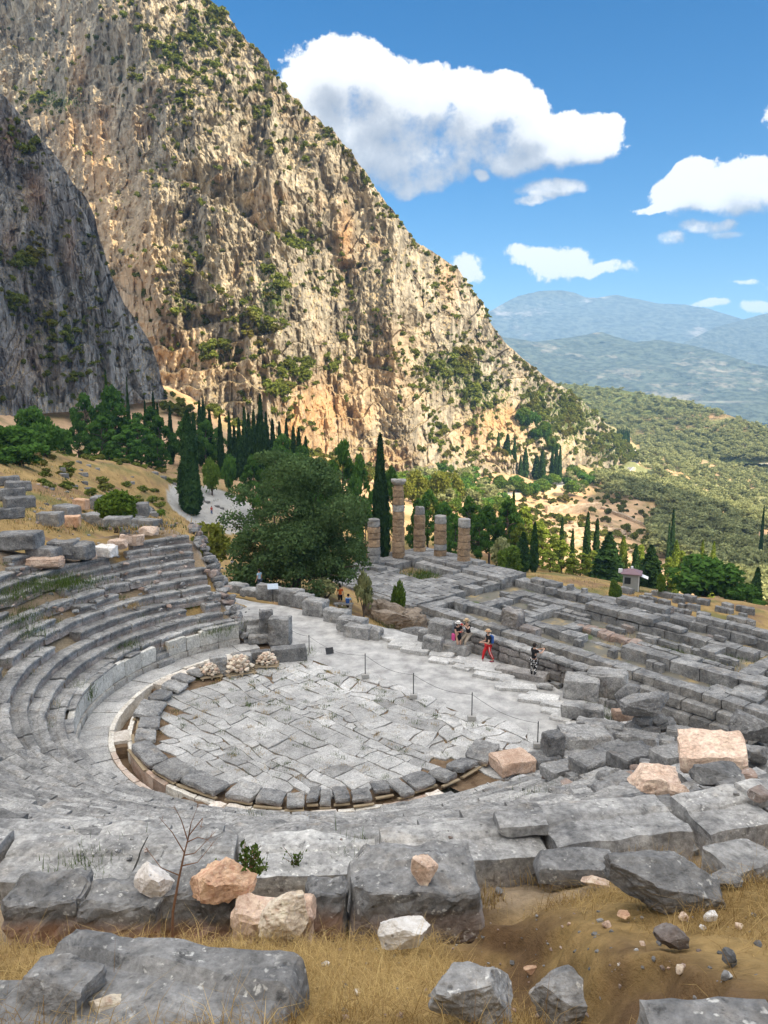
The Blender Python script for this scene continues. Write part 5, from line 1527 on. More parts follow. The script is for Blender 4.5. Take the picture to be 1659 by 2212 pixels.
def plant_all():
    T = tree
    # the two big cypresses
    T('cypress_near', 403, 888, 131, 52, 'broad dark cypress standing alone behind the plaza left of the big spreading tree', 'cypress', k=0)
    T('cypress_near', 821, 938, 118, 40, 'tall slim cypress rising behind the tallest temple column', 'cypress', k=1)
    # cypresses in the shaded wood on the left
    g = 'slim cypresses in the shaded wood left'
    lb = 'slim dark cypress in the shaded wood left of the big cliff foot'
    for i, (px, top, D, w) in enumerate([(312, 865, 175, 13), (330, 848, 178, 15), (339, 872, 172, 14), (366, 877, 185, 14), (417, 890, 176, 17), (430, 866, 190, 17), (438, 862, 195, 15), (452, 885, 185, 17), (474, 896, 165, 18),
                                         (494, 888, 190, 13), (515, 902, 178, 16), (527, 880, 182, 18), (536, 892, 178, 17), (547, 885, 186, 17), (561, 852, 182, 20), (574, 890, 178, 18), (588, 905, 176, 18), (603, 912, 180, 18), (618, 905, 185, 16),
                                         (633, 920, 182, 18), (645, 925, 180, 18), (660, 942, 180, 18), (505, 920, 170, 16), (556, 905, 172, 18)]):
        T('cypress', px, top, D, w, lb, 'cypress', g, k=i)
    for i, (px, top, D, w, l) in enumerate([(227, 800, 178, 22, 'pointed fir top rising above the left pines against the shaded cliff'), (273, 816, 180, 15, 'thin conifer spire above the left pines, right of the pointed fir')]):
        T('fir', px, top, D, w, l, 'conifer', k=i)
    # pines of that wood
    g = 'green pines under the shaded cliff'; lb = 'rounded green pine in the wood under the shaded left cliff'
    for i, (kd, px, top, D, w) in enumerate([('pine', 185, 852, 160, 74), ('pine', 245, 836, 165, 104), ('pine', 300, 905, 150, 100), ('pine_low', 270, 930, 146, 90), ('pine', 345, 900, 160, 76), ('pine_low', 215, 900, 150, 90), ('pine_low', 165, 905, 158, 60),
                                             ('pine', 400, 905, 185, 70), ('pine', 440, 910, 180, 70), ('pine_low', 470, 925, 190, 60), ('pine', 230, 870, 160, 80), ('pine', 320, 880, 166, 70), ('pine_low', 340, 950, 148, 60), ('pine', 545, 985, 140, 70), ('pine', 590, 980, 135, 80), ('pine_low', 650, 965, 150, 90), ('pine', 610, 940, 165, 70)]):
        T(kd, px, top, D, w, lb, 'pine', g, k=i)
    g = 'pines behind the columns'; lb = 'green pine in the wood behind the temple columns'
    for i, (kd, px, top, D, w) in enumerate([('pine', 735, 955, 128, 92), ('pine', 778, 985, 125, 66), ('pine_low', 700, 1010, 120, 80), ('pine', 850, 1010, 130, 60), ('pine', 925, 1060, 132, 66), ('pine', 965, 1085, 128, 70), ('pine', 1010, 1075, 132, 80),
                                             ('pine', 1060, 1095, 126, 80), ('pine', 1035, 1110, 120, 70), ('pine', 1095, 1078, 134, 80), ('pine_low', 985, 1120, 118, 60), ('pine', 905, 1080, 124, 60), ('pine_low', 790, 1080, 116, 70)]):
        T(kd, px, top, D, w, lb, 'pine', g, k=i)
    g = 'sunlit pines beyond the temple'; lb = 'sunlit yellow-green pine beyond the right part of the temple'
    for i, (kd, px, top, D, w) in enumerate([('pine_sunlit', 1140, 1095, 140, 86), ('pine_sunlit', 1175, 1135, 136, 80), ('pine_sunlit_low', 1215, 1168, 134, 84), ('pine_sunlit_low', 1255, 1195, 132, 66), ('pine_sunlit', 1125, 1130, 130, 60), ('pine_sunlit_low', 1190, 1190, 128, 76), ('pine_sunlit_low', 1240, 1205, 127, 60),
                                             ('pine_sunlit', 1385, 1178, 138, 48), ('pine_sunlit_low', 1445, 1205, 134, 60), ('pine_sunlit_low', 1400, 1215, 132, 50), ('pine_sunlit', 1470, 1190, 138, 44), ('pine_sunlit_low', 1280, 1190, 138, 50)]):
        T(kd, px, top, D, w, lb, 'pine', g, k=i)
    # pale trees in front of the cliff foot, right of the tall column
    for i, (px, top, D, w, l) in enumerate([(900, 1018, 200, 60, 'yellow-green tree in sun just right of the tall column top'), (950, 1020, 215, 56, 'yellowish tree below the cliff foot right of the tall column'), (985, 1022, 230, 40, 'small pale green tree at the cliff foot by the road'), (870, 1035, 190, 46, 'pale leafy tree right behind the tallest column capital')]):
        T('autumn_bush', px, top, D, w, l, 'tree', name='broadleaf_tree', k=i)
    # cypresses on the right
    for i, (kd, px, top, D, w, l) in enumerate([('cypress', 1110, 1062, 140, 18, 'dark cypress spire above the pines right of the last column'), ('cypress', 1215, 1118, 150, 13, 'thin cypress leftmost of the four in front of the sunlit terraces'), ('cypress', 1238, 1142, 146, 13, 'shortest of the four thin cypresses before the sunlit terraces'),
                                                ('cypress', 1271, 1106, 142, 20, 'thickest of the four cypresses before the sunlit terraces'), ('cypress', 1291, 1120, 144, 18, 'rightmost of the four cypresses before the sunlit terraces'),
                                                ('cypress', 1156, 1128, 120, 22, 'dark cypress in front of the sunlit pines'), ('cypress', 1131, 1150, 116, 34, 'broad dark conifer left of the sunlit pines'),
                                                ('cypress', 1456, 1098, 200, 13, 'taller cypress of the pair standing in the shaded olive grove'), ('cypress', 1447, 1130, 200, 10, 'shorter cypress of the pair standing in the shaded olive grove'), ('cypress', 1651, 1092, 230, 9, 'thin cypress at the right edge of the olive grove'),
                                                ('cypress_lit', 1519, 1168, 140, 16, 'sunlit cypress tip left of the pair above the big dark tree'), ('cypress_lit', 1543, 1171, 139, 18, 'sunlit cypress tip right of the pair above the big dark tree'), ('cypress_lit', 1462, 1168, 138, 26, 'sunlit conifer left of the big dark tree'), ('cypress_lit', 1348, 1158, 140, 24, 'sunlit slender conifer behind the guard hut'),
                                                ('cypress', 1375, 1176, 136, 22, 'brownish dark conifer right behind the guard hut'), ('cypress', 1638, 1226, 118, 30, 'dark cypress near the right edge beside the big dark tree')]):
        T(kd, px, top, D, w, l, 'cypress', k=i)
    T('fir', 1318, 1150, 128, 84, 'large dark fir left of the guard hut', 'conifer', k=0)
    T('fir', 1408, 1178, 126, 78, 'dark spreading fir right of the guard hut', 'conifer', k=1)
    for i, (px, top, D, w, l) in enumerate([(1525, 1212, 112, 150, 'huge dark round tree at the right behind the temple'), (1590, 1262, 108, 110, 'dark leafy lower tree under the huge round tree at the right'), (1640, 1300, 104, 90, 'green bushy tree at the right frame edge behind the temple'), (1480, 1262, 110, 80, 'dark green tree in front left of the huge round tree')]):
        T('dark_bush', px, top, D, w, l, 'tree', name='broadleaf_tree', k=i)
    # cypress groups on the sunlit slope
    g = 'cypresses on the sunlit slope below the cliff'
    for i, (px, top, w) in enumerate([(1077, 934, 11), (1097, 938, 22), (1112, 948, 14), (1125, 985, 11), (1136, 968, 17), (1160, 985, 22), (1172, 975, 18), (1194, 966, 11), (1203, 960, 13), (1211, 964, 11), (1090, 955, 16)]):
        T('cypress', px, top, 372 + (i % 3) * 4, w, 'cypress in the groups on the sunlit slope under the cliff', 'cypress', g, k=i)
    g = 'cypress screen beside the road bend'
    for i in range(9):
        T('cypress', 1334 + i * 3.2, 924 + (i % 3) * 2, 600, 7, 'cypress of the dense dark screen near the road bend', 'cypress', g, k=i, parts=False, name='cypress_tree')
    g = 'pines in the gully above the slope'
    rng = np.random.RandomState(77)
    for i in range(16):
        px = rng.uniform(1122, 1205); py = 862 + (px - 1120) * 1.0 + rng.uniform(-12, 30)
        T('dark_bush' if i % 3 else 'bush', px, py, 402 + (px - 1120) * .2, rng.uniform(18, 30), 'green tree in the gully on the right flank of the mountain', 'tree', g, name='broadleaf_tree', k=i, parts=False, base=py + rng.uniform(20, 30))
    # bushes near the theatre and the plaza
    for i, (kd, px, top, D, w, l) in enumerate([('bush', 246, 1060, 60, 94, 'round bright green bush behind the left seat rows'), ('autumn_bush', 447, 1132, 72, 92, 'yellowish green bush beside the far end of the seat rows'),
                                                ('dark_bush', 96, 915, 120, 58, 'small dark tree on the dry slope at left'), ('dark_bush', 25, 920, 105, 120, 'dark evergreen mass at the left edge above the ruins'), ('dark_bush', 45, 960, 95, 110, 'dark bushy tree at the left edge, lower of two'), ('dark_bush', 10, 985, 90, 90, 'dark shrub at the left frame edge above the stacked stones'),
                                                ('dark_bush', 70, 880, 140, 70, 'dark leafy clump below the shaded cliff at left'), ('dark_bush', 135, 925, 140, 50, 'dim bush between the small dark tree and the left pines'), ('bush', 456, 992, 145, 40, 'round shrub on the dry slope right of the broad cypress'), ('dark_bush', 492, 985, 150, 36, 'dark shrub beside the round shrub right of the broad cypress'),
                                                ('dark_bush', 665, 1042, 118, 60, 'dark tree behind the spreading tree'), ('bush', 345, 1105, 98, 34, 'low green bush beside the broad cypress foot'), ('olive', 705, 1248, 58, 62, 'small olive tree by the path blocks under the spreading tree'), ('olive', 785, 1238, 57, 44, 'small olive tree beside the bench'),
                                                ('bush', 860, 1258, 60, 30, 'low bush on the rubble wall'), ('bush', 1100, 1180, 105, 50, 'grey-green bush behind the last column'), ('olive', 1085, 1160, 110, 46, 'olive tree right of the last column'), ('bush', 1330, 1255, 88, 26, 'green bush beside the terrace wall behind the temple'), ('bush', 1430, 1240, 95, 20, 'small bright green tree right of the guard hut')]):
        T(kd, px, top, D, w, l, 'olive tree' if kd == 'olive' else 'bush', k=i, base=1146 if i == 0 else None)
plant_all()

# the big spreading tree beside the path
def spreading_tree():
    rng = np.random.RandomState(4)
    b = at_d(640, 1283, 60.5); z0 = gz(b[0], b[1])
    root = thing('spreading_tree', 'big spreading dull green tree beside the path, in front of the wood', 'tree', (b[0], b[1], z0))
    f = 60.5 * CP + 3
    mpp = f / FPX
    env = [(600, 1035, 60), (650, 1030, 70), (560, 1075, 55), (700, 1050, 60), (620, 1090, 80), (690, 1110, 80), (545, 1130, 55), (570, 1180, 60), (640, 1160, 80), (720, 1160, 70), (760, 1130, 40), (760, 1190, 45), (700, 1215, 60), (560, 1225, 45), (520, 1190, 36), (625, 1222, 60), (740, 1235, 40), (780, 1215, 26), (590, 1010, 36), (655, 1003, 40), (530, 1160, 36), (510, 1230, 24), (585, 1250, 30), (690, 1255, 34), (520, 1200, 44), (545, 1240, 40), (610, 1262, 34), (660, 1262, 36), (720, 1250, 40), (765, 1222, 36), (560, 1262, 40), (600, 1266, 42), (700, 1262, 42), (742, 1256, 38), (528, 1252, 32), (650, 1238, 64), (580, 1225, 55), (690, 1225, 55), (620, 1130, 80), (660, 1200, 80), (590, 1200, 60), (680, 1075, 60)]
    C = []; Rd = []; tubes = [tube([(0, 0, -.3), (.1, 0, 1.2), (.0, .1, 3.0), (.2, 0, 5.2), (.3, .1, 7.5)], [.38, .32, .26, .17, .06], 10)]
    for px, py, r in env:
        c0 = np.array([(px - 640) * mpp, 0, (1283 - py) * mpp])
        for k in range(3):
            c = c0 + np.array([rng.normal(0, r * .33), 0, rng.normal(0, r * .30)]) * mpp
            lim = math.sqrt(max(.3, 1 - ((px - 640) / 160) ** 2)) * 4.0
            c[1] = rng.uniform(-lim, lim)
            C.append(c); Rd.append(r * mpp * rng.uniform(.48, .75))
        if rng.rand() < .8:
            c = C[-1]; tubes.append(tube([(.05, .05, 1.4 + rng.uniform(0, 2.5)), (c[0] * .5, c[1] * .5, c[2] * .62 + .5), c], [.13, .08, .02], 6))
    V, F, T = clumps(C, Rd, 300, rng, .17, .8, .5)
    me = mesh('spreading_crown', V, F, {'tint': T}); me.materials.append(M['juniper'])
    link('crown', me, None, root)
    V, F = catm(*tubes); obj('trunk', V, F, M['bark'], root, smooth=True)
spreading_tree()

# ------------------------------------------------------------------ olives of the valley and scrub of the mountain
def mesh_arrays(me):
    v = np.empty(len(me.vertices) * 3, np.float32); me.vertices.foreach_get('co', v)
    f = np.empty(len(me.loops), np.int32); me.loops.foreach_get('vertex_index', f)
    t = np.empty(len(me.vertices), np.float32); me.attributes['tint'].data.foreach_get('value', t)
    return v.reshape(-1, 3), f.reshape(-1, 4), t
def many(protos, P, S, H, rng, keep=1.0):
    """one mesh of many copies"""
    Vs = []; Fs = []; Ts = []; n = 0
    arr = []
    for cr, _ in protos:
        v, f, t = mesh_arrays(cr)
        q = rng.rand(len(f)) < keep
        f = f[q]; u, inv = np.unique(f.ravel(), return_inverse=True)
        arr.append((v[u], inv.reshape(-1, 4), t[u], PROTO_W[id(cr)]))
    for i in range(len(P)):
        v, f, t, w = arr[i % len(arr)]
        s = S[i] / w
        Vs.append(rotz(v * np.array([s, s, H[i]]), rng.uniform(0, 6.28)) + P[i]); Fs.append(f + n); Ts.append(np.clip(t + rng.normal(0, .3), -1, 1)); n += len(v)
    return np.concatenate(Vs), np.concatenate(Fs), np.concatenate(Ts)
def groves():
    rng = np.random.RandomState(91)
    shaded = [(1290, 1040), (1330, 1010), (1400, 1000), (1450, 1040), (1659, 1185), (1700, 1200), (1700, 1345), (1560, 1300), (1470, 1230), (1420, 1215), (1400, 1150), (1440, 1110), (1380, 1085), (1300, 1080)]
    lit = [(1370, 1000), (1395, 960), (1440, 965), (1520, 985), (1600, 985), (1700, 990), (1700, 1185), (1620, 1150), (1520, 1095), (1440, 1040)]
    road = [(860, 1040), (880, 1085), (1000, 1115), (1080, 1105), (1110, 1075), (1230, 1075), (1330, 1060), (1330, 1020), (1290, 1000), (1230, 1030), (1215, 1048), (1060, 1048), (1000, 1020), (940, 1030)]
    near = []
    def scatter(poly, n, dmin, dmax, wmin, wmax):
        out = []
        pts = np.array([at_d(px, py, 300)[:2] / 300 for px, py in poly])
        tries = 0
        while len(out) < n and tries < n * 60:
            tries += 1
            D = math.sqrt(rng.uniform(dmin ** 2, dmax ** 2)); a = rng.uniform(pts[:, 0].min(), pts[:, 0].max())
            x = a * D; z = gzf(x, D)
            px, py, _ = project(np.array([[x, D, z]]))
            if in_poly(px, py, poly)[0]:
                w = rng.uniform(wmin, wmax); out.append((x, D, z, w, w * rng.uniform(.75, 1.0), py[0]))
        return out
    # ground heights on a grid once, looked up while scattering
    gx = np.linspace(-160, 560, 186); gy = np.linspace(90, 1000, 230)
    GX, GY = np.meshgrid(gx, gy)
    G = ground_z(GX.ravel(), GY.ravel()).reshape(GX.shape)
    def gzf(x, y):
        i = np.clip((x - gx[0]) / (gx[1] - gx[0]), 0, len(gx) - 1.01); j = np.clip((y - gy[0]) / (gy[1] - gy[0]), 0, len(gy) - 1.01)
        i0, j0 = int(i), int(j); u, v = i - i0, j - j0
        return (G[j0, i0] * (1 - u) + G[j0, i0 + 1] * u) * (1 - v) + (G[j0 + 1, i0] * (1 - u) + G[j0 + 1, i0 + 1] * u) * v
    sh = scatter(shaded, 520, 120, 460, 5.0, 8.5)
    li = scatter(lit, 900, 280, 760, 4.5, 7.5)
    ro = scatter(road, 120, 200, 420, 4.0, 7.5)
    sh.sort(key=lambda q: q[1]); 
    for i, (x, y, z, w, h, _) in enumerate(sh[:215]):
        cr, tr = PROTO['olive'][i % 4]
        o = link('olive_tree', cr, None, None, (x, y, z - .2), rng.uniform(0, 6.28)); s = w / PROTO_W[id(cr)]; o.scale = (s, s, h)
        tag(o, 'grey-green olive tree in the shaded grove at right beyond the temple', 'olive tree', 'olive trees of the shaded grove')
    li.sort(key=lambda q: q[1])
    for i, (x, y, z, w, h, _) in enumerate(ro):
        cr, tr = PROTO[('olive', 'bush', 'dark_bush')[i % 3]][i % 2]
        o = link('olive_tree' if i % 3 == 0 else 'roadside_tree', cr, None, None, (x, y, z - .2), rng.uniform(0, 6.28)); s = w / PROTO_W[id(cr)]; o.scale = (s, s, h)
        tag(o, ('grey-green olive tree' if i % 3 == 0 else 'round green tree') + ' in the belt along the road above the sunlit terraces', 'olive tree' if i % 3 == 0 else 'tree', 'olives along the road' if i % 3 == 0 else 'round trees along the road')
    for i, (x, y, z, w, h, _) in enumerate(li[:65]):
        cr, tr = PROTO['olive'][i % 4]
        o = link('olive_tree', cr, None, None, (x, y, z - .2), rng.uniform(0, 6.28)); s = w / PROTO_W[id(cr)]; o.scale = (s, s, h)
        tag(o, 'olive tree in the sunlit grove at the right edge', 'olive tree', 'olive trees of the sunlit grove')
    rest = sh[215:] + li[65:]
    P = np.array([(x, y, z - .2) for x, y, z, *_ in rest]); S = np.array([q[3] for q in rest]); H = np.array([q[4] for q in rest])
    V, F, T = many(PROTO['olive'], P, S, H, rng, .45)
    kind(obj('olive_grove', V, F, M['olive'], attrs={'tint': T}), 'stuff')
    # low bushes dotted over the dry slopes under the cliffs
    foot = scatter([(345, 845), (450, 880), (620, 950), (760, 1010), (860, 1030), (860, 1060), (700, 1040), (560, 985), (430, 925), (345, 895)], 260, 150, 330, 1.6, 4.2) + scatter([(880, 1020), (1340, 960), (1345, 1050), (1440, 1110), (1400, 1190), (1180, 1210), (900, 1120)], 800, 140, 520, 1.1, 3.9)
    P = np.array([(x, y, z - .1) for x, y, z, *_ in foot]); S = np.array([q[3] for q in foot]); H = np.array([q[4] for q in foot])
    V, F, T = many(PROTO['shrub'], P, S, H, rng, .9)
    kind(obj('slope_scrub', V, F, M['shrub'], attrs={'tint': T}), 'stuff')
    # trees of the far side of the valley
    Ph, Th, hx, hy = HILL[0]
    ok = np.nonzero((hx > 1180) & (hx < 1700) & (Th > .04) & (Th < .97) & (fbm(Ph / 60.0, 3, 5) > -.25))[0]
    idx = rng.choice(ok, 1500, replace=False); q = Ph[idx] + rng.normal(0, 2.0, (1500, 3)) * np.array([1, 1, 0])
    V, F, T = many(PROTO['olive'], q - np.array([0, 0, .5]), rng.uniform(4, 8, 1500), rng.uniform(3.5, 6.5, 1500), rng, .22)
    kind(obj('valley_grove', V, F, M['olive'], attrs={'tint': T}), 'stuff')
    dry = scatter([(40, 975), (380, 965), (400, 1060), (350, 1100), (90, 1090)], 90, 75, 160, .6, 2.4)
    P = np.array([(x, y, z - .1) for x, y, z, *_ in dry]); S = np.array([q[3] for q in dry]); H = np.array([q[4] for q in dry]) * .7
    V, F, T = many(PROTO['shrub'], P, S, H, rng, .9)
    kind(obj('dry_slope_scrub', V, F, M['shrub'], attrs={'tint': T}), 'stuff')
    # scrub on the cliffs
    allp = []
    for ci, (P, N, Tt, px, py) in enumerate(CLIFF_PTS):
        ok = (px > -20) & (px < 1400) & (py > -20) & (Tt < .985) & (Tt > .01)
        flat = sstep(.35, .7, N[:, 2])
        nn = sstep(.0, .5, fbm(P / 28.0, 3, 19))
        if ci == 0:
            gb = blob(px, py, [(980, 800, 80, 60, 1.0), (1040, 850, 55, 50, 1.0), (930, 760, 40, 40, .6), (600, 610, 26, 60, 1.2), (565, 690, 36, 40, .9), (640, 520, 40, 26, .9), (120, 222, 90, 22, 1.3), (70, 245, 40, 24, 1.0), (140, 270, 30, 20, .8), (400, 640, 40, 50, .7), (480, 762, 50, 16, 1.0), (1230, 910, 90, 60, .9), (1300, 965, 60, 40, .9),
                               (640, 805, 50, 20, 1.0), (715, 790, 30, 24, 1.0), (600, 850, 30, 14, 1.1), (450, 60, 70, 70, .9), (360, 120, 50, 50, .6), (300, 60, 60, 50, .5), (300, 190, 50, 60, .5), (420, 210, 60, 50, .4), (560, 250, 60, 60, .4), (640, 330, 60, 40, .5), (580, 340, 30, 16, .8), (1160, 880, 40, 50, 1.2), (420, 590, 30, 60, .6), (1000, 930, 30, 40, .8), (950, 920, 20, 50, .6), (870, 860, 30, 30, .4)])
            ridge = sstep(.93, .975, Tt) * .25 * (px > 380)
            wgt = (gb * .30 * (.25 + .75 * nn) + flat * nn * .22 + nn * .02 + ridge * (py < 700) + .010)
            n = 2500
        else:
            gb = blob(px, py, [(60, 560, 40, 34, 1), (30, 660, 26, 20, 1.2), (140, 720, 50, 40, .7), (130, 790, 60, 40, .4), (20, 270, 20, 20, .6), (60, 330, 30, 40, .5)])
            wgt = gb * .3 + flat * nn * .1 + .01
            n = 240
        wgt = np.where(ok, wgt, 0)
        d2 = (P[:, 0] ** 2 + P[:, 1] ** 2)
        idx = rng.choice(len(P), n, replace=False, p=wgt / wgt.sum())
        for i in idx:
            g = gb[i]
            w = rng.uniform(1.5, 3.4) * (1 + .8 * min(1, g)) * (1.2 if rng.rand() < .1 else 1) * (.62 if ci else 1.0)
            allp.append((P[i, 0] + N[i, 0] * .4, P[i, 1] + N[i, 1] * .4, P[i, 2] - .2 * w, w, w * rng.uniform(.7, 1.05), px[i], py[i], ci))
    allp.sort(key=lambda q: -q[3] / q[1])
    for i, (x, y, z, w, h, px, py, ci) in enumerate(allp[:300]):
        cr, tr = PROTO['shrub'][i % 4]
        o = link('shrub', cr, None, None, (x, y, z), rng.uniform(0, 6.28)); s = w / PROTO_W[id(cr)]; o.scale = (s, s, h)
        if ci: lb, g = 'dark shrub clinging to the shaded left cliff', 'shrubs on the shaded cliff'
        elif px > 1110: lb, g = 'green shrub on the low right flank of the sunlit mountain', 'shrubs on the right flank'
        elif py < 420: lb, g = 'dark shrub high on the sunlit mountain face', 'shrubs high on the mountain'
        else: lb, g = 'green shrub on the ledges of the lower sunlit mountain face', 'shrubs low on the mountain'
        tag(o, lb, 'shrub', g)
    r = allp[300:]
    V, F, T = many(PROTO['shrub'], np.array([q[:3] for q in r]), np.array([q[3] for q in r]), np.array([q[4] for q in r]), rng, .6)
    kind(obj('cliff_scrub', V, F, M['shrub'], attrs={'tint': T}), 'stuff')
groves()
# ------------------------------------------------------------------ loose stones, walls, blocks
def surf(x, y):
    R, th = polar(x, y)
    z = ground_z(x, y)
    return z + np.where((th > A0) & (th < A1) & (R > 10.3) & (R < 24.9), .62, 0)
def hit(px, py, lo=2.0, hi=400.0):
    """where the line of sight meets the ground or the seats"""
    d = ray(px, py)
    def first(D):
        t = D / d[1]
        k = np.nonzero(CAM_H + d[2] * t < surf(d[0] * t, D))[0]
        return (int(k[0]) if len(k) else len(D) - 1)
    D = np.geomspace(lo, hi, 150); k = first(D)
    D2 = np.linspace(D[max(0, k - 1)], D[k], 25); k2 = first(D2)
    return at_d(px, py, D2[k2])
def fdist(p): return p[1] * CP - (p[2] - CAM_H) * SP
def put(name, label, cat_, mat, px, py, wpx, dr=.7, hr=.6, z=None, seed=1, blocky=False, rz=0.0, tilt=(0, 0), sink=.06, group=None, warm=0.0, tint=0.0, cuts=None, n=20, rough=None, groove=False, square=.62, D=None, res=None, absh=None):
    """a stone whose foot is seen at (px, py); width in picture units, depth and height as shares of the width"""
    p = at_d(px, py, D) if D else (hit(px, py) if z is None else at_z(px, py, z))
    w = wpx * fdist(p) / FPX
    d, h = w * dr, absh or w * hr
    if blocky:
        V, F = stone(w, d, h, seed, min(w, d, h) * .06, rough if rough is not None else min(.035, h * .07), res or max(.05, w / 14), cuts or 0, .93, freq=2.4 / max(.5, w))
        if groove: V[:, 2] += np.where((V[:, 1] > d * .08) & (V[:, 2] > 0), .028, 0)
    else:
        V, F = rock(w, d, h, seed, cuts if cuts is not None else 13, rough if rough is not None else .05, n, square)
    V = rot(V, tilt[0], tilt[1], 0)
    if p[1] < 9 and z is None and 0 <= sink < .16: sink = .17
    lo_ = V[:, 2].min()
    V[:, 2] -= lo_
    wa = np.full(len(V), warm, np.float32)
    if warm < 0:                                # earth-stained back face that was buried
        nz = V[:, 1] < -d * .30
        wa = (np.clip((h * .78 - V[:, 2]) / (h * .18), 0, 1) * nz * -warm).astype(np.float32)
    o = obj(name, V, F, mat, attrs={'tint': np.full(len(V), tint, np.float32), 'warm': wa}, smooth=False,
            loc=(p[0], p[1] + d * .5 * math.cos(rz), p[2] - h * sink), rz=rz)
    return tag(o, label, cat_, group)

def foreground():
    G, P_, O, C, W, S = M['grey'], M['pink'], M['orange'], M['cream'], M['white'], M['seat']
    B = 'stone block'
    # the slab at the lower left corner
    V, F = stone(1.38, .92, .40, 3, .05, .022, .05, 3, .96, freq=2)
    V[:, 2] += np.where((V[:, 1] > .20) & (V[:, 2] > 0), .03, 0) - np.where((np.abs(V[:, 1] - .18) < .03) & (V[:, 2] > 0), .012, 0)
    tag(obj('stone_slab', V, F, G, attrs={'tint': np.full(len(V), .0, np.float32)}, loc=(-1.19, 3.33, 10.80), rz=-.26), 'large grey grooved slab filling the lower left corner', 'stone slab')
    put('stone_block', 'dark block cut by the left edge near the bottom', B, G, 15, 2195, 88, .7, .55, seed=5, blocky=True, cuts=4)
    put('rock', 'grey spotted rock in the lower left corner before the big slab', 'rock', G, 105, 2230, 190, .8, .55, seed=8, n=28)
    put('rock', 'small cream rock at the bottom edge leaning on the grooved slab', 'rock', C, 222, 2222, 84, .7, .9, seed=12, n=9)
    # the row of blocks above the grass, seen from behind
    zB = 9.93
    for (a, b, yb, dd, hh, lb, sd, wm, tn) in [(8, 172, 2003, .62, .18, 'long grey seat block with a pinkish broken back, leftmost in the grass row', 21, -.95, 0), (176, 345, 2010, .66, .19, 'grey seat block with a split pinkish back under the white pointed rock', 22, -.95, 0),
                                                 (333, 522, 2056, .52, .46, 'grey-topped block with a tall brown back under the orange rock', 23, -1.0, .05), (655, 742, 1985, .8, .18, 'worn grey block left of the wide grooved block', 25, -.8, 0),
                                                 (505, 668, 2072, .5, .30, 'pinkish block under the cream pitted rock', 24, -.9, .1)]:
        w = b - a
        put('seat_stone', lb, B, P_ if sd == 24 else G, (a + b) / 2, yb, w, dd, hh, z=zB - hh, seed=sd, blocky=True, warm=wm, tint=tn, groove=True, res=.05, rz=-.03, cuts=2, sink=.30 / (hh + .30), absh=hh + .30)
    put('seat_stone', 'wide grey grooved block with a crack, carrying an upright pinkish rock', B, G, 897, 1990, 288, .64, .36, z=9.72, seed=27, blocky=True, warm=-.35, tint=.12, groove=True, res=.05, rz=.05, cuts=4, sink=.62, absh=.50)
    put('rock', 'white pointed rock lying on the left blocks', 'rock', W, 322, 1956, 96, .75, .66, z=zB - .02, seed=31, n=24, tilt=(.1, .35), warm=.12)
    put('rock', 'large orange broken rock on the block row', 'rock', O, 471, 1978, 140, .72, .72, z=zB + .0, seed=34, n=32, rough=.07, tilt=(0, .2))
    put('rock', 'cream pitted rock on the pinkish block', 'rock', C, 606, 2032, 112, .8, .72, z=9.72 + .25, seed=37, n=30, rough=.08)
    put('rock', 'upright pinkish white rock standing on the wide grooved block', 'rock', P_, 918, 1924, 58, .8, 1.25, z=9.94, seed=40, n=26, tint=.1)
    put('rock', 'angular white-grey rock lying in the dry grass below the wide grooved block', 'rock', W, 876, 2074, 116, .6, .58, seed=43, n=28, tint=-.1, sink=-.10)
    put('stone_chip', 'small white chip in the grass left of the angular white rock', 'stone', W, 730, 2010, 22, .6, .4, seed=44, n=8)
    put('rock', 'grey knobbly rock at the bottom edge right of the middle', 'rock', G, 1030, 2228, 200, .8, .60, seed=47, n=32, tint=.25)
    put('rock', 'pale grey rock at the bottom edge with a darker left end', 'rock', G, 1232, 2235, 190, .6, .58, seed=50, n=32, tint=.32)
    put('stone_slab', 'grey slab just entering the lower right corner', 'stone slab', G, 1560, 2330, 300, .42, .26, seed=52, blocky=True, tint=.1, sink=-.1)
    put('rock', 'big dark grey boulder with white lichen lying on the dry grass at right', 'rock', G, 1452, 1975, 238, .60, .46, seed=55, n=36, tint=-.12, square=.75, cuts=9)
    put('rock', 'small grey rock touching the right end of the big dark boulder', 'rock', G, 1578, 1926, 60, .8, .6, seed=58)
    put('rock', 'dark reddish grey stone alone on the bare soil at right', 'rock', G, 1458, 2058, 68, .8, .75, seed=60, tint=-.1, warm=.25)
    put('rock', 'thin pointed grey stone near the right edge', 'rock', G, 1582, 2092, 40, .8, .9, seed=62, tilt=(0, .4))
    put('rock', 'small grey stone below the thin pointed one', 'rock', G, 1572, 2122, 26, .8, .8, seed=63, n=6)
    put('pebble', 'small pale pebble on the soil bank beside a smaller dark one', 'stone', C, 1473, 2108, 22, .9, .8, seed=64, n=8)
    put('pebble', 'tiny brown pebble left of the small pale pebble', 'stone', P_, 1449, 2098, 14, .9, .8, seed=65, n=5, warm=.5)
    put('pebble', 'pale flat stone on the edge of the eroded bank', 'stone', P_, 1313, 2008, 22, .9, .6, seed=66, n=8)
    put('pebble', 'flat orange-tinted stone by the dry stalk on the bank', 'stone', O, 1350, 1990, 30, .9, .35, seed=67, n=8)
    put('pebble', 'reddish stone in the hollow at the bottom', 'stone', O, 1150, 2105, 36, .7, .4, seed=68, n=5, tint=-.2)
    put('rock', 'flat pinkish stone in the grass left of the big dark boulder', 'rock', P_, 1292, 1922, 78, .5, .22, seed=69, tint=-.1)
    put('stone_slab', 'half-buried lichen-spotted slab at the edge of the dry grass', 'stone slab', G, 1252, 1910, 175, .45, .22, seed=70, blocky=True, cuts=4, tint=.02)
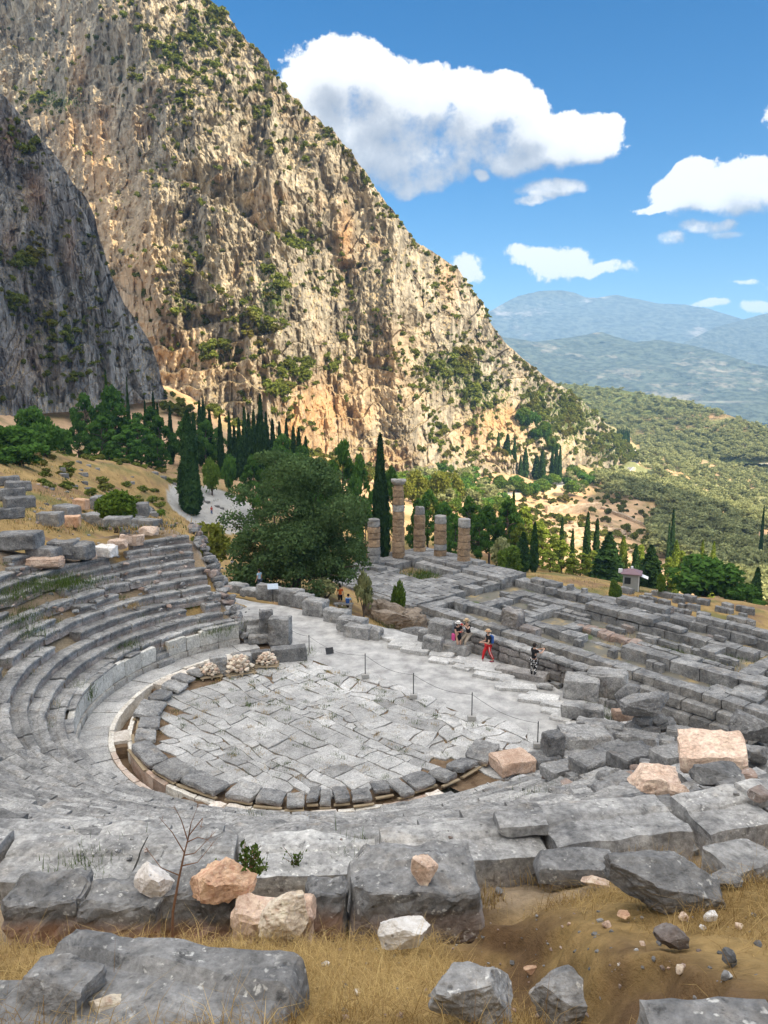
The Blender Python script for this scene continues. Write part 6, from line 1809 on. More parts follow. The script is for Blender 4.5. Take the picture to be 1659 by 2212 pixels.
    for i, (px, py, w) in enumerate([(1255, 2020, 12), (1390, 2045, 14), (1520, 2010, 16), (1290, 2060, 10), (1600, 2010, 18), (1340, 2090, 10), (1640, 2050, 20), (1480, 1990, 24), (1540, 1995, 30), (1420, 2150, 10), (1230, 2000, 10), (770, 2150, 16), (1080, 1935, 20), (960, 2130, 10), (705, 2090, 14)]):
        put('pebble', 'small loose pebble on the dry grass and bare soil of the foreground', 'stone', (G, P_, W)[i % 3], px, py, w, .9, .6, seed=700 + i, n=4, group='pebbles of the foreground')
    # worn big blocks at right, between the grass and the seats
    for (px, py, w, dr, hr, lb, sd, rz, tn, lift) in [(1388, 1862, 118, .75, .30, 'tilted grey slab with a black gap on its left, above the big dark boulder', 81, .25, .22, .1), (1500, 1856, 130, .7, .34, 'grey slab with a dark lower face right of the tilted slab', 82, .2, .15, .1),
                                                        (1610, 1800, 150, .7, .40, 'broad worn block at the right edge over a shadowed hollow', 83, .3, .2, .15), (1620, 1905, 140, .7, .44, 'dark speckled block at the right edge beside the boulder', 84, .35, -.05, .05),
                                                        (1655, 1735, 80, .8, .4, 'white-grey block at the right edge above the worn blocks', 85, .2, .4, .1), (1250, 1845, 290, .42, .16, 'very wide worn pale slab at the edge of the seats before the grass', 86, .10, .28, .05),
                                                        (1130, 1800, 110, .6, .22, 'pale worn slab left of the very wide one', 87, .05, .3, .02)]:
        put('stone_block', lb, 'stone block', S, px, py, w, dr, hr, seed=sd, blocky=True, rz=rz, tint=tn, cuts=5, sink=.45, tilt=(lift, 0))
    put('stone_block', 'large pinkish white block with a groove, high at the right end of the seats', 'stone block', P_, 1558, 1682, 138, .82, .34, seed=90, blocky=True, rz=-.32, cuts=5, groove=True, tint=.22, tilt=(.06, -.1))
    put('rock', 'rounded pale pinkish boulder below the large grooved block at right', 'rock', P_, 1430, 1722, 130, .75, .52, seed=92, n=30, tint=.2)
    put('rock', 'small broken rock at the right foot of the rounded pale boulder', 'rock', P_, 1474, 1726, 50, .7, .6, seed=93, tint=.05)
    put('rock', 'dark grey rough boulder at the right edge behind the grooved pale block', 'rock', G, 1632, 1620, 84, .9, .95, seed=95, n=26)
    put('rock', 'grey rough stone under the dark boulder at the right edge', 'rock', G, 1640, 1655, 70, .9, .6, seed=96, n=10)
    put('rock', 'dark rough rock under the near edge of the large grooved block', 'rock', G, 1570, 1712, 120, .7, .4, seed=97, n=10, tint=-.2)
    for i, (px, py, w, lb, tn, z) in enumerate([(1338, 1705, 70, 'dark-faced grey block left of the rounded pale boulder', -.1, None), (1290, 1668, 96, 'long grey block on the stepped seats near the upright slab', 0, None), (1240, 1648, 90, 'worn grey block below the upright slab', .1, None), (1375, 1655, 100, 'dark grey block behind the rounded pale boulder', -.1, None), (1460, 1650, 90, 'grey block left of the large grooved pale block', 0, None),
                                                    (1215, 1680, 80, 'grey block with dark notches on the right seats', .05, None), (1330, 1640, 80, 'smooth dark block behind the stepped seats at right', -.12, None), (1440, 1612, 90, 'flat grey block at the top of the right seats end', .1, None), (1500, 1600, 80, 'grey block beside the broken path-side blocks at right', .0, None), (1380, 1612, 90, 'flat dark block between the path end and the right seats', -.05, None)]):
        put('stone_block', lb, 'stone block', G if i % 2 else S, px, py, w, .6, .32, seed=100 + i, blocky=True, rz=.5, tint=tn, cuts=4, sink=.3)
    put('stone_block', 'dark grooved upright slab standing at the right end of the orchestra', 'upright slab', G, 1196, 1648, 42, .85, 1.5, z=.05, seed=120, blocky=True, rz=.3, tint=-.1, D=None)
    put('stone_block', 'low grey footing under the upright slab at the right of the orchestra', 'stone block', G, 1180, 1662, 60, .8, .35, z=-.02, seed=121, blocky=True, rz=.3)
    put('stone_block', 'broad flat pale-topped block right of the upright slab', 'stone block', S, 1272, 1630, 112, .62, .36, z=-.02, seed=122, blocky=True, rz=.1, tint=.22, cuts=3)
    put('stone_block', 'flat pinkish smooth block at the right end of the drain', 'stone block', P_, 1112, 1676, 84, .78, .36, z=.02, seed=123, blocky=True, rz=.35, tint=.05, cuts=3, warm=.3)
    # the line of long blocks closing the path at right, and rubble behind
    for (px, py, w, dr, hr, lb, sd, z) in [(1262, 1560, 88, .42, .36, 'long grey beam-like block nearest the flat border stones at the path end', 131, .0), (1300, 1600, 100, .40, .36, 'long pale grey block in the middle of the path end line', 132, .0), (1372, 1626, 108, .40, .36, 'longest grey block of the path end line', 133, -.1),
                                                (1430, 1622, 60, .6, .4, 'short squared block right of the longest path end block', 134, -.1), (1478, 1612, 64, .5, .5, 'grey block set across at the far right of the path end line', 135, -.1)]:
        put('stone_block', lb, 'stone block', S, px, py, w, dr, hr, z=z, seed=sd, blocky=True, rz=-.42, tint=.08, cuts=2)
    put('stone_block', 'rounded-edged pale block before the tall grey block by the parapet end', 'stone block', S, 1262, 1514, 74, .8, .6, z=-.05, seed=140, blocky=True, rz=-.3, tint=.05, cuts=3)
    put('stone_block', 'tall flat-topped grey block closing the parapet wall at right', 'stone block', S, 1318, 1508, 86, .6, .62, z=-.1, seed=141, blocky=True, rz=-.3, tint=.0, cuts=2)
    put('rock', 'large grey pitted rock balanced on the small rubble heap', 'rock', G, 1406, 1560, 112, .7, .52, z=.9, seed=142, n=28, tint=.1)
    for i, (px, py, w) in enumerate([(1372, 1600, 50), (1408, 1596, 44), (1440, 1592, 52), (1392, 1578, 44), (1426, 1574, 40)]):
        put('rock', 'small dark rock of the heap carrying the large pitted rock', 'rock', G, px, py, w, .8, .7, z=.05 + .3 * (i > 2), seed=150 + i, n=8, tint=-.1, group='rocks of the heap by the path end')
    put('rock', 'dark rough rock right behind the tall parapet end block', 'rock', G, 1362, 1532, 60, .8, .9, z=-.2, seed=160, n=10)
    put('rock', 'reddish broken rock beneath the dark rough rock at the parapet end', 'rock', P_, 1352, 1560, 50, .8, .6, z=-.3, seed=161, n=9, tint=-.2, warm=.4)
foreground()

def walls():
    rng = np.random.RandomState(66)
    S, G = M['seat'], M['grey']
    # parapet between path and temple: two courses of rough blocks under pale flat tops
    a = at_z(952, 1379, 0)[:2]; b = at_z(1300, 1502, 0)[:2]
    d = b - a; L = np.linalg.norm(d); d /= L; rz = math.atan2(d[1], d[0]); nrm = np.array([-d[1], d[0]])
    if nrm[1] < 0: nrm = -nrm
    root = thing('parapet_wall', 'low parapet of rough squared blocks between the gravel path and the temple', 'wall', (*a, 0), rz, None)
    pieces = []
    for c, (z0, z1, wd) in enumerate([(-.15, .36, .62), (.37, .74, .58), (.75, .98, .66)]):
        s = 0.0 if c != 2 else .9
        while s < L:
            l = min(rng.uniform(.7, 1.5), L - s + .2)
            if not (c == 2 and rng.rand() < .12):
                p, F = stone(l - .03, wd + rng.normal(0, .03), z1 - z0 - .015, rng.randint(1 << 30), .06, .03, .13, 2, .95)
                pieces.append((p + np.array([s + l / 2, .32, (z0 + z1) / 2]), F, dict(tint=rng.normal(.12 if c == 2 else -.05, .1), warm=.12 * (c < 2))))
            s += l
    for p, F, at in pieces:
        c0 = p.mean(0); A_ = Acc(); A_.add(p - c0, F, **at); A_.build('wall_block', S, root, loc=tuple(c0))
    for (px, py, w, hr, lb, sd) in [(937, 1412, 44, .8, 'squared block at the left end of the border by the sitting couple', 171), (985, 1416, 64, .34, 'flat stone slab under the feet of the sitting couple', 172), (958, 1398, 56, 1.0, 'tall rough block at the left end of the parapet', 173), (925, 1388, 40, .6, 'weathered block left of the parapet on the slope', 174)]:
        put('stone_block', lb, 'stone block', S, px, py, w, .6, hr, z=-.03, seed=sd, blocky=True, rz=-.5, cuts=2)
    put('stone_slab', 'flat slab on the gravel under the standing woman in black', 'stone slab', S, 1130, 1467, 112, .34, .13, z=-.03, seed=175, blocky=True, rz=-.55, warm=.1, cuts=2)
    put('rock', 'low pale stone on the gravel in front of the parapet', 'rock', S, 1182, 1492, 40, .5, .32, z=-.03, seed=176, tint=.2)
    # border of irregular flat pale stones along the path
    pts = [(838, 1383), (862, 1392), (884, 1400), (905, 1398), (930, 1408), (955, 1424), (985, 1436), (1010, 1440), (1035, 1450), (1060, 1458), (1085, 1472), (1110, 1484), (1135, 1496), (1158, 1506), (1180, 1520), (1205, 1532), (1232, 1546), (1215, 1560), (1248, 1575), (1195, 1545), (1150, 1520), (1100, 1494), (1050, 1466), (1000, 1448), (950, 1434), (900, 1414), (870, 1404)]
    for i, (px, py) in enumerate(pts):
        put('border_stone', 'flat pale irregular stone of the border between path and parapet', 'paving stone', M['paving'], px, py, rng.uniform(36, 64), .62, .16, z=-.04, seed=200 + i, blocky=True, rz=rng.normal(-.5, .2), tint=rng.normal(.20, .10), cuts=6, sink=.2, group='flat border stones of the path')
    # the row of blocks along the far side of the path
    for (px, py, w, hr, dr, lb, sd) in [(574, 1300, 40, .9, .5, 'tall upright slab with a sloping top beside the path under the tree', 180), (602, 1303, 40, .7, .7, 'rough block right behind the tall sloping slab', 181), (628, 1312, 50, .7, .7, 'jagged block with a tapering top in the path row', 182), (655, 1318, 40, .75, .7, 'small squared block in the path row beside the large one', 183),
                                            (682, 1336, 52, .72, .7, 'large clean-cut squared block in the middle of the path row', 184), (728, 1350, 56, .5, .6, 'block set lower at the turn of the path row', 185), (762, 1372, 64, .5, .55, 'long rough block third from the right end of the path row', 186), (800, 1400, 80, .45, .6, 'longest rough block near the right end of the path row', 187), (806, 1386, 40, .62, .7, 'short block closing the right end of the path row', 188),
                                            (512, 1284, 46, .4, .6, 'flat rough stone left of the tall sloping slab by the path', 189), (540, 1292, 44, .35, .6, 'low stone just left of the tall sloping slab', 190)]:
        if sd == 187: px, py, w = 776, 1384, 62
        put('stone_block', lb, 'stone block', S, px, py - 2, w, dr, hr, z=-.1 if px > 640 else -.25, seed=sd, blocky=True, rz=-.45, cuts=3, tint=.05)
    # low wall at the back left of the orchestra, upright anta blocks, piles of small stones
    for (px, py, w, hr, dr, lb, sd, tn) in [(622, 1432, 78, .42, .35, 'long dark low block at the far left corner of the orchestra', 191, -.15), (560, 1440, 40, .8, .5, 'dark squared block behind the small stone pile', 192, -.1), (522, 1446, 40, .8, .5, 'grey block behind the larger stone pile', 193, 0), (470, 1462, 36, 1.2, .6, 'smooth upright grey block left of the larger stone pile', 194, .05)]:
        put('stone_block', lb, 'stone block', G if tn < 0 else S, px, py, w, dr, hr, z=-.05, seed=sd, blocky=True, rz=.2, tint=tn)
    put('anta_block', 'tall grey moulded pillar block standing at the end of the seats by the path', 'pillar', S, 604, 1396, 46, .7, 1.35, z=.1, seed=195, blocky=True, rz=-.15, tint=-.12)
    put('anta_block', 'dark broken slab leaning behind the moulded pillar block', 'upright slab', G, 574, 1380, 28, .8, 2.2, z=.25, seed=196, blocky=True, rz=.2, tint=-.18, cuts=3)
    for q, (px, py, lb) in enumerate([(556, 1392, 'lower grey step beside the moulded pillar block'), (552, 1374, 'middle grey step beside the moulded pillar block'), (546, 1356, 'top grey step beside the moulded pillar block')]):
        put('step_block', lb, 'step', S, px, py, 44, .7, .4, z=.1 + .3 * q, seed=197 + q, blocky=True, rz=.2, tint=-.05)
    for (px, py, w, n, r, lb, sd) in [(513, 1462, 64, 62, .15, 'larger heap of broken tan stones on a pallet at the orchestra edge', 1), (574, 1445, 50, 80, .10, 'neat heap of small rounded tan stones on a pallet', 2), (452, 1468, 46, 34, .13, 'low rubble heap on planks at the upper left orchestra edge', 3)]:
        p = at_z(px, py, 0); w_ = w * fdist(p) / FPX
        root = thing('stone_pile', lb, 'stone heap', (p[0], p[1] + w_ * .35, 0), rng.uniform(-.2, .5))
        A_ = Acc()
        for k in range(5):
            V, F = stone(w_ * 1.05, .10, .04, k, .005, .003, .3); A_.add(V + np.array([0, (k - 2) * w_ * .17, .10]), F)
        for k in (-1, 0, 1):
            V, F = stone(.08, w_ * .8, .08, k + 9, .005, .003, .3); A_.add(V + np.array([k * w_ * .42, 0, .04]), F)
        A_.build('pallet', M['wood'], root)
        protos = []
        for k in range(6):
            V, F = rock(r * 2, r * 1.5, r * 1.2, sd * 40 + k, 10, .05, 8); protos.append(mesh('pile_stone', V, F, {'tint': np.full(len(V), rng.normal(0, .12), np.float32)})); protos[-1].materials.append(M['cream'] if k % 3 else M['pink'])
        for k in range(n):
            t = (k / n); hgt = w_ * .52 * t
            rr = w_ * .46 * math.sqrt(max(0.06, 1 - t ** 1.6))
            a_ = k * 2.399; q = math.sqrt(rng.uniform(.25, 1.0))
            o = link('stone', protos[k % 6], None, root, (math.cos(a_) * rr * q, math.sin(a_) * rr * q * .8, .12 + r * .4 + hgt * .9), rng.uniform(0, 6.28))
            o.rotation_euler[0] = rng.normal(0, .3)
    # the rubble core wall running down to the temple
    A_ = at_d(800, 1300, 60); B_ = at_d(912, 1345, 56)
    ln = np.linalg.norm((B_ - A_)[:2]); az = math.atan2(*(B_ - A_)[1::-1])
    V0, F = stone(ln, 1.6, 2.6, 61, .5, .30, .22, 5, .95, freq=.8)
    V0 += np.stack([fbm(V0 * 2.5 + k * 9, 3, k) for k in range(3)], 1) * .16
    rub = stone_mat('rubble_core', (.13, .10, .075), (.36, .30, .24), .3, scale=2.2)
    tag(obj('rubble_wall', V0, F, rub, attrs={'tint': np.zeros(len(V0), np.float32)}, loc=tuple((A_ + B_) / 2 + np.array([0, 0, -.9])), rz=az), 'brown rubble core wall running down from the path to the temple', 'wall')
    for (px, py, w, hr, lb, sd) in [(868, 1392, 90, .25, 'fallen grey column shaft lying below the rubble wall', 211), (900, 1380, 80, .3, 'lumpy grey rock outcrop at the foot of the rubble wall', 212), (845, 1352, 90, .4, 'reddish grey rock mass under the straw slope', 213)]:
        put('rock', lb, 'rock', M['grey'] if sd != 213 else rub, px, py, w, .5, hr, D=48 if sd != 213 else 53, seed=sd, n=24, rz=-.4)
walls()

def far_blocks():
    rng = np.random.RandomState(55)
    Tm = M['temple']
    protos = []
    for k in range(6):
        V, F = stone(1, .7 + .1 * (k % 3), .6 + .1 * (k % 2), 400 + k, .06, .03, .25, 2, .95)
        me = mesh('ruin_block', V, F, {'tint': np.full(len(V), rng.normal(0, .12), np.float32)}); me.materials.append(M['temple'] if k % 3 else M['grey']); protos.append(me)
    def scatter(pts, D, wmin, wmax, label, group, name='ruin_block', seed=0):
        for i, (px, py) in enumerate(pts):
            p = at_d(px, py, D(px, py)); z = gz(p[0], p[1])
            o = link(name, protos[(i + seed) % 6], None, None, (p[0], p[1], z + .22), rng.uniform(-.4, .4) + TA)
            s = rng.uniform(wmin, wmax); o.scale = (s, s * rng.uniform(.8, 1.1), s * rng.uniform(.7, 1.1))
            tag(o, label, 'stone block', group)
    # field of blocks in rows before the guard hut
    for k in range(130):
        u = rng.uniform(6, 36); row = rng.randint(0, 6)
        q = TO + u * TU + (21.5 + row * 2.3 + rng.normal(0, .25)) * TV
        z = gz(q[0], q[1]); px, py, _ = project(np.array([[q[0], q[1], z]]))
        if px[0] > 1640: continue
        o = link('ruin_block', protos[k % 6], None, None, (q[0], q[1], z + .25), TA + rng.normal(0, .25)); s = rng.uniform(.8, 1.5); o.scale = (s, s * .9, s * rng.uniform(.8, 1.2))
        tag(o, 'squared grey block lying in rows between the temple and the guard hut', 'stone block', 'blocks lined up before the guard hut')
    # tumbled blocks near the plaza and on the dry slope at left
    scatter([(rng.uniform(520, 690) / 1.6458 * .5486 * 3024 / 1659 * 0 + rng.uniform(238, 345), rng.uniform(1108, 1148)) for _ in range(44)], lambda a, b: 78 + (1148 - b) * .9, .9, 1.6, 'tumbled grey block of the ruin heap in front of the plaza', 'tumbled blocks near the plaza')
    scatter([(rng.uniform(95, 330), rng.uniform(1052, 1085)) for _ in range(24)], lambda a, b: 95 + (1085 - b) * 1.2, .8, 1.5, 'small grey block scattered on the dry slope at left', 'blocks on the dry slope')
    scatter([(rng.uniform(335, 480), rng.uniform(1098, 1112)) for _ in range(12)], lambda a, b: 140, 1.0, 1.6, 'grey block edging the light paved plaza', 'blocks round the plaza')
    # low blocks on the straw terrace behind the seats
    for i, (px, py, w, hr, m_, lb) in enumerate([(262, 1130, 0, 0, None, '')]): pass
    for i, (px, py, w, hr, dr, mt, lb) in enumerate([(102, 1138, 50, .6, .7, 'grey', 'grey squared block at the left of the straw terrace'), (140, 1122, 60, .5, .6, 'grey', 'dark block pair stone behind the straw terrace'), (172, 1102, 30, .8, .7, 'orange', 'orange-topped squared block on the terrace edge wall'), (148, 1140, 40, .6, .7, 'orange', 'low orange block in the terrace edge wall'), (226, 1112, 64, .62, .6, 'grey', 'large grey block with a pinkish corner on the terrace edge wall'),
                                                         (286, 1118, 60, .5, .6, 'grey', 'grey rounded block right of the pinkish-cornered one'), (250, 1140, 60, .35, .6, 'seat', 'low grey block under the terrace edge wall'), (310, 1142, 60, .3, .6, 'seat', 'flat grey block before the green bush'), (205, 1136, 70, .35, .6, 'seat', 'long low block in the middle of the terrace edge wall'),
                                                         (88, 1215, 66, .45, .6, 'grey', 'dark angular block at the left end of the straw terrace'), (130, 1262 - 60, 60, .5, .7, 'grey', 'rough grey boulder on the left of the straw terrace'), (30, 1190, 90, .4, .6, 'grey', 'dark long block at the left edge beside the terrace'),
                                                         (318, 1158, 40, .5, .7, 'pink', 'pinkish flat block near the top of the seats'), (270, 1176, 28, .8, .7, 'pink', 'small upright pink block on the top seat row'), (292, 1180, 34, .7, .7, 'pink', 'cream pink block beside the small upright one'), (250, 1188, 40, .55, .7, 'pink', 'brownish pink block left of the small upright one'), (222, 1205, 50, .45, .7, 'white', 'white sloping block on the upper seat row'),
                                                         (88, 1232, 76, .36, .6, 'pink', 'long pinkish white block on the upper left seats'), (150, 1210, 86, .4, .5, 'grey', 'long dark block on the upper left seats behind the pinkish one'), (188, 1210, 36, .5, .7, 'pink', 'broken pink chunk right of the long dark block')]):
        put('ruin_block', lb, 'stone block', M[mt], px, py, w, dr, hr, D=None, z=None, seed=500 + i, blocky=mt != 'pink', rz=rng.normal(-.1, .25), cuts=3, tint=rng.normal(0, .08))
    for i, (px, py, w, lb) in enumerate([(12, 1050, 46, 'topmost dark block of the stack at the left edge'), (34, 1062, 50, 'dark long block second in the stack at the left edge'), (14, 1082, 60, 'grey block under the top two at the left edge'), (36, 1100, 60, 'grey block in the lower stack at the left edge'), (14, 1122, 56, 'lowest grey block of the stack at the left edge')]):
        put('stack_block', lb, 'stone block', M['grey'], px, py, w, .6, .42, D=43 - i * .5, seed=540 + i, blocky=True, rz=.6, tint=-.08)
    # rounded bench-like exedra and low terrace wall behind the temple
    e = at_d(1205, 1278, 92); z = gz(e[0], e[1])
    A_ = Acc()
    for k in range(9):
        a_ = k / 8 * math.pi * 1.0 + .2
        V, F = stone(.95, .5, 1.9 if k in (0, 8) else 1.5, 600 + k, .05, .03, .3); A_.add(rotz(V, a_ + math.pi / 2) + np.array([math.cos(a_) * 2.0, math.sin(a_) * 2.0, .8]), F, tint=rng.normal(0, .08))
    tag(A_.build('exedra', Tm, loc=(e[0], e[1], z)), 'half-round stone bench monument behind the temple', 'stone bench')
    a = at_d(1235, 1290, 90); b = at_d(1332, 1284, 84); rz = math.atan2(b[1] - a[1], b[0] - a[0]); L = np.linalg.norm((b - a)[:2])
    root = thing('terrace_wall', 'low wall of squared blocks behind the temple left of the guard hut', 'wall', (a[0], a[1], gz(a[0], a[1])), rz)
    for c in range(3):
        s = 0
        while s < L:
            l = rng.uniform(.7, 1.2); V, F = stone(l - .03, .7, .55, rng.randint(1 << 30), .05, .03, .25)
            link('wall_block', mesh('wall_block', V, F, {'tint': np.full(len(V), rng.normal(0, .1), np.float32)}), Tm, root, (s + l / 2, c * .15, .3 + c * .56)); s += l
    # sunlit terraces: retaining walls and scattered stones
    tw = stone_mat('ochre_rubble', (.26, .19, .13), (.52, .42, .31), .2, scale=.5)
    for i, (p1, p2, D1, D2, h, lb) in enumerate([((1180, 1098), (1298, 1074), 290, 318, 3.2, 'long ochre retaining wall along the top of the sunlit terraces'), ((1196, 1142), (1322, 1124), 240, 262, 2.2, 'middle retaining wall of the sunlit terraces'), ((1220, 1168), (1300, 1158), 218, 228, 2.4, 'lower retaining wall of the sunlit terraces'), ((1300, 1080), (1400, 1112), 318, 290, 1.6, 'low wall bounding the terraces on the olive side')]):
        a = at_d(*p1, D1); b = at_d(*p2, D2); a[2] = gz(a[0], a[1]); b[2] = gz(b[0], b[1])
        L = np.linalg.norm((b - a)[:2])
        V, F = stone(L, 1.2, h + 2, 620 + i, .3, .22, .7, freq=.5)
        V[:, 2] += V[:, 0] / L * (b[2] - a[2]) 
        tag(obj('retaining_wall', V, F, tw, attrs={'tint': np.zeros(len(V), np.float32)}, loc=tuple((a + b) / 2 + np.array([0, 0, h / 2 - 1])), rz=math.atan2(b[1] - a[1], b[0] - a[0])), lb, 'wall')
    A_ = Acc()
    for k in range(420):
        px, py = rng.uniform(1180, 1420), rng.uniform(1085, 1185)
        D = np.interp(py, [1085, 1185], [300, 205]); p = at_d(px, py, D); z = gz(p[0], p[1])
        if fbm(np.array([[p[0] / 12, p[1] / 12, 0]]), 2, 4)[0] < .05: continue
        s = rng.uniform(.5, 1.6); V, F = rock(s * 1.4, s, s * .8, k, 6, .05, 2)
        A_.add(V + np.array([p[0], p[1], z + s * .2]), F, tint=rng.normal(0, .1))
    kind(A_.build('terrace_rubble', tw), 'stuff')
far_blocks()

def rubble():
    """small broken stones lying among the seats, the path and the bank"""
    rng = np.random.RandomState(88)
    protos = [rock(1, .8, .6, 800 + k, 10, .06, 5) for k in range(8)]
    acc = Acc()
    def sc(n, xs, ys, smin, smax):
        for _ in range(n):
            p = hit(rng.uniform(*xs), rng.uniform(*ys)); s = rng.uniform(smin, smax) * rng.uniform(.4, 1) ** 1.3
            V, F = protos[rng.randint(8)]
            acc.add(rotz(V * s, rng.uniform(0, 6.28)) + p + np.array([0, 0, s * .12]), F, tint=rng.normal(.05, .2), warm=.5 * (rng.rand() < .3))
    sc(150, (0, 420), (1150, 1330), .12, .5); sc(110, (1180, 1640), (1575, 1720), .12, .55); sc(60, (440, 560), (1190, 1330), .15, .5)
    sc(120, (520, 1250), (1290, 1480), .03, .14); sc(260, (680, 1659), (1960, 2200), .012, .05); sc(60, (0, 1659), (1790, 1900), .02, .08); sc(130, (60, 400), (985, 1150), .2, .8); sc(70, (840, 960), (1320, 1400), .15, .6)
    for _ in range(90):
        R0 = rng.uniform(9.9, 18.5); th = A0 - rng.uniform(-.8, 3.2) * 10 / R0; s = rng.uniform(.25, .85)
        V, F = protos[rng.randint(8)]
        zz = max(-.1, tier_z(R0) - .45 - max(0, A0 - th) * R0 * .0175 * 1.0 - .1)
        acc.add(rotz(V * s, rng.uniform(0, 6.28)) + pol(np.array([R0]), np.array([th]), 0.0)[0] + np.array([0, 0, zz]), F, tint=rng.normal(.05, .18), warm=.4 * (rng.rand() < .3))
    kind(acc.build('rubble', M['grey']), 'stuff')
rubble()
# ------------------------------------------------------------------ rope posts, signs, bench, hut, road, cars
def props():
    rng = np.random.RandomState(40)
    tops = []
    for i, (px, py, top, foot, lb) in enumerate([(617, 1393, 1350, False, 'thin dark post at the far end beside the moulded pillar block'), (668, 1410, 1373, False, 'thin dark post at the far left corner of the paving'), (789, 1464, 1413, True, 'dark rope post on a stone cube, farthest of the three on the bright paving'),
                                                   (893, 1508, 1455, True, 'dark rope post on a stone cube, middle of the three on the bright paving'), (1019, 1555, 1497, True, 'dark rope post on a stone cube, nearest of the three on the bright paving'), (1161, 1614, 1559, True, 'dark rope post beside the upright slab at the right end')]):
        p = at_z(px, py, .02); f = fdist(p); h = (py - top) * f / FPX / .93
        r = thing('rope_post', lb, 'post', tuple(p), rng.uniform(-.3, .3), 'rope posts along the orchestra edge')
        V, F = tube([(0, 0, 0), (0, 0, h)], .022, 8); obj('pole', V, F, M['iron'], r)
        if foot:
            V, F = stone(.34, .30, .20, i, .015, .006, .1); obj('base', V + np.array([0, 0, .10]), F, M['concrete'], r)
        tops.append(p + np.array([0, 0, h * .93]))
    P = []
    for a, b in zip(tops[:-1], tops[1:]):
        t = np.linspace(0, 1, 12)[:-1]
        q = a + (b - a) * t[:, None]; q[:, 2] -= np.sin(t * math.pi) * np.linalg.norm(b - a) * .07; P.append(q)
    P = np.concatenate(P + [tops[-1][None]])
    V, F = tube(P, .007, 5); tag(obj('rope', V, F, M['iron']), 'thin grey rope sagging between the dark posts', 'rope')
    # little plates
    p = at_z(712, 1412, .0)
    V, F = stone(.42, .03, .34, 3, .005, .0, .2); V = rot(V, -.5, 0, .4); tag(obj('notice_board', V, F, M['iron'], loc=(p[0], p[1], .16)), 'small dark plate leaning on the paving near the path', 'sign')
    p = at_z(590, 1302, -.2); r = thing('info_panel', 'tilted information panel on a thin stand beside the tall sloping slab', 'sign', tuple(p))
    V, F = tube([(0, 0, 0), (0, 0, 1.0)], .025, 6); obj('stand', V, F, M['iron'], r)
    V, F = stone(.7, .03, .45, 4, .005, 0, .2); obj('panel', rot(V, -.9, 0, .2) + np.array([0, 0, 1.1]), F, simple('panel_print', (.45, .52, .60), .4, .2), r)
    # bench under the small olives
    p = at_d(742, 1305, 57); z = gz(p[0], p[1]); r = thing('stone_bench', 'grey bench under the small olive trees beside the path', 'bench', (p[0], p[1], z), -.1)
    V, F = stone(1.5, .45, .10, 5, .02, .006, .2); obj('seat', V + np.array([0, 0, .45]), F, M['seat'], r)
    for s in (-1, 1):
        V, F = stone(.2, .38, .40, 6, .02, .006, .2); obj('leg', V + np.array([s * .55, 0, .2]), F, M['seat'], r)
    # guard hut
    p = at_d(1362, 1288, 100); z = gz(p[0], p[1]); r = thing('guard_hut', 'small grey guard hut with a purplish hipped roof among dark conifers', 'hut', (p[0], p[1], z), -.35)
    gm = simple('hut_paint', (.27, .28, .27), .7, .15, 2); dk = simple('hut_window_glass', (.03, .035, .04), .15, .2, 2, .5); rf = simple('hut_roof', (.20, .13, .15), .7, .2, 2); wt = simple('hut_white', (.75, .76, .78), .5, .05)
    def bx(name, mat, sx, sy, sz, x, y, zz, par=r):
        V, F = stone(sx, sy, sz, 1, .01, 0, 1); return obj(name, V + np.array([x, y, zz]), F, mat, par)
    w = bx('wall', gm, 2.1, 2.0, 2.3, 0, 0, 1.15)
    V = np.array([(-1.35, -1.3, 2.32), (1.35, -1.3, 2.32), (1.35, 1.3, 2.32), (-1.35, 1.3, 2.32), (-1.35, -1.3, 2.40), (1.35, -1.3, 2.40), (1.35, 1.3, 2.40), (-1.35, 1.3, 2.40), (0, 0, 3.0)])
    o = obj('roof', V, [np.array([[3, 2, 1, 0], [0, 1, 5, 4], [1, 2, 6, 5], [2, 3, 7, 6], [3, 0, 4, 7]]), np.array([[4, 5, 8], [5, 6, 8], [6, 7, 8], [7, 4, 8]])], rf, r)
    V, F = rock(.34, .34, .4, 3, 2, .01, 4); obj('vent', V + np.array([0, 0, 3.05]), F, wt, o)
    wd = bx('window', dk, .8, .06, .9, -.45, -1.01, 1.45); bx('frame', gm, .9, .04, .08, -.45, -1.03, .96, wd)
    d = bx('door', dk, .06, .8, 1.9, 1.06, -.3, 1.0)
    V, F = stone(.06, .9, .06, 1, .01, 0, 1); obj('handle', V * .2 + np.array([1.11, -.6, 1.0]), F, wt, d)
    V, F = stone(1.2, 1.5, .05, 1, .005, 0, 1); obj('awning', rot(V, 0, .35, 0) + np.array([1.55, -.3, 2.05]), F, wt, r)
    bx('corner_post', wt, .07, .07, 2.3, .95, -1.04, 1.15)
    p2 = at_d(1330, 1265, 101); V, F = stone(.6, .25, .6, 1, .02, 0, 1); 
    bx('lamp_box', wt, .5, .3, .55, -1.45, -.2, 2.55)
    # road on the slope
    path = [(870, 1062, 255), (940, 1058, 275), (993, 1057, 290), (1040, 1055, 305), (1120, 1054, 335), (1190, 1049, 360), (1249, 1043, 385), (1292, 1036, 410), (1319, 1025, 440), (1346, 1009, 490), (1362, 992, 540), (1371, 981, 580), (1368, 974, 625), (1356, 969, 660)]
    c = np.array([at_d(*q)[:2] for q in path]); t0 = np.r_[0, np.cumsum(np.linalg.norm(np.diff(c, axis=0), axis=1))]
    t = np.linspace(0, t0[-1], 110); c = np.stack([np.interp(t, t0, c[:, k]) for k in (0, 1)], 1)
    for _ in range(6): c[1:-1] = (c[:-2] + 2 * c[1:-1] + c[2:]) / 4
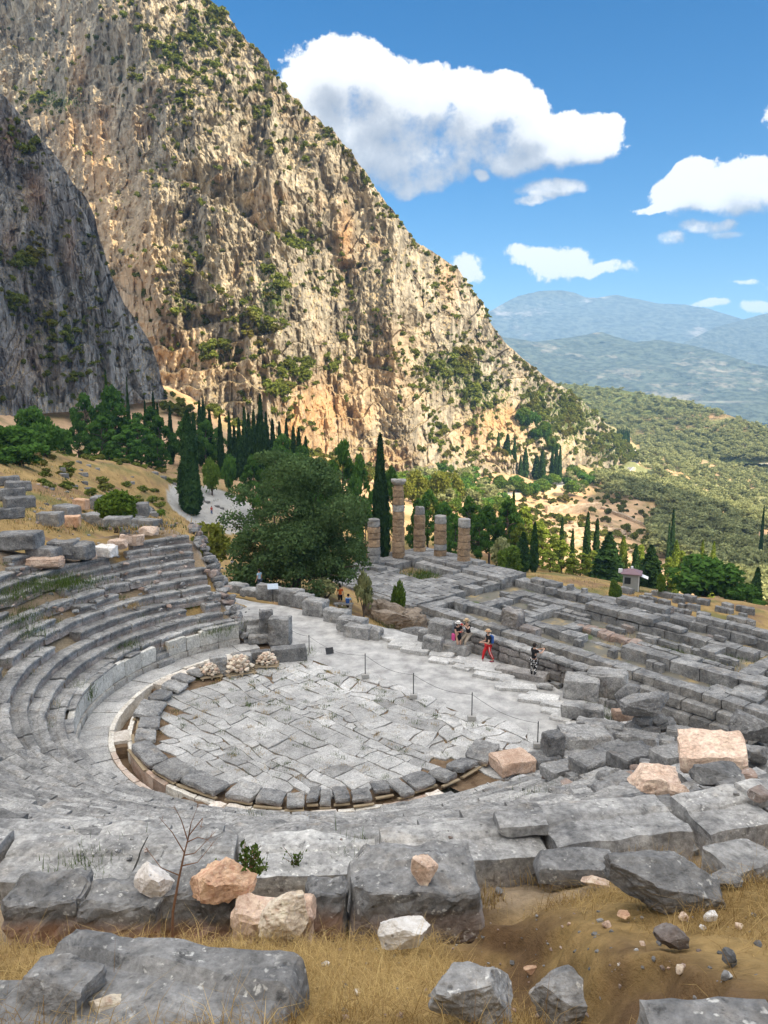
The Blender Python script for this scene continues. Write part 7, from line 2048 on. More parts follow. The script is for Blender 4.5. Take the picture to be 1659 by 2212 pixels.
    zt = np.interp(t, t0, [at_d(*q)[2] for q in path])
    zg = ground_z(c[:, 0], c[:, 1]) + .5
    zz = zg.copy()
    for _ in range(30): zz[1:-1] = np.maximum((zz[:-2] + 2 * zz[1:-1] + zz[2:]) / 4, zg[1:-1])
    tg = np.gradient(c, axis=0); tg /= np.linalg.norm(tg, axis=1, keepdims=True); nr = np.stack([-tg[:, 1], tg[:, 0]], 1)
    prof = [(-6, -2.5, 2), (-4.2, .02, 2), (-3.5, 0, 0), (-3.25, 0, 1), (-3.05, 0, 1), (-2.9, 0, 0), (-.12, .0, 0), (.0, .0, 1), (.12, .0, 0), (2.9, 0, 0), (3.05, 0, 1), (3.25, 0, 1), (3.5, 0, 0), (4.2, .02, 2), (6, -2.5, 2)]
    V = []; W = []; D = []
    for v, dz, k in prof:
        V.append(np.c_[c + nr * v, zz + dz]); W.append(np.full(len(c), float(k == 1))); D.append(np.full(len(c), float(k == 2)))
    m_, n_ = len(prof), len(c)
    i, j = np.meshgrid(np.arange(m_ - 1), np.arange(n_ - 1), indexing='ij')
    F = np.stack([i * n_ + j, i * n_ + j + 1, (i + 1) * n_ + j + 1, (i + 1) * n_ + j], -1).reshape(-1, 4)
    tt = NT('road_asphalt'); Pn = tt.pos()
    col = tt.ramp(tt.noise(Pn, 1.0, 4), [(.3, (.17, .17, .175)), (.7, (.23, .23, .235))])
    col = tt.mix(tt.attr('line'), col, (.75, .75, .72)); col = tt.mix(tt.attr('verge'), col, (.52, .38, .22))
    kind(obj('road', np.concatenate(V), F[:, ::-1], tt.bsdf(col, .9), attrs={'line': np.concatenate(W), 'verge': np.concatenate(D)}, smooth=True), 'structure')
    # cars
    glass = simple('car_glass', (.02, .022, .025), .1, .1, 2, .6); tyre = simple('tyre_rubber', (.015, .015, .015), .9)
    def car(px, D, col, lb):
        p = at_d(px, 1055, D); k = int(np.argmin(np.hypot(c[:, 0] - p[0], c[:, 1] - p[1])))
        r = thing('parked_car', lb, 'car', (c[k, 0] - nr[k, 0] * 1.6, c[k, 1] - nr[k, 1] * 1.6, zz[k]), math.atan2(tg[k, 1], tg[k, 0]))
        pr = [(-2.1, .35), (-2.15, .7), (-1.9, .95), (-1.2, 1.0), (-.75, 1.42), (.75, 1.45), (1.45, 1.0), (2.05, .85), (2.15, .5), (2.1, .3)]
        n = len(pr); V = []
        for y, s in ((-.86, .94), (-.8, 1.0), (.8, 1.0), (.86, .94)):
            V += [(x * s, y * (.82 if z > 1.2 else 1), z) for x, z in pr]
        F = [[a * n + q, a * n + (q + 1) % n, (a + 1) * n + (q + 1) % n, (a + 1) * n + q] for a in range(3) for q in range(n)]
        b = obj('body', V, [np.array(F), np.array([list(range(n))[::-1], [3 * n + q for q in range(n)]])], simple('car_paint_' + cat_name(col), col, .35, .05, 2, .5), r, smooth=False)
        for s in (-1, 1):
            q = np.array([(-1.1, s * .80, 1.03), (1.25, s * .80, 1.03), (.7, s * .72, 1.36), (-.7, s * .72, 1.36)]); q[:, 1] *= 1.06
            obj('window', q, np.array([[0, 1, 2, 3]]), glass, r)
            for x in (-1.3, 1.3):
                V, F = tube([(x, s * .70, .32), (x, s * .90, .32)], .32, 14); obj('wheel', V, F, tyre, r)
    def cat_name(cc): return 'white' if cc[0] > .5 else 'dark'
    car(993, 290, (.78, .78, .78), 'white car on the road right of the tall column')
    car(1032, 303, (.10, .10, .11), 'dark car on the road right of the white one')
    car(1322, 446, (.75, .75, .76), 'white car on the road before the bend')
props()

# ------------------------------------------------------------------ people
SKIN = simple('skin', (.52, .32, .23), .6, .08, 4)
def skinned(name, nodes, edges, mat, parent=None, sub=2, root=0):
    me = bpy.data.meshes.new(name)
    keys = list(nodes); ix = {k: i for i, k in enumerate(keys)}
    me.from_pydata([nodes[k][0] for k in keys], [(ix[a], ix[b]) for a, b in edges], [])
    me.materials.append(mat)
    o = bpy.data.objects.new(name, me); COL.objects.link(o)
    if parent is not None: o.parent = parent
    sk = o.modifiers.new('skin', 'SKIN'); sk.use_smooth_shade = True
    for k in keys:
        r = nodes[k][1]
        sv = me.skin_vertices[0].data[ix[k]]; sv.radius = r if isinstance(r, tuple) else (r, r)
        sv.use_root = (ix[k] == root)
    ss = o.modifiers.new('subdivision', 'SUBSURF'); ss.levels = sub; ss.render_levels = sub
    return o
def freeze(o):
    """keep the grown surface as the object's own mesh"""
    dg = bpy.context.evaluated_depsgraph_get()
    me = bpy.data.meshes.new_from_object(o.evaluated_get(dg), depsgraph=dg)
    old = o.data; o.modifiers.clear(); o.data = me; bpy.data.meshes.remove(old)
def person(label, loc, rz, J, cloth, fingers=True, scale=1.0):
    """J: joints; x to the person's right, y forward, z up"""
    r = thing('person', label, 'person', loc, rz); r.scale = (scale,) * 3
    J = {k: np.array(v, float) for k, v in J.items()}
    nd = {}; ed = []
    def add(k, p, rad): nd[k] = (tuple(p), rad)
    add('pelvis', J['pelvis'], (.135, .10)); add('waist', J['pelvis'] * .55 + J['chest'] * .45, (.115, .085)); add('chest', J['chest'], (.145, .10))
    nk = J['head'] - J['chest']
    add('neck', J['chest'] + nk * .52, .052); add('chin', J['chest'] + nk * .74, (.062, .066)); add('head', J['head'], (.076, .092)); add('crown', J['head'] + nk / np.linalg.norm(nk) * .09, (.060, .072))
    ed += [('pelvis', 'waist'), ('waist', 'chest'), ('chest', 'neck'), ('neck', 'chin'), ('chin', 'head'), ('head', 'crown')]
    for s in 'RL':
        sg = 1 if s == 'R' else -1
        sh = J['chest'] + np.array([sg * .165, 0, .055]); el = J['elbow' + s]; wr = J['wrist' + s]
        add('sh' + s, sh, .058); add('el' + s, el, .040); add('fm' + s, el * .65 + wr * .35, .038); add('wr' + s, wr, .026)
        ed += [('chest', 'sh' + s), ('sh' + s, 'el' + s), ('el' + s, 'fm' + s), ('fm' + s, 'wr' + s)]
        d = (wr - el) / np.linalg.norm(wr - el)
        side = np.cross(d, [0, 0, 1.0]); side = side / max(np.linalg.norm(side), .2); up = np.cross(side, d)
        palm = wr + d * .075
        add('pm' + s, palm, (.036, .018)); ed.append(('wr' + s, 'pm' + s))
        if fingers:
            for q, (off, ln) in enumerate(((-.028, .070), (-.010, .080), (.010, .075), (.027, .058))):
                a_ = palm + side * off + d * .02; b_ = a_ + d * ln * .55 - up * .012; c_ = b_ + d * ln * .35 - up * .028
                add(f'f{q}a{s}', a_, .0095); add(f'f{q}b{s}', b_, .0085); add(f'f{q}c{s}', c_, .0075)
                ed += [('pm' + s, f'f{q}a{s}'), (f'f{q}a{s}', f'f{q}b{s}'), (f'f{q}b{s}', f'f{q}c{s}')]
            a_ = wr + d * .04 - side * .035 * sg; b_ = a_ + d * .035 - side * .02 * sg - up * .01
            add('tha' + s, a_, .011); add('thb' + s, b_, .009); ed += [('pm' + s, 'tha' + s), ('tha' + s, 'thb' + s)]
        hp = J['pelvis'] + np.array([sg * .085, 0, -.05]); kn = J['knee' + s]; an = J['ankle' + s]; toe = J['toe' + s]
        add('hp' + s, hp, .088); add('th' + s, hp * .5 + kn * .5, .074); add('kn' + s, kn, .054); add('cf' + s, kn * .68 + an * .32, .054); add('an' + s, an, .036); add('to' + s, toe, (.040, .026))
        ed += [('pelvis', 'hp' + s), ('hp' + s, 'th' + s), ('th' + s, 'kn' + s), ('kn' + s, 'cf' + s), ('cf' + s, 'an' + s), ('an' + s, 'to' + s)]
    f = J.get('face', np.array([0, 1.0, 0])); f = f / np.linalg.norm(f)
    add('nose', J['head'] + f * .098 - np.array([0, 0, .012]), .012); ed.append(('head', 'nose'))
    b = skinned('body', nd, ed, SKIN, r); FREEZE.append(b)
    def garment(name, keys, mat, k, ext=None):
        n2 = {}
        for q in keys:
            p, rad = nd[q]; rad = rad if isinstance(rad, tuple) else (rad, rad)
            n2[q] = (p, (rad[0] * k[0] + k[1], rad[1] * k[0] + k[1]))
        if ext:
            for q, p, rad in ext: n2[q] = (tuple(p), rad)
        e2 = [(a, c) for a, c in ed if a in n2 and c in n2] + [e for e in (cloth.get('edges') or []) if e[0] in n2 and e[1] in n2]
        FREEZE.append(skinned(name, n2, e2, mat, r, 2))
    sl = []
    keys = ['waist', 'chest', 'shR', 'shL']
    ext = [('hem', J['pelvis'] + (J['chest'] - J['pelvis']) * .12, (.165, .13)), ('slR', np.array(nd['shR'][0]) * .5 + np.array(nd['elR'][0]) * .5, .062), ('slL', np.array(nd['shL'][0]) * .5 + np.array(nd['elL'][0]) * .5, .062)]
    if cloth.get('dress'):
        ext.append(('skirt', J['pelvis'] + np.array([0, .02, -.34]), (.20, .15)))
    cloth['edges'] = [('waist', 'hem'), ('shR', 'slR'), ('shL', 'slL'), ('hem', 'skirt')]
    garment('shirt', keys, cloth['top'], (1.06, .016), ext)
    if cloth.get('legs') is not None:
        lg = ['pelvis', 'hpR', 'thR', 'knR', 'hpL', 'thL', 'knL'] + ([] if cloth.get('short') else ['cfR', 'anR', 'cfL', 'anL'])
        garment('trousers', lg, cloth['legs'], (1.05, .018))
    for s in 'RL':
        d = J['toe' + s] - J['ankle' + s]
        V, F = stone(.10, .27, .09, 2, .04, 0, .04)
        az = math.atan2(d[1], d[0]) - math.pi / 2
        c_ = (J['ankle' + s] * .4 + J['toe' + s] * .6); c_ = np.array([c_[0], c_[1], min(J['ankle' + s][2], J['toe' + s][2]) - .02])
        obj('shoe', rotz(V, az) + c_, F, cloth['shoes'], r, smooth=True)
    H = J['head']; az = math.atan2(f[1], f[0]) - math.pi / 2
    if cloth.get('hair') is not None:
        V0, F = boxgrid(6, 6, 6); V = V0 / np.linalg.norm(V0, axis=1, keepdims=True)
        V = V * np.array([.098, .11, .115]); V[:, 1] -= .022; V[:, 2] += .03
        V[:, 1] = np.where((V[:, 2] < .05) & (V[:, 1] > .015), .015, V[:, 1])
        if cloth.get('long'): V[:, 2] -= np.where((V[:, 2] < 0), .10, 0)
        V += np.stack([fbm(V * 22 + k, 2, k) for k in range(3)], 1) * .008
        obj('hair', rotz(V, az) + H, F, cloth['hair'], r, smooth=True)
    if cloth.get('hat') is not None:
        n = 20; th = np.arange(n) * 2 * math.pi / n; rings = [(.17, .052), (.175, .062), (.105, .072), (.10, .13), (.075, .165), (.0, .168)]
        V = np.concatenate([np.stack([np.cos(th) * q, np.sin(th) * q * 1.1, np.full(n, z)], 1) for q, z in rings])
        F = np.array([(i * n + j, i * n + (j + 1) % n, (i + 1) * n + (j + 1) % n, (i + 1) * n + j) for i in range(5) for j in range(n)])
        hh = obj('hat', V + H, F, cloth['hat'], r, smooth=True)
        V = np.concatenate([np.stack([np.cos(th) * .108, np.sin(th) * .118, np.full(n, z)], 1) for z in (.072, .098)])
        obj('hat_band', V + H, np.array([(j, (j + 1) % n, n + (j + 1) % n, n + j) for j in range(n)]), cloth['band'], hh)
    for sg in (-1, 1):
        V0, F = boxgrid(3, 3, 3); V = V0 / np.linalg.norm(V0, axis=1, keepdims=True) * np.array([.014, .008, .010])
        e = rotz(np.array([[sg * .032, .086, .012]]), az)[0]
        obj('eye', V + H + e, F, EYE, r)
    if cloth.get('glasses'):
        V, F = stone(.15, .02, .04, 1, .008, 0, .03); V = V + np.array([0, .096, .014]); obj('sunglasses', rotz(V, az) + H, F, EYE, r)
    return r
FREEZE = []
EYE = simple('dark_lens', (.01, .01, .012), .3)
BLK = simple('black_cotton', (.012, .012, .014), .9, .2); KHK = simple('khaki_cotton', (.36, .31, .25), .9, .15); RED = simple('red_fabric', (.55, .025, .03), .8, .12)
STRAW = simple('straw_hat', (.55, .40, .24), .9, .15); WHT = simple('white_fabric', (.75, .72, .68), .9, .08); HAIR = simple('dark_hair', (.02, .014, .011), .7, .3); DENIM = simple('blue_backpack', (.03, .09, .30), .8, .2)
PINK = simple('pink_fabric', (.62, .08, .25), .8, .1); ORG = simple('orange_fabric', (.75, .16, .03), .8, .1); LBL = simple('light_blue_fabric', (.38, .55, .72), .85, .1)
def floral():
    t = NT('floral_trousers'); P = t.ocoord()
    return t.bsdf(t.ramp(t.noise(P, 14, 2, .4), [(.53, (.012, .012, .014)), (.57, (.7, .68, .66))]), .9)
FLOR = floral()
def stand(**k):
    J = dict(pelvis=(0, 0, .93), chest=(0, .01, 1.33), head=(0, .03, 1.60), elbowR=(.25, -.02, 1.10), wristR=(.26, .10, .87), elbowL=(-.25, -.02, 1.10), wristL=(-.26, .10, .87),
             kneeR=(.10, .02, .49), ankleR=(.10, -.02, .09), toeR=(.12, .13, .04), kneeL=(-.10, .02, .49), ankleL=(-.10, -.02, .09), toeL=(-.12, .13, .04))
    J.update(k); return J
def people():
    def face_to(dx, dy): return math.atan2(dy, dx) - math.pi / 2
    def held(name, lb, cat_, mat, root, p, size, tilt=(0, 0, 0)):
        V, F = stone(*size, 1, min(size) * .3, 0, .03)
        M4 = Matrix.Translation(root.location) @ Matrix.Rotation(root.rotation_euler[2], 4, 'Z')
        w = M4 @ (Vector(p) * root.scale[0])
        o = obj(name, rot(V, *tilt), F, mat, loc=tuple(w), rz=root.rotation_euler[2]); tag(o, lb, cat_); return o
    # the couple at the end of the parapet
    p = at_z(1004, 1406, .12)
    man = person('man in straw hat, black T-shirt and khaki trousers sitting on the parapet aiming a phone', (p[0] + .10, p[1] + .12, .10), face_to(-.75, -.65),
                 dict(pelvis=(0, -.16, .92), chest=(0, -.04, 1.32), head=(0, .03, 1.60), elbowR=(.26, .18, 1.28), wristR=(.10, .32, 1.47), elbowL=(-.26, .18, 1.28), wristL=(-.10, .32, 1.47),
                      kneeR=(.16, .22, .62), ankleR=(.16, .16, .10), toeR=(.18, .32, .04), kneeL=(-.14, .26, .56), ankleL=(-.14, .26, .10), toeL=(-.15, .42, .04)), dict(top=BLK, legs=KHK, shoes=WHT, hair=HAIR, hat=STRAW, band=BLK, glasses=True))
    held('phone', 'red phone held up by the sitting man', 'phone', RED, man, (0, .42, 1.53), (.17, .02, .09))
    wom = person('woman in white sun hat and black dress leaning beside the sitting man', (p[0] - .36, p[1] + .10, .06), face_to(.35, -.9),
                 stand(pelvis=(0, 0, .90), chest=(.03, .05, 1.28), head=(.04, .10, 1.54), elbowR=(.22, .16, 1.10), wristR=(.16, .36, 1.20), elbowL=(-.22, .15, 1.08), wristL=(-.02, .34, 1.18), kneeR=(.08, .14, .50), ankleR=(.08, .10, .09), toeR=(.09, .26, .04), kneeL=(-.07, .16, .50), ankleL=(-.07, .16, .09), toeL=(-.08, .32, .04)),
                 dict(top=BLK, legs=None, shoes=WHT, hair=HAIR, hat=WHT, band=BLK, dress=True, long=True, glasses=True))
    held('shoulder_bag', 'pink and black bag hanging at the side of the woman in the white hat', 'bag', PINK, wom, (.24, -.06, .80), (.14, .22, .36))
    held('camera', 'small red camera in the hands of the woman in the white hat', 'camera', RED, wom, (.08, .44, 1.21), (.12, .04, .08))
    # the woman walking
    p = at_z(1054, 1429, -.03)
    wk = person('woman in a straw hat, black T-shirt and red striped trousers walking along the parapet', tuple(p), face_to(-.95, -.25),
                stand(elbowR=(.24, .05, 1.08), wristR=(.20, .28, 1.05), elbowL=(-.24, .10, 1.08), wristL=(-.16, .36, 1.12), kneeR=(.10, .20, .50), ankleR=(.10, .26, .10), toeR=(.11, .42, .06), kneeL=(-.09, -.06, .50), ankleL=(-.09, -.26, .12), toeL=(-.10, -.12, .04)),
                dict(top=BLK, legs=RED, shoes=simple('maroon_shoe', (.20, .02, .05), .8), hair=HAIR, hat=STRAW, band=RED, glasses=True), scale=.98)
    J = [(.10 + .075, 0.03, .86), (.10 + .07, .12, .66), (.10 + .06, .2, .48), (.10 + .045, .25, .14)]
    for sg in (-1,):
        V, F = tube([(-.165, .02, .86), (-.16, -.0, .68), (-.155, -.06, .50), (-.14, -.2, .22)], .016, 6); obj('trouser_stripe', V, F, WHT, wk)
    held('backpack', 'small blue backpack worn by the walking woman in red trousers', 'backpack', DENIM, wk, (0, -.19, 1.20), (.28, .14, .40))
    # the woman on the slab
    p = at_z(1152, 1464, .12)
    st = person('woman in black top and floral trousers standing on a slab holding a phone out', tuple(p), face_to(.9, .42),
                stand(elbowR=(.22, .26, 1.26), wristR=(.08, .50, 1.34), elbowL=(-.22, .26, 1.27), wristL=(-.06, .51, 1.36), kneeR=(.09, .05, .49), ankleR=(.09, .0, .09), kneeL=(-.09, -.02, .49), ankleL=(-.1, -.06, .09), toeL=(-.11, .10, .04), toeR=(.1, .16, .04)),
                dict(top=BLK, legs=FLOR, shoes=simple('grey_shoe', (.09, .10, .11), .8), hair=HAIR, glasses=True), scale=1.0)
    held('phone', 'dark phone held out by the woman in floral trousers', 'phone', BLK, st, (.01, .61, 1.38), (.15, .015, .08))
    # people farther off
    p = at_d(735, 1297, 58.5); z = gz(p[0], p[1])
    person('person in an orange shirt and dark shorts standing behind the bench', (p[0], p[1], z - .05), face_to(.1, 1), stand(), dict(top=ORG, legs=BLK, short=True, shoes=WHT, hair=HAIR), fingers=True)
    p = at_d(752, 1300, 57.0); z = gz(p[0], p[1])
    bl = person('person in a light blue shirt sitting on the bench with their back to the path', (p[0], p[1] + .1, z - .35), face_to(.2, 1), dict(pelvis=(0, -.02, .88), chest=(0, .03, 1.28), head=(0, .06, 1.55), elbowR=(.26, .1, 1.05), wristR=(.2, .3, .98), elbowL=(-.26, .1, 1.05), wristL=(-.2, .3, .98), kneeR=(.12, .42, .86), ankleR=(.12, .42, .45), toeR=(.12, .56, .40), kneeL=(-.12, .42, .86), ankleL=(-.12, .42, .45), toeL=(-.12, .56, .40)), dict(top=LBL, legs=BLK, shoes=WHT, hair=HAIR))
    held('backpack', 'blue backpack on the back of the person on the bench', 'backpack', DENIM, bl, (0, -.17, 1.18), (.28, .14, .38))
    p = at_d(561, 1276, 56); z = gz(p[0], p[1])
    person('person in a pale blue shirt walking on the path under the tree', (p[0], p[1], z), face_to(-.8, .5), stand(), dict(top=LBL, legs=simple('dark_shorts', (.06, .08, .12), .9), short=True, shoes=WHT, hair=HAIR))
    for (px, py, D, tp, lg, lb, hat) in [(458, 1124, 136, RED, simple('blue_jeans', (.12, .18, .32), .9), 'person in a red shirt standing on the plaza', None), (407, 1128, 133, WHT, BLK, 'person in a white shirt at the foot of the broad cypress', None), (416, 1128, 133, ORG, BLK, 'person in a brownish shirt beside the white-shirted one on the plaza', None),
                                              (443, 1137, 118, BLK, KHK, 'person in a white hat at the near edge of the plaza, left of two', WHT), (450, 1137, 118, BLK, KHK, 'person in a white hat at the near edge of the plaza, right of two', WHT)]:
        p = at_d(px, py, D); z = gz(p[0], p[1])
        person(lb, (p[0], p[1], z), face_to(-.3, -1), stand(), dict(top=tp, legs=lg, shoes=BLK, hair=HAIR, hat=hat, band=BLK))
    bpy.context.view_layer.update()
    for o in FREEZE: freeze(o)
people()
# ------------------------------------------------------------------ dry grass, weeds, stalks
def blades(P, L, Wd, rng, lean=.7, flat=.0, segs=2):
    """thin bent blades, one per point"""
    n = len(P)
    a = rng.uniform(0, 2 * math.pi, n); h = np.stack([np.cos(a), np.sin(a), np.zeros(n)], 1)
    s = np.stack([-np.sin(a), np.cos(a), np.zeros(n)], 1) * (Wd * .5)[:, None]
    le = np.clip(rng.normal(lean, .28, n), .05, 1.5)
    if flat: le = np.where(rng.rand(n) < flat, rng.uniform(1.35, 1.62, n), le)
    up = np.array([0, 0, 1.0])
    V = [P - s, P + s]
    for k in range(1, segs + 1):
        t = k / segs; ang_ = le * (t * .6 + .4)
        q = P + (h * np.sin(ang_)[:, None] + up * np.cos(ang_)[:, None]) * (L * t)[:, None] + np.array([0, 0, .012])
        w = s * (1 - .85 * t)
        V += [q - w, q + w]
    m = len(V)
    V = np.stack(V, 1).reshape(-1, 3)
    base = np.arange(n)[:, None] * m
    F = np.concatenate([base + np.array([[2 * k, 2 * k + 1, 2 * k + 3, 2 * k + 2]]) for k in range(segs)])
    return V, F, np.repeat(np.clip(rng.normal(0, .45, n), -1, 1), m)
def grass_mat(name, dark, light, trans=.3):
    t = NT(name)
    return t.leaf(t.mix(t.math('ADD', t.math('MULTIPLY', t.attr('tint'), .5), .5), dark, light), trans)
M['straw'] = grass_mat('dry_straw', (.17, .10, .035), (.66, .49, .22))
M['weed'] = grass_mat('green_weed', (.035, .06, .012), (.13, .19, .045))
def grass():
    rng = np.random.RandomState(17)
    # --- dry grass of the bank in front
    n = 210000
    D = np.sqrt(rng.uniform(2.4 ** 2, 7.6 ** 2, n)); px = rng.uniform(-120, 1780, n)
    x = (px - 829.5) / FPX * (D * CP + 3.3 * SP); y = D
    R, th = polar(x, y)
    dens = sstep(-.55, .1, fbm(np.c_[x * 1.3, y * 1.3, x * 0], 3, 3) + .25)
    bare = np.exp(-((x - 1.05 - (4.4 - y) * .28) / .42) ** 2) * sstep(6.0, 5.2, y)
    dens *= 1 - .92 * np.clip(bare * 1.2, 0, 1)
    dens *= sstep(25.95, 26.25, R)
    dens *= 1 - .75 * np.exp(-((x - 2.6) / .5) ** 2 - ((y - 4.0) / .5) ** 2)
    k = rng.rand(n) < dens * .42
    x, y = x[k], y[k]; z = ground_z(x, y)
    V, F, T = blades(np.c_[x, y, z - .005], rng.uniform(.04, .17, len(x)) * (1 + 1.2 * (rng.rand(len(x)) < .10)), rng.uniform(.002, .0052, len(x)), rng, 1.05, .50)
    T = np.clip(T + np.repeat(fbm(np.c_[x * 1.6, y * 1.6, x * 0 + 4], 3, 8) * .9, len(T) // len(x)) - .15, -1, 1)
    kind(obj('dry_grass', V, F, M['straw'], attrs={'tint': T}), 'stuff')
    # --- tufts: (px, py, spread in metres, blades, height, straw share)
    A_ = []; Bd = []
    def tuft(p, spread, nb, h, dry):
        q = rng.normal(0, spread, (nb, 2)); xs = p[0] + q[:, 0]; ys = p[1] + q[:, 1]
        zs = np.full(nb, p[2]) if spread < .45 else np.array([p[2]] * nb)
        out = blades(np.c_[xs, ys, zs - .02], rng.uniform(.4, 1.1, nb) * h, rng.uniform(.004, .010, nb) * max(1, h * 2.2) * max(1, np.hypot(p[0], p[1]) / 14), rng, .5)
        (Bd if dry else A_).append(out)
    for (px, py, s, nb, h, dry) in [(60, 1262, 1.0, 700, .45, 0), (115, 1258, .9, 700, .45, 0), (165, 1262, .7, 500, .4, 0), (20, 1290, .8, 500, .4, 0), (35, 1340, .6, 400, .35, 0), (60, 1368, .5, 250, .35, 0), (176, 1510, .18, 500, .8, 0), (270, 1395, .4, 200, .3, 0), (330, 1470, .2, 120, .2, 0),
                                        (470, 1356, .6, 400, .35, 0), (450, 1362, .4, 300, .35, 0), (655, 1412, .4, 260, .3, 0), (280, 1310, .3, 160, .3, 1), (515, 1380, .3, 160, .3, 1), (360, 1395, .3, 120, .25, 1), (268, 1560, .22, 300, .45, 0), (282, 1600, .18, 200, .35, 0), (330, 1690, .3, 300, .35, 0), (420, 1735, .3, 260, .3, 0), (540, 1770, .4, 300, .25, 0), (700, 1762, .4, 260, .25, 0),
                                        (860, 1745, .3, 200, .22, 0), (980, 1700, .3, 180, .25, 0), (210, 1870, .35, 300, .35, 0), (180, 1855, .3, 200, .3, 0), (760, 1850, .22, 260, .4, 0), (745, 1862, .15, 160, .4, 0), (1185, 1720, .4, 240, .5, 0), (1150, 1725, .4, 160, .4, 0), (1130, 1900, .35, 260, .55, 0), (1180, 1905, .25, 260, .45, 1), (1110, 1890, .2, 200, .4, 1),
                                        (1440, 1880, .2, 300, .4, 1), (1410, 1860, .2, 240, .5, 0), (1330, 1870, .2, 200, .3, 1), (730, 1930, .10, 300, .35, 1), (690, 1960, .12, 300, .35, 1), (1060, 1950, .12, 260, .3, 1), (320, 1975, .10, 200, .35, 1), (560, 2000, .08, 120, .3, 1), (180, 1930, .06, 120, .3, 1), (650, 1775, .4, 160, .2, 1),
                                        (1310, 1530, .6, 420, .6, 0), (1300, 1555, .4, 200, .5, 0), (1490, 1570, .6, 200, .5, 0), (840, 1370, .6, 320, .5, 0), (870, 1375, .6, 300, .5, 0), (820, 1350, .8, 300, .4, 0), (1160, 1605, .5, 200, .2, 0), (1215, 1840, .3, 120, .3, 0), (1650, 1790, .2, 160, .3, 0)]:
        if py > 1700: h *= .42; nb = int(nb * .6); s *= .6
        tuft(hit(px, py), s, nb, h, dry)
    # joints of the orchestra paving
    for _ in range(480):
        a = rng.uniform(0, 2 * math.pi); r = 7.3 * math.sqrt(rng.rand()); p = np.array([TC[0] + r * math.cos(a), TC[1] + r * math.sin(a) + rng.uniform(0, 1.5), -.02])
        if (p[:2] - E1[:2]) @ EV < .4: continue
        tuft(p, .10, rng.randint(14, 50), rng.uniform(.06, .19), rng.rand() < .35)
    # dry tufts of the slope at left and below the columns
    for _ in range(1500):
        D = rng.uniform(52, 170); q = hit(rng.uniform(0, 520), rng.uniform(960, 1150), 40, 220) if rng.rand() < .7 else hit(rng.uniform(800, 1400), rng.uniform(1180, 1290), 85, 160)
        if rng.rand() < .3: A_.append(blades(q + rng.normal(0, .5, (14, 3)) * np.array([1, 1, 0]), rng.uniform(.15, .45, 14), rng.uniform(.03, .07, 14), rng, .5))
        else: Bd.append(blades(q + rng.normal(0, .6, (14, 3)) * np.array([1, 1, 0]), rng.uniform(.15, .5, 14), rng.uniform(.03, .08, 14), rng, .6))
    # among the seat rows
    for _ in range(150):
        th = rng.uniform(A0 + 4, 215); r = rng.uniform(10.6, 20); x, y = TC[0] + r * math.cos(R_(th)), TC[1] + r * math.sin(R_(th))
        z = gz(x, y)
        tuft(np.array([x, y, z + .12]), .25, rng.randint(30, 110), rng.uniform(.15, .34), rng.rand() < .45)
    # in the temple
    for (u, v, s, nb, h, d) in [(-12, 11, 1.3, 500, .5, 0), (-10.5, 10, 1.0, 400, .4, 0), (-14, 11, 1.0, 300, .4, 1), (20, 10, 1.6, 500, .4, 1), (16, 8.5, .7, 300, .5, 0), (24, 9, 1.0, 400, .5, 0), (28, 12, 1.2, 400, .5, 0), (33, 5, 1.0, 400, .6, 0), (37.5, 6, 1.0, 400, .5, 0), (30, 8, 1.0, 300, .5, 1), (12, -6, 1.2, 260, .4, 0), (20, -4, 1.0, 200, .3, 0), (26, -5, 1.2, 200, .3, 1)]:
        tuft(tpos(u, v, TZ - (1.0 if v > 0 else 2.9) + (.5 if u < -8 else 0)), s, nb, h * 1.2, d)
    for nm, L_, mt in (('weeds', A_, 'weed'), ('dry_tufts', Bd, 'straw')):
        V = np.concatenate([q[0] for q in L_]); T = np.concatenate([q[2] for q in L_]); o_ = 0; F = []
        for q in L_: F.append(q[1] + o_); o_ += len(q[0])
        kind(obj(nm, V, np.concatenate(F), M[mt], attrs={'tint': T}), 'stuff')
    # --- plants one can tell apart
    def leafy(name, lb, px, py, n, h, w, size, mat='weed', z=None):
        p = hit(px, py) if z is None else at_z(px, py, z)
        r = thing(name, lb, 'plant', tuple(p))
        st = []; P = []
        for k in range(n):
            a = rng.uniform(0, 6.28); tip = np.array([math.cos(a) * w * rng.uniform(.2, 1), math.sin(a) * w * rng.uniform(.2, 1), h * rng.uniform(.6, 1.0)])
            st.append(tube([(0, 0, 0), tip * np.array([.35, .35, .55]), tip], [.004, .003, .0015], 4))
            for t in np.linspace(.25, 1, 16): P.append(tip * np.array([t ** 1.4, t ** 1.4, t]) + rng.normal(0, .012, 3))
        V, F = catm(*st); obj('stem', V, F, M['stalk'], r)
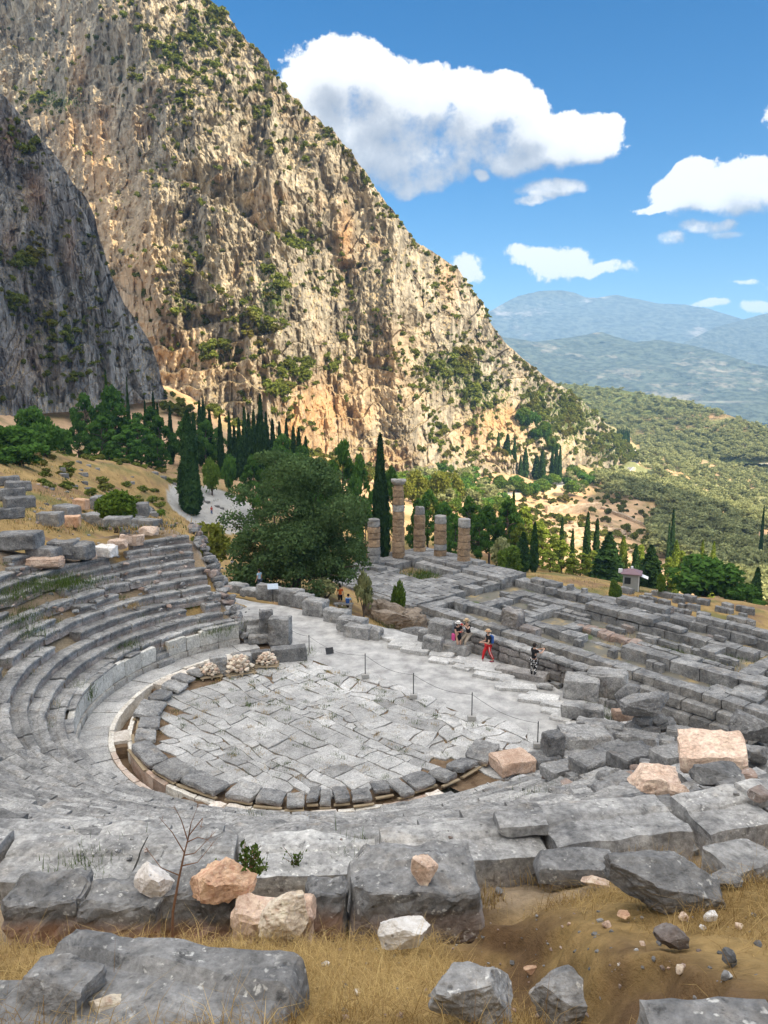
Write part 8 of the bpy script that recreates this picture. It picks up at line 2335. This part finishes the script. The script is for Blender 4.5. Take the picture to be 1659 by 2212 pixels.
        V, F = leaves(np.array(P), size, rng, .2, 2.2); obj('foliage', V, F, M[mat], r, attrs={'tint': np.repeat(rng.normal(0, .4, len(P)), 4)})
    M['stalk'] = simple('dry_stalk', (.20, .105, .06), .9, .3, 20)
    leafy('weed_plant', 'leafy green plant with thin stems growing beside the wide grooved block', 818, 1985, 16, .30, .20, .022)
    leafy('weed_plant', 'bright green bushy weed behind the orange rock', 535, 1905, 26, .24, .26, .026, z=9.95)
    leafy('weed_plant', 'small rosette weed with paired leaves on the pale seats left of the middle', 640, 1880, 8, .26, .14, .016, z=9.6)
    leafy('weed_plant', 'small dark trailing plant on the pale seats right of the middle', 1060, 1826, 7, .10, .22, .022, z=9.4)
    # the dry branching stalk at the left
    p = hit(372, 2055); r = thing('dry_stalk', 'tall dry branching brown stalk rising in front of the left blocks', 'dry plant', tuple(p))
    f = fdist(p)
    def w(px, py, dy=0.0): return np.array([(px - 372) * f / FPX, dy, (2055 - py) * f / FPX / .83])
    main = [w(372, 2055), w(376, 1980, .02), (w(390, 1920, .04)), w(404, 1870, .05), w(414, 1840, .06)]
    ts = [tube(main, [.011, .010, .008, .006, .004], 6)]
    P = []
    for a, b, c in [((393, 1915), (360, 1885), (325, 1865)), ((402, 1875), (430, 1862), (458, 1845)), ((404, 1870), (380, 1830), (362, 1805)), ((410, 1850), (440, 1828), (462, 1822)), ((412, 1845), (400, 1810), (392, 1780)), ((414, 1840), (428, 1800), (440, 1775)), ((414, 1838), (445, 1805), (452, 1800)), ((398, 1895), (430, 1890), (455, 1870))]:
        q = [w(*a, .05), w(*b, rng.normal(.05, .05)), w(*c, rng.normal(.05, .08))]
        ts.append(tube(q, [.005, .003, .0015], 5))
        for _ in range(9):
            e = q[2] + rng.normal(0, .018, 3); ts.append(tube([q[2] * .7 + q[1] * .3 * 1 + (q[2] - q[1]) * .0, q[2], e + (q[2] - q[1]) * .15], [.0016, .0012, .0008], 3))
    V, F = catm(*ts); obj('stem', V, F, M['stalk'], r)
grass()
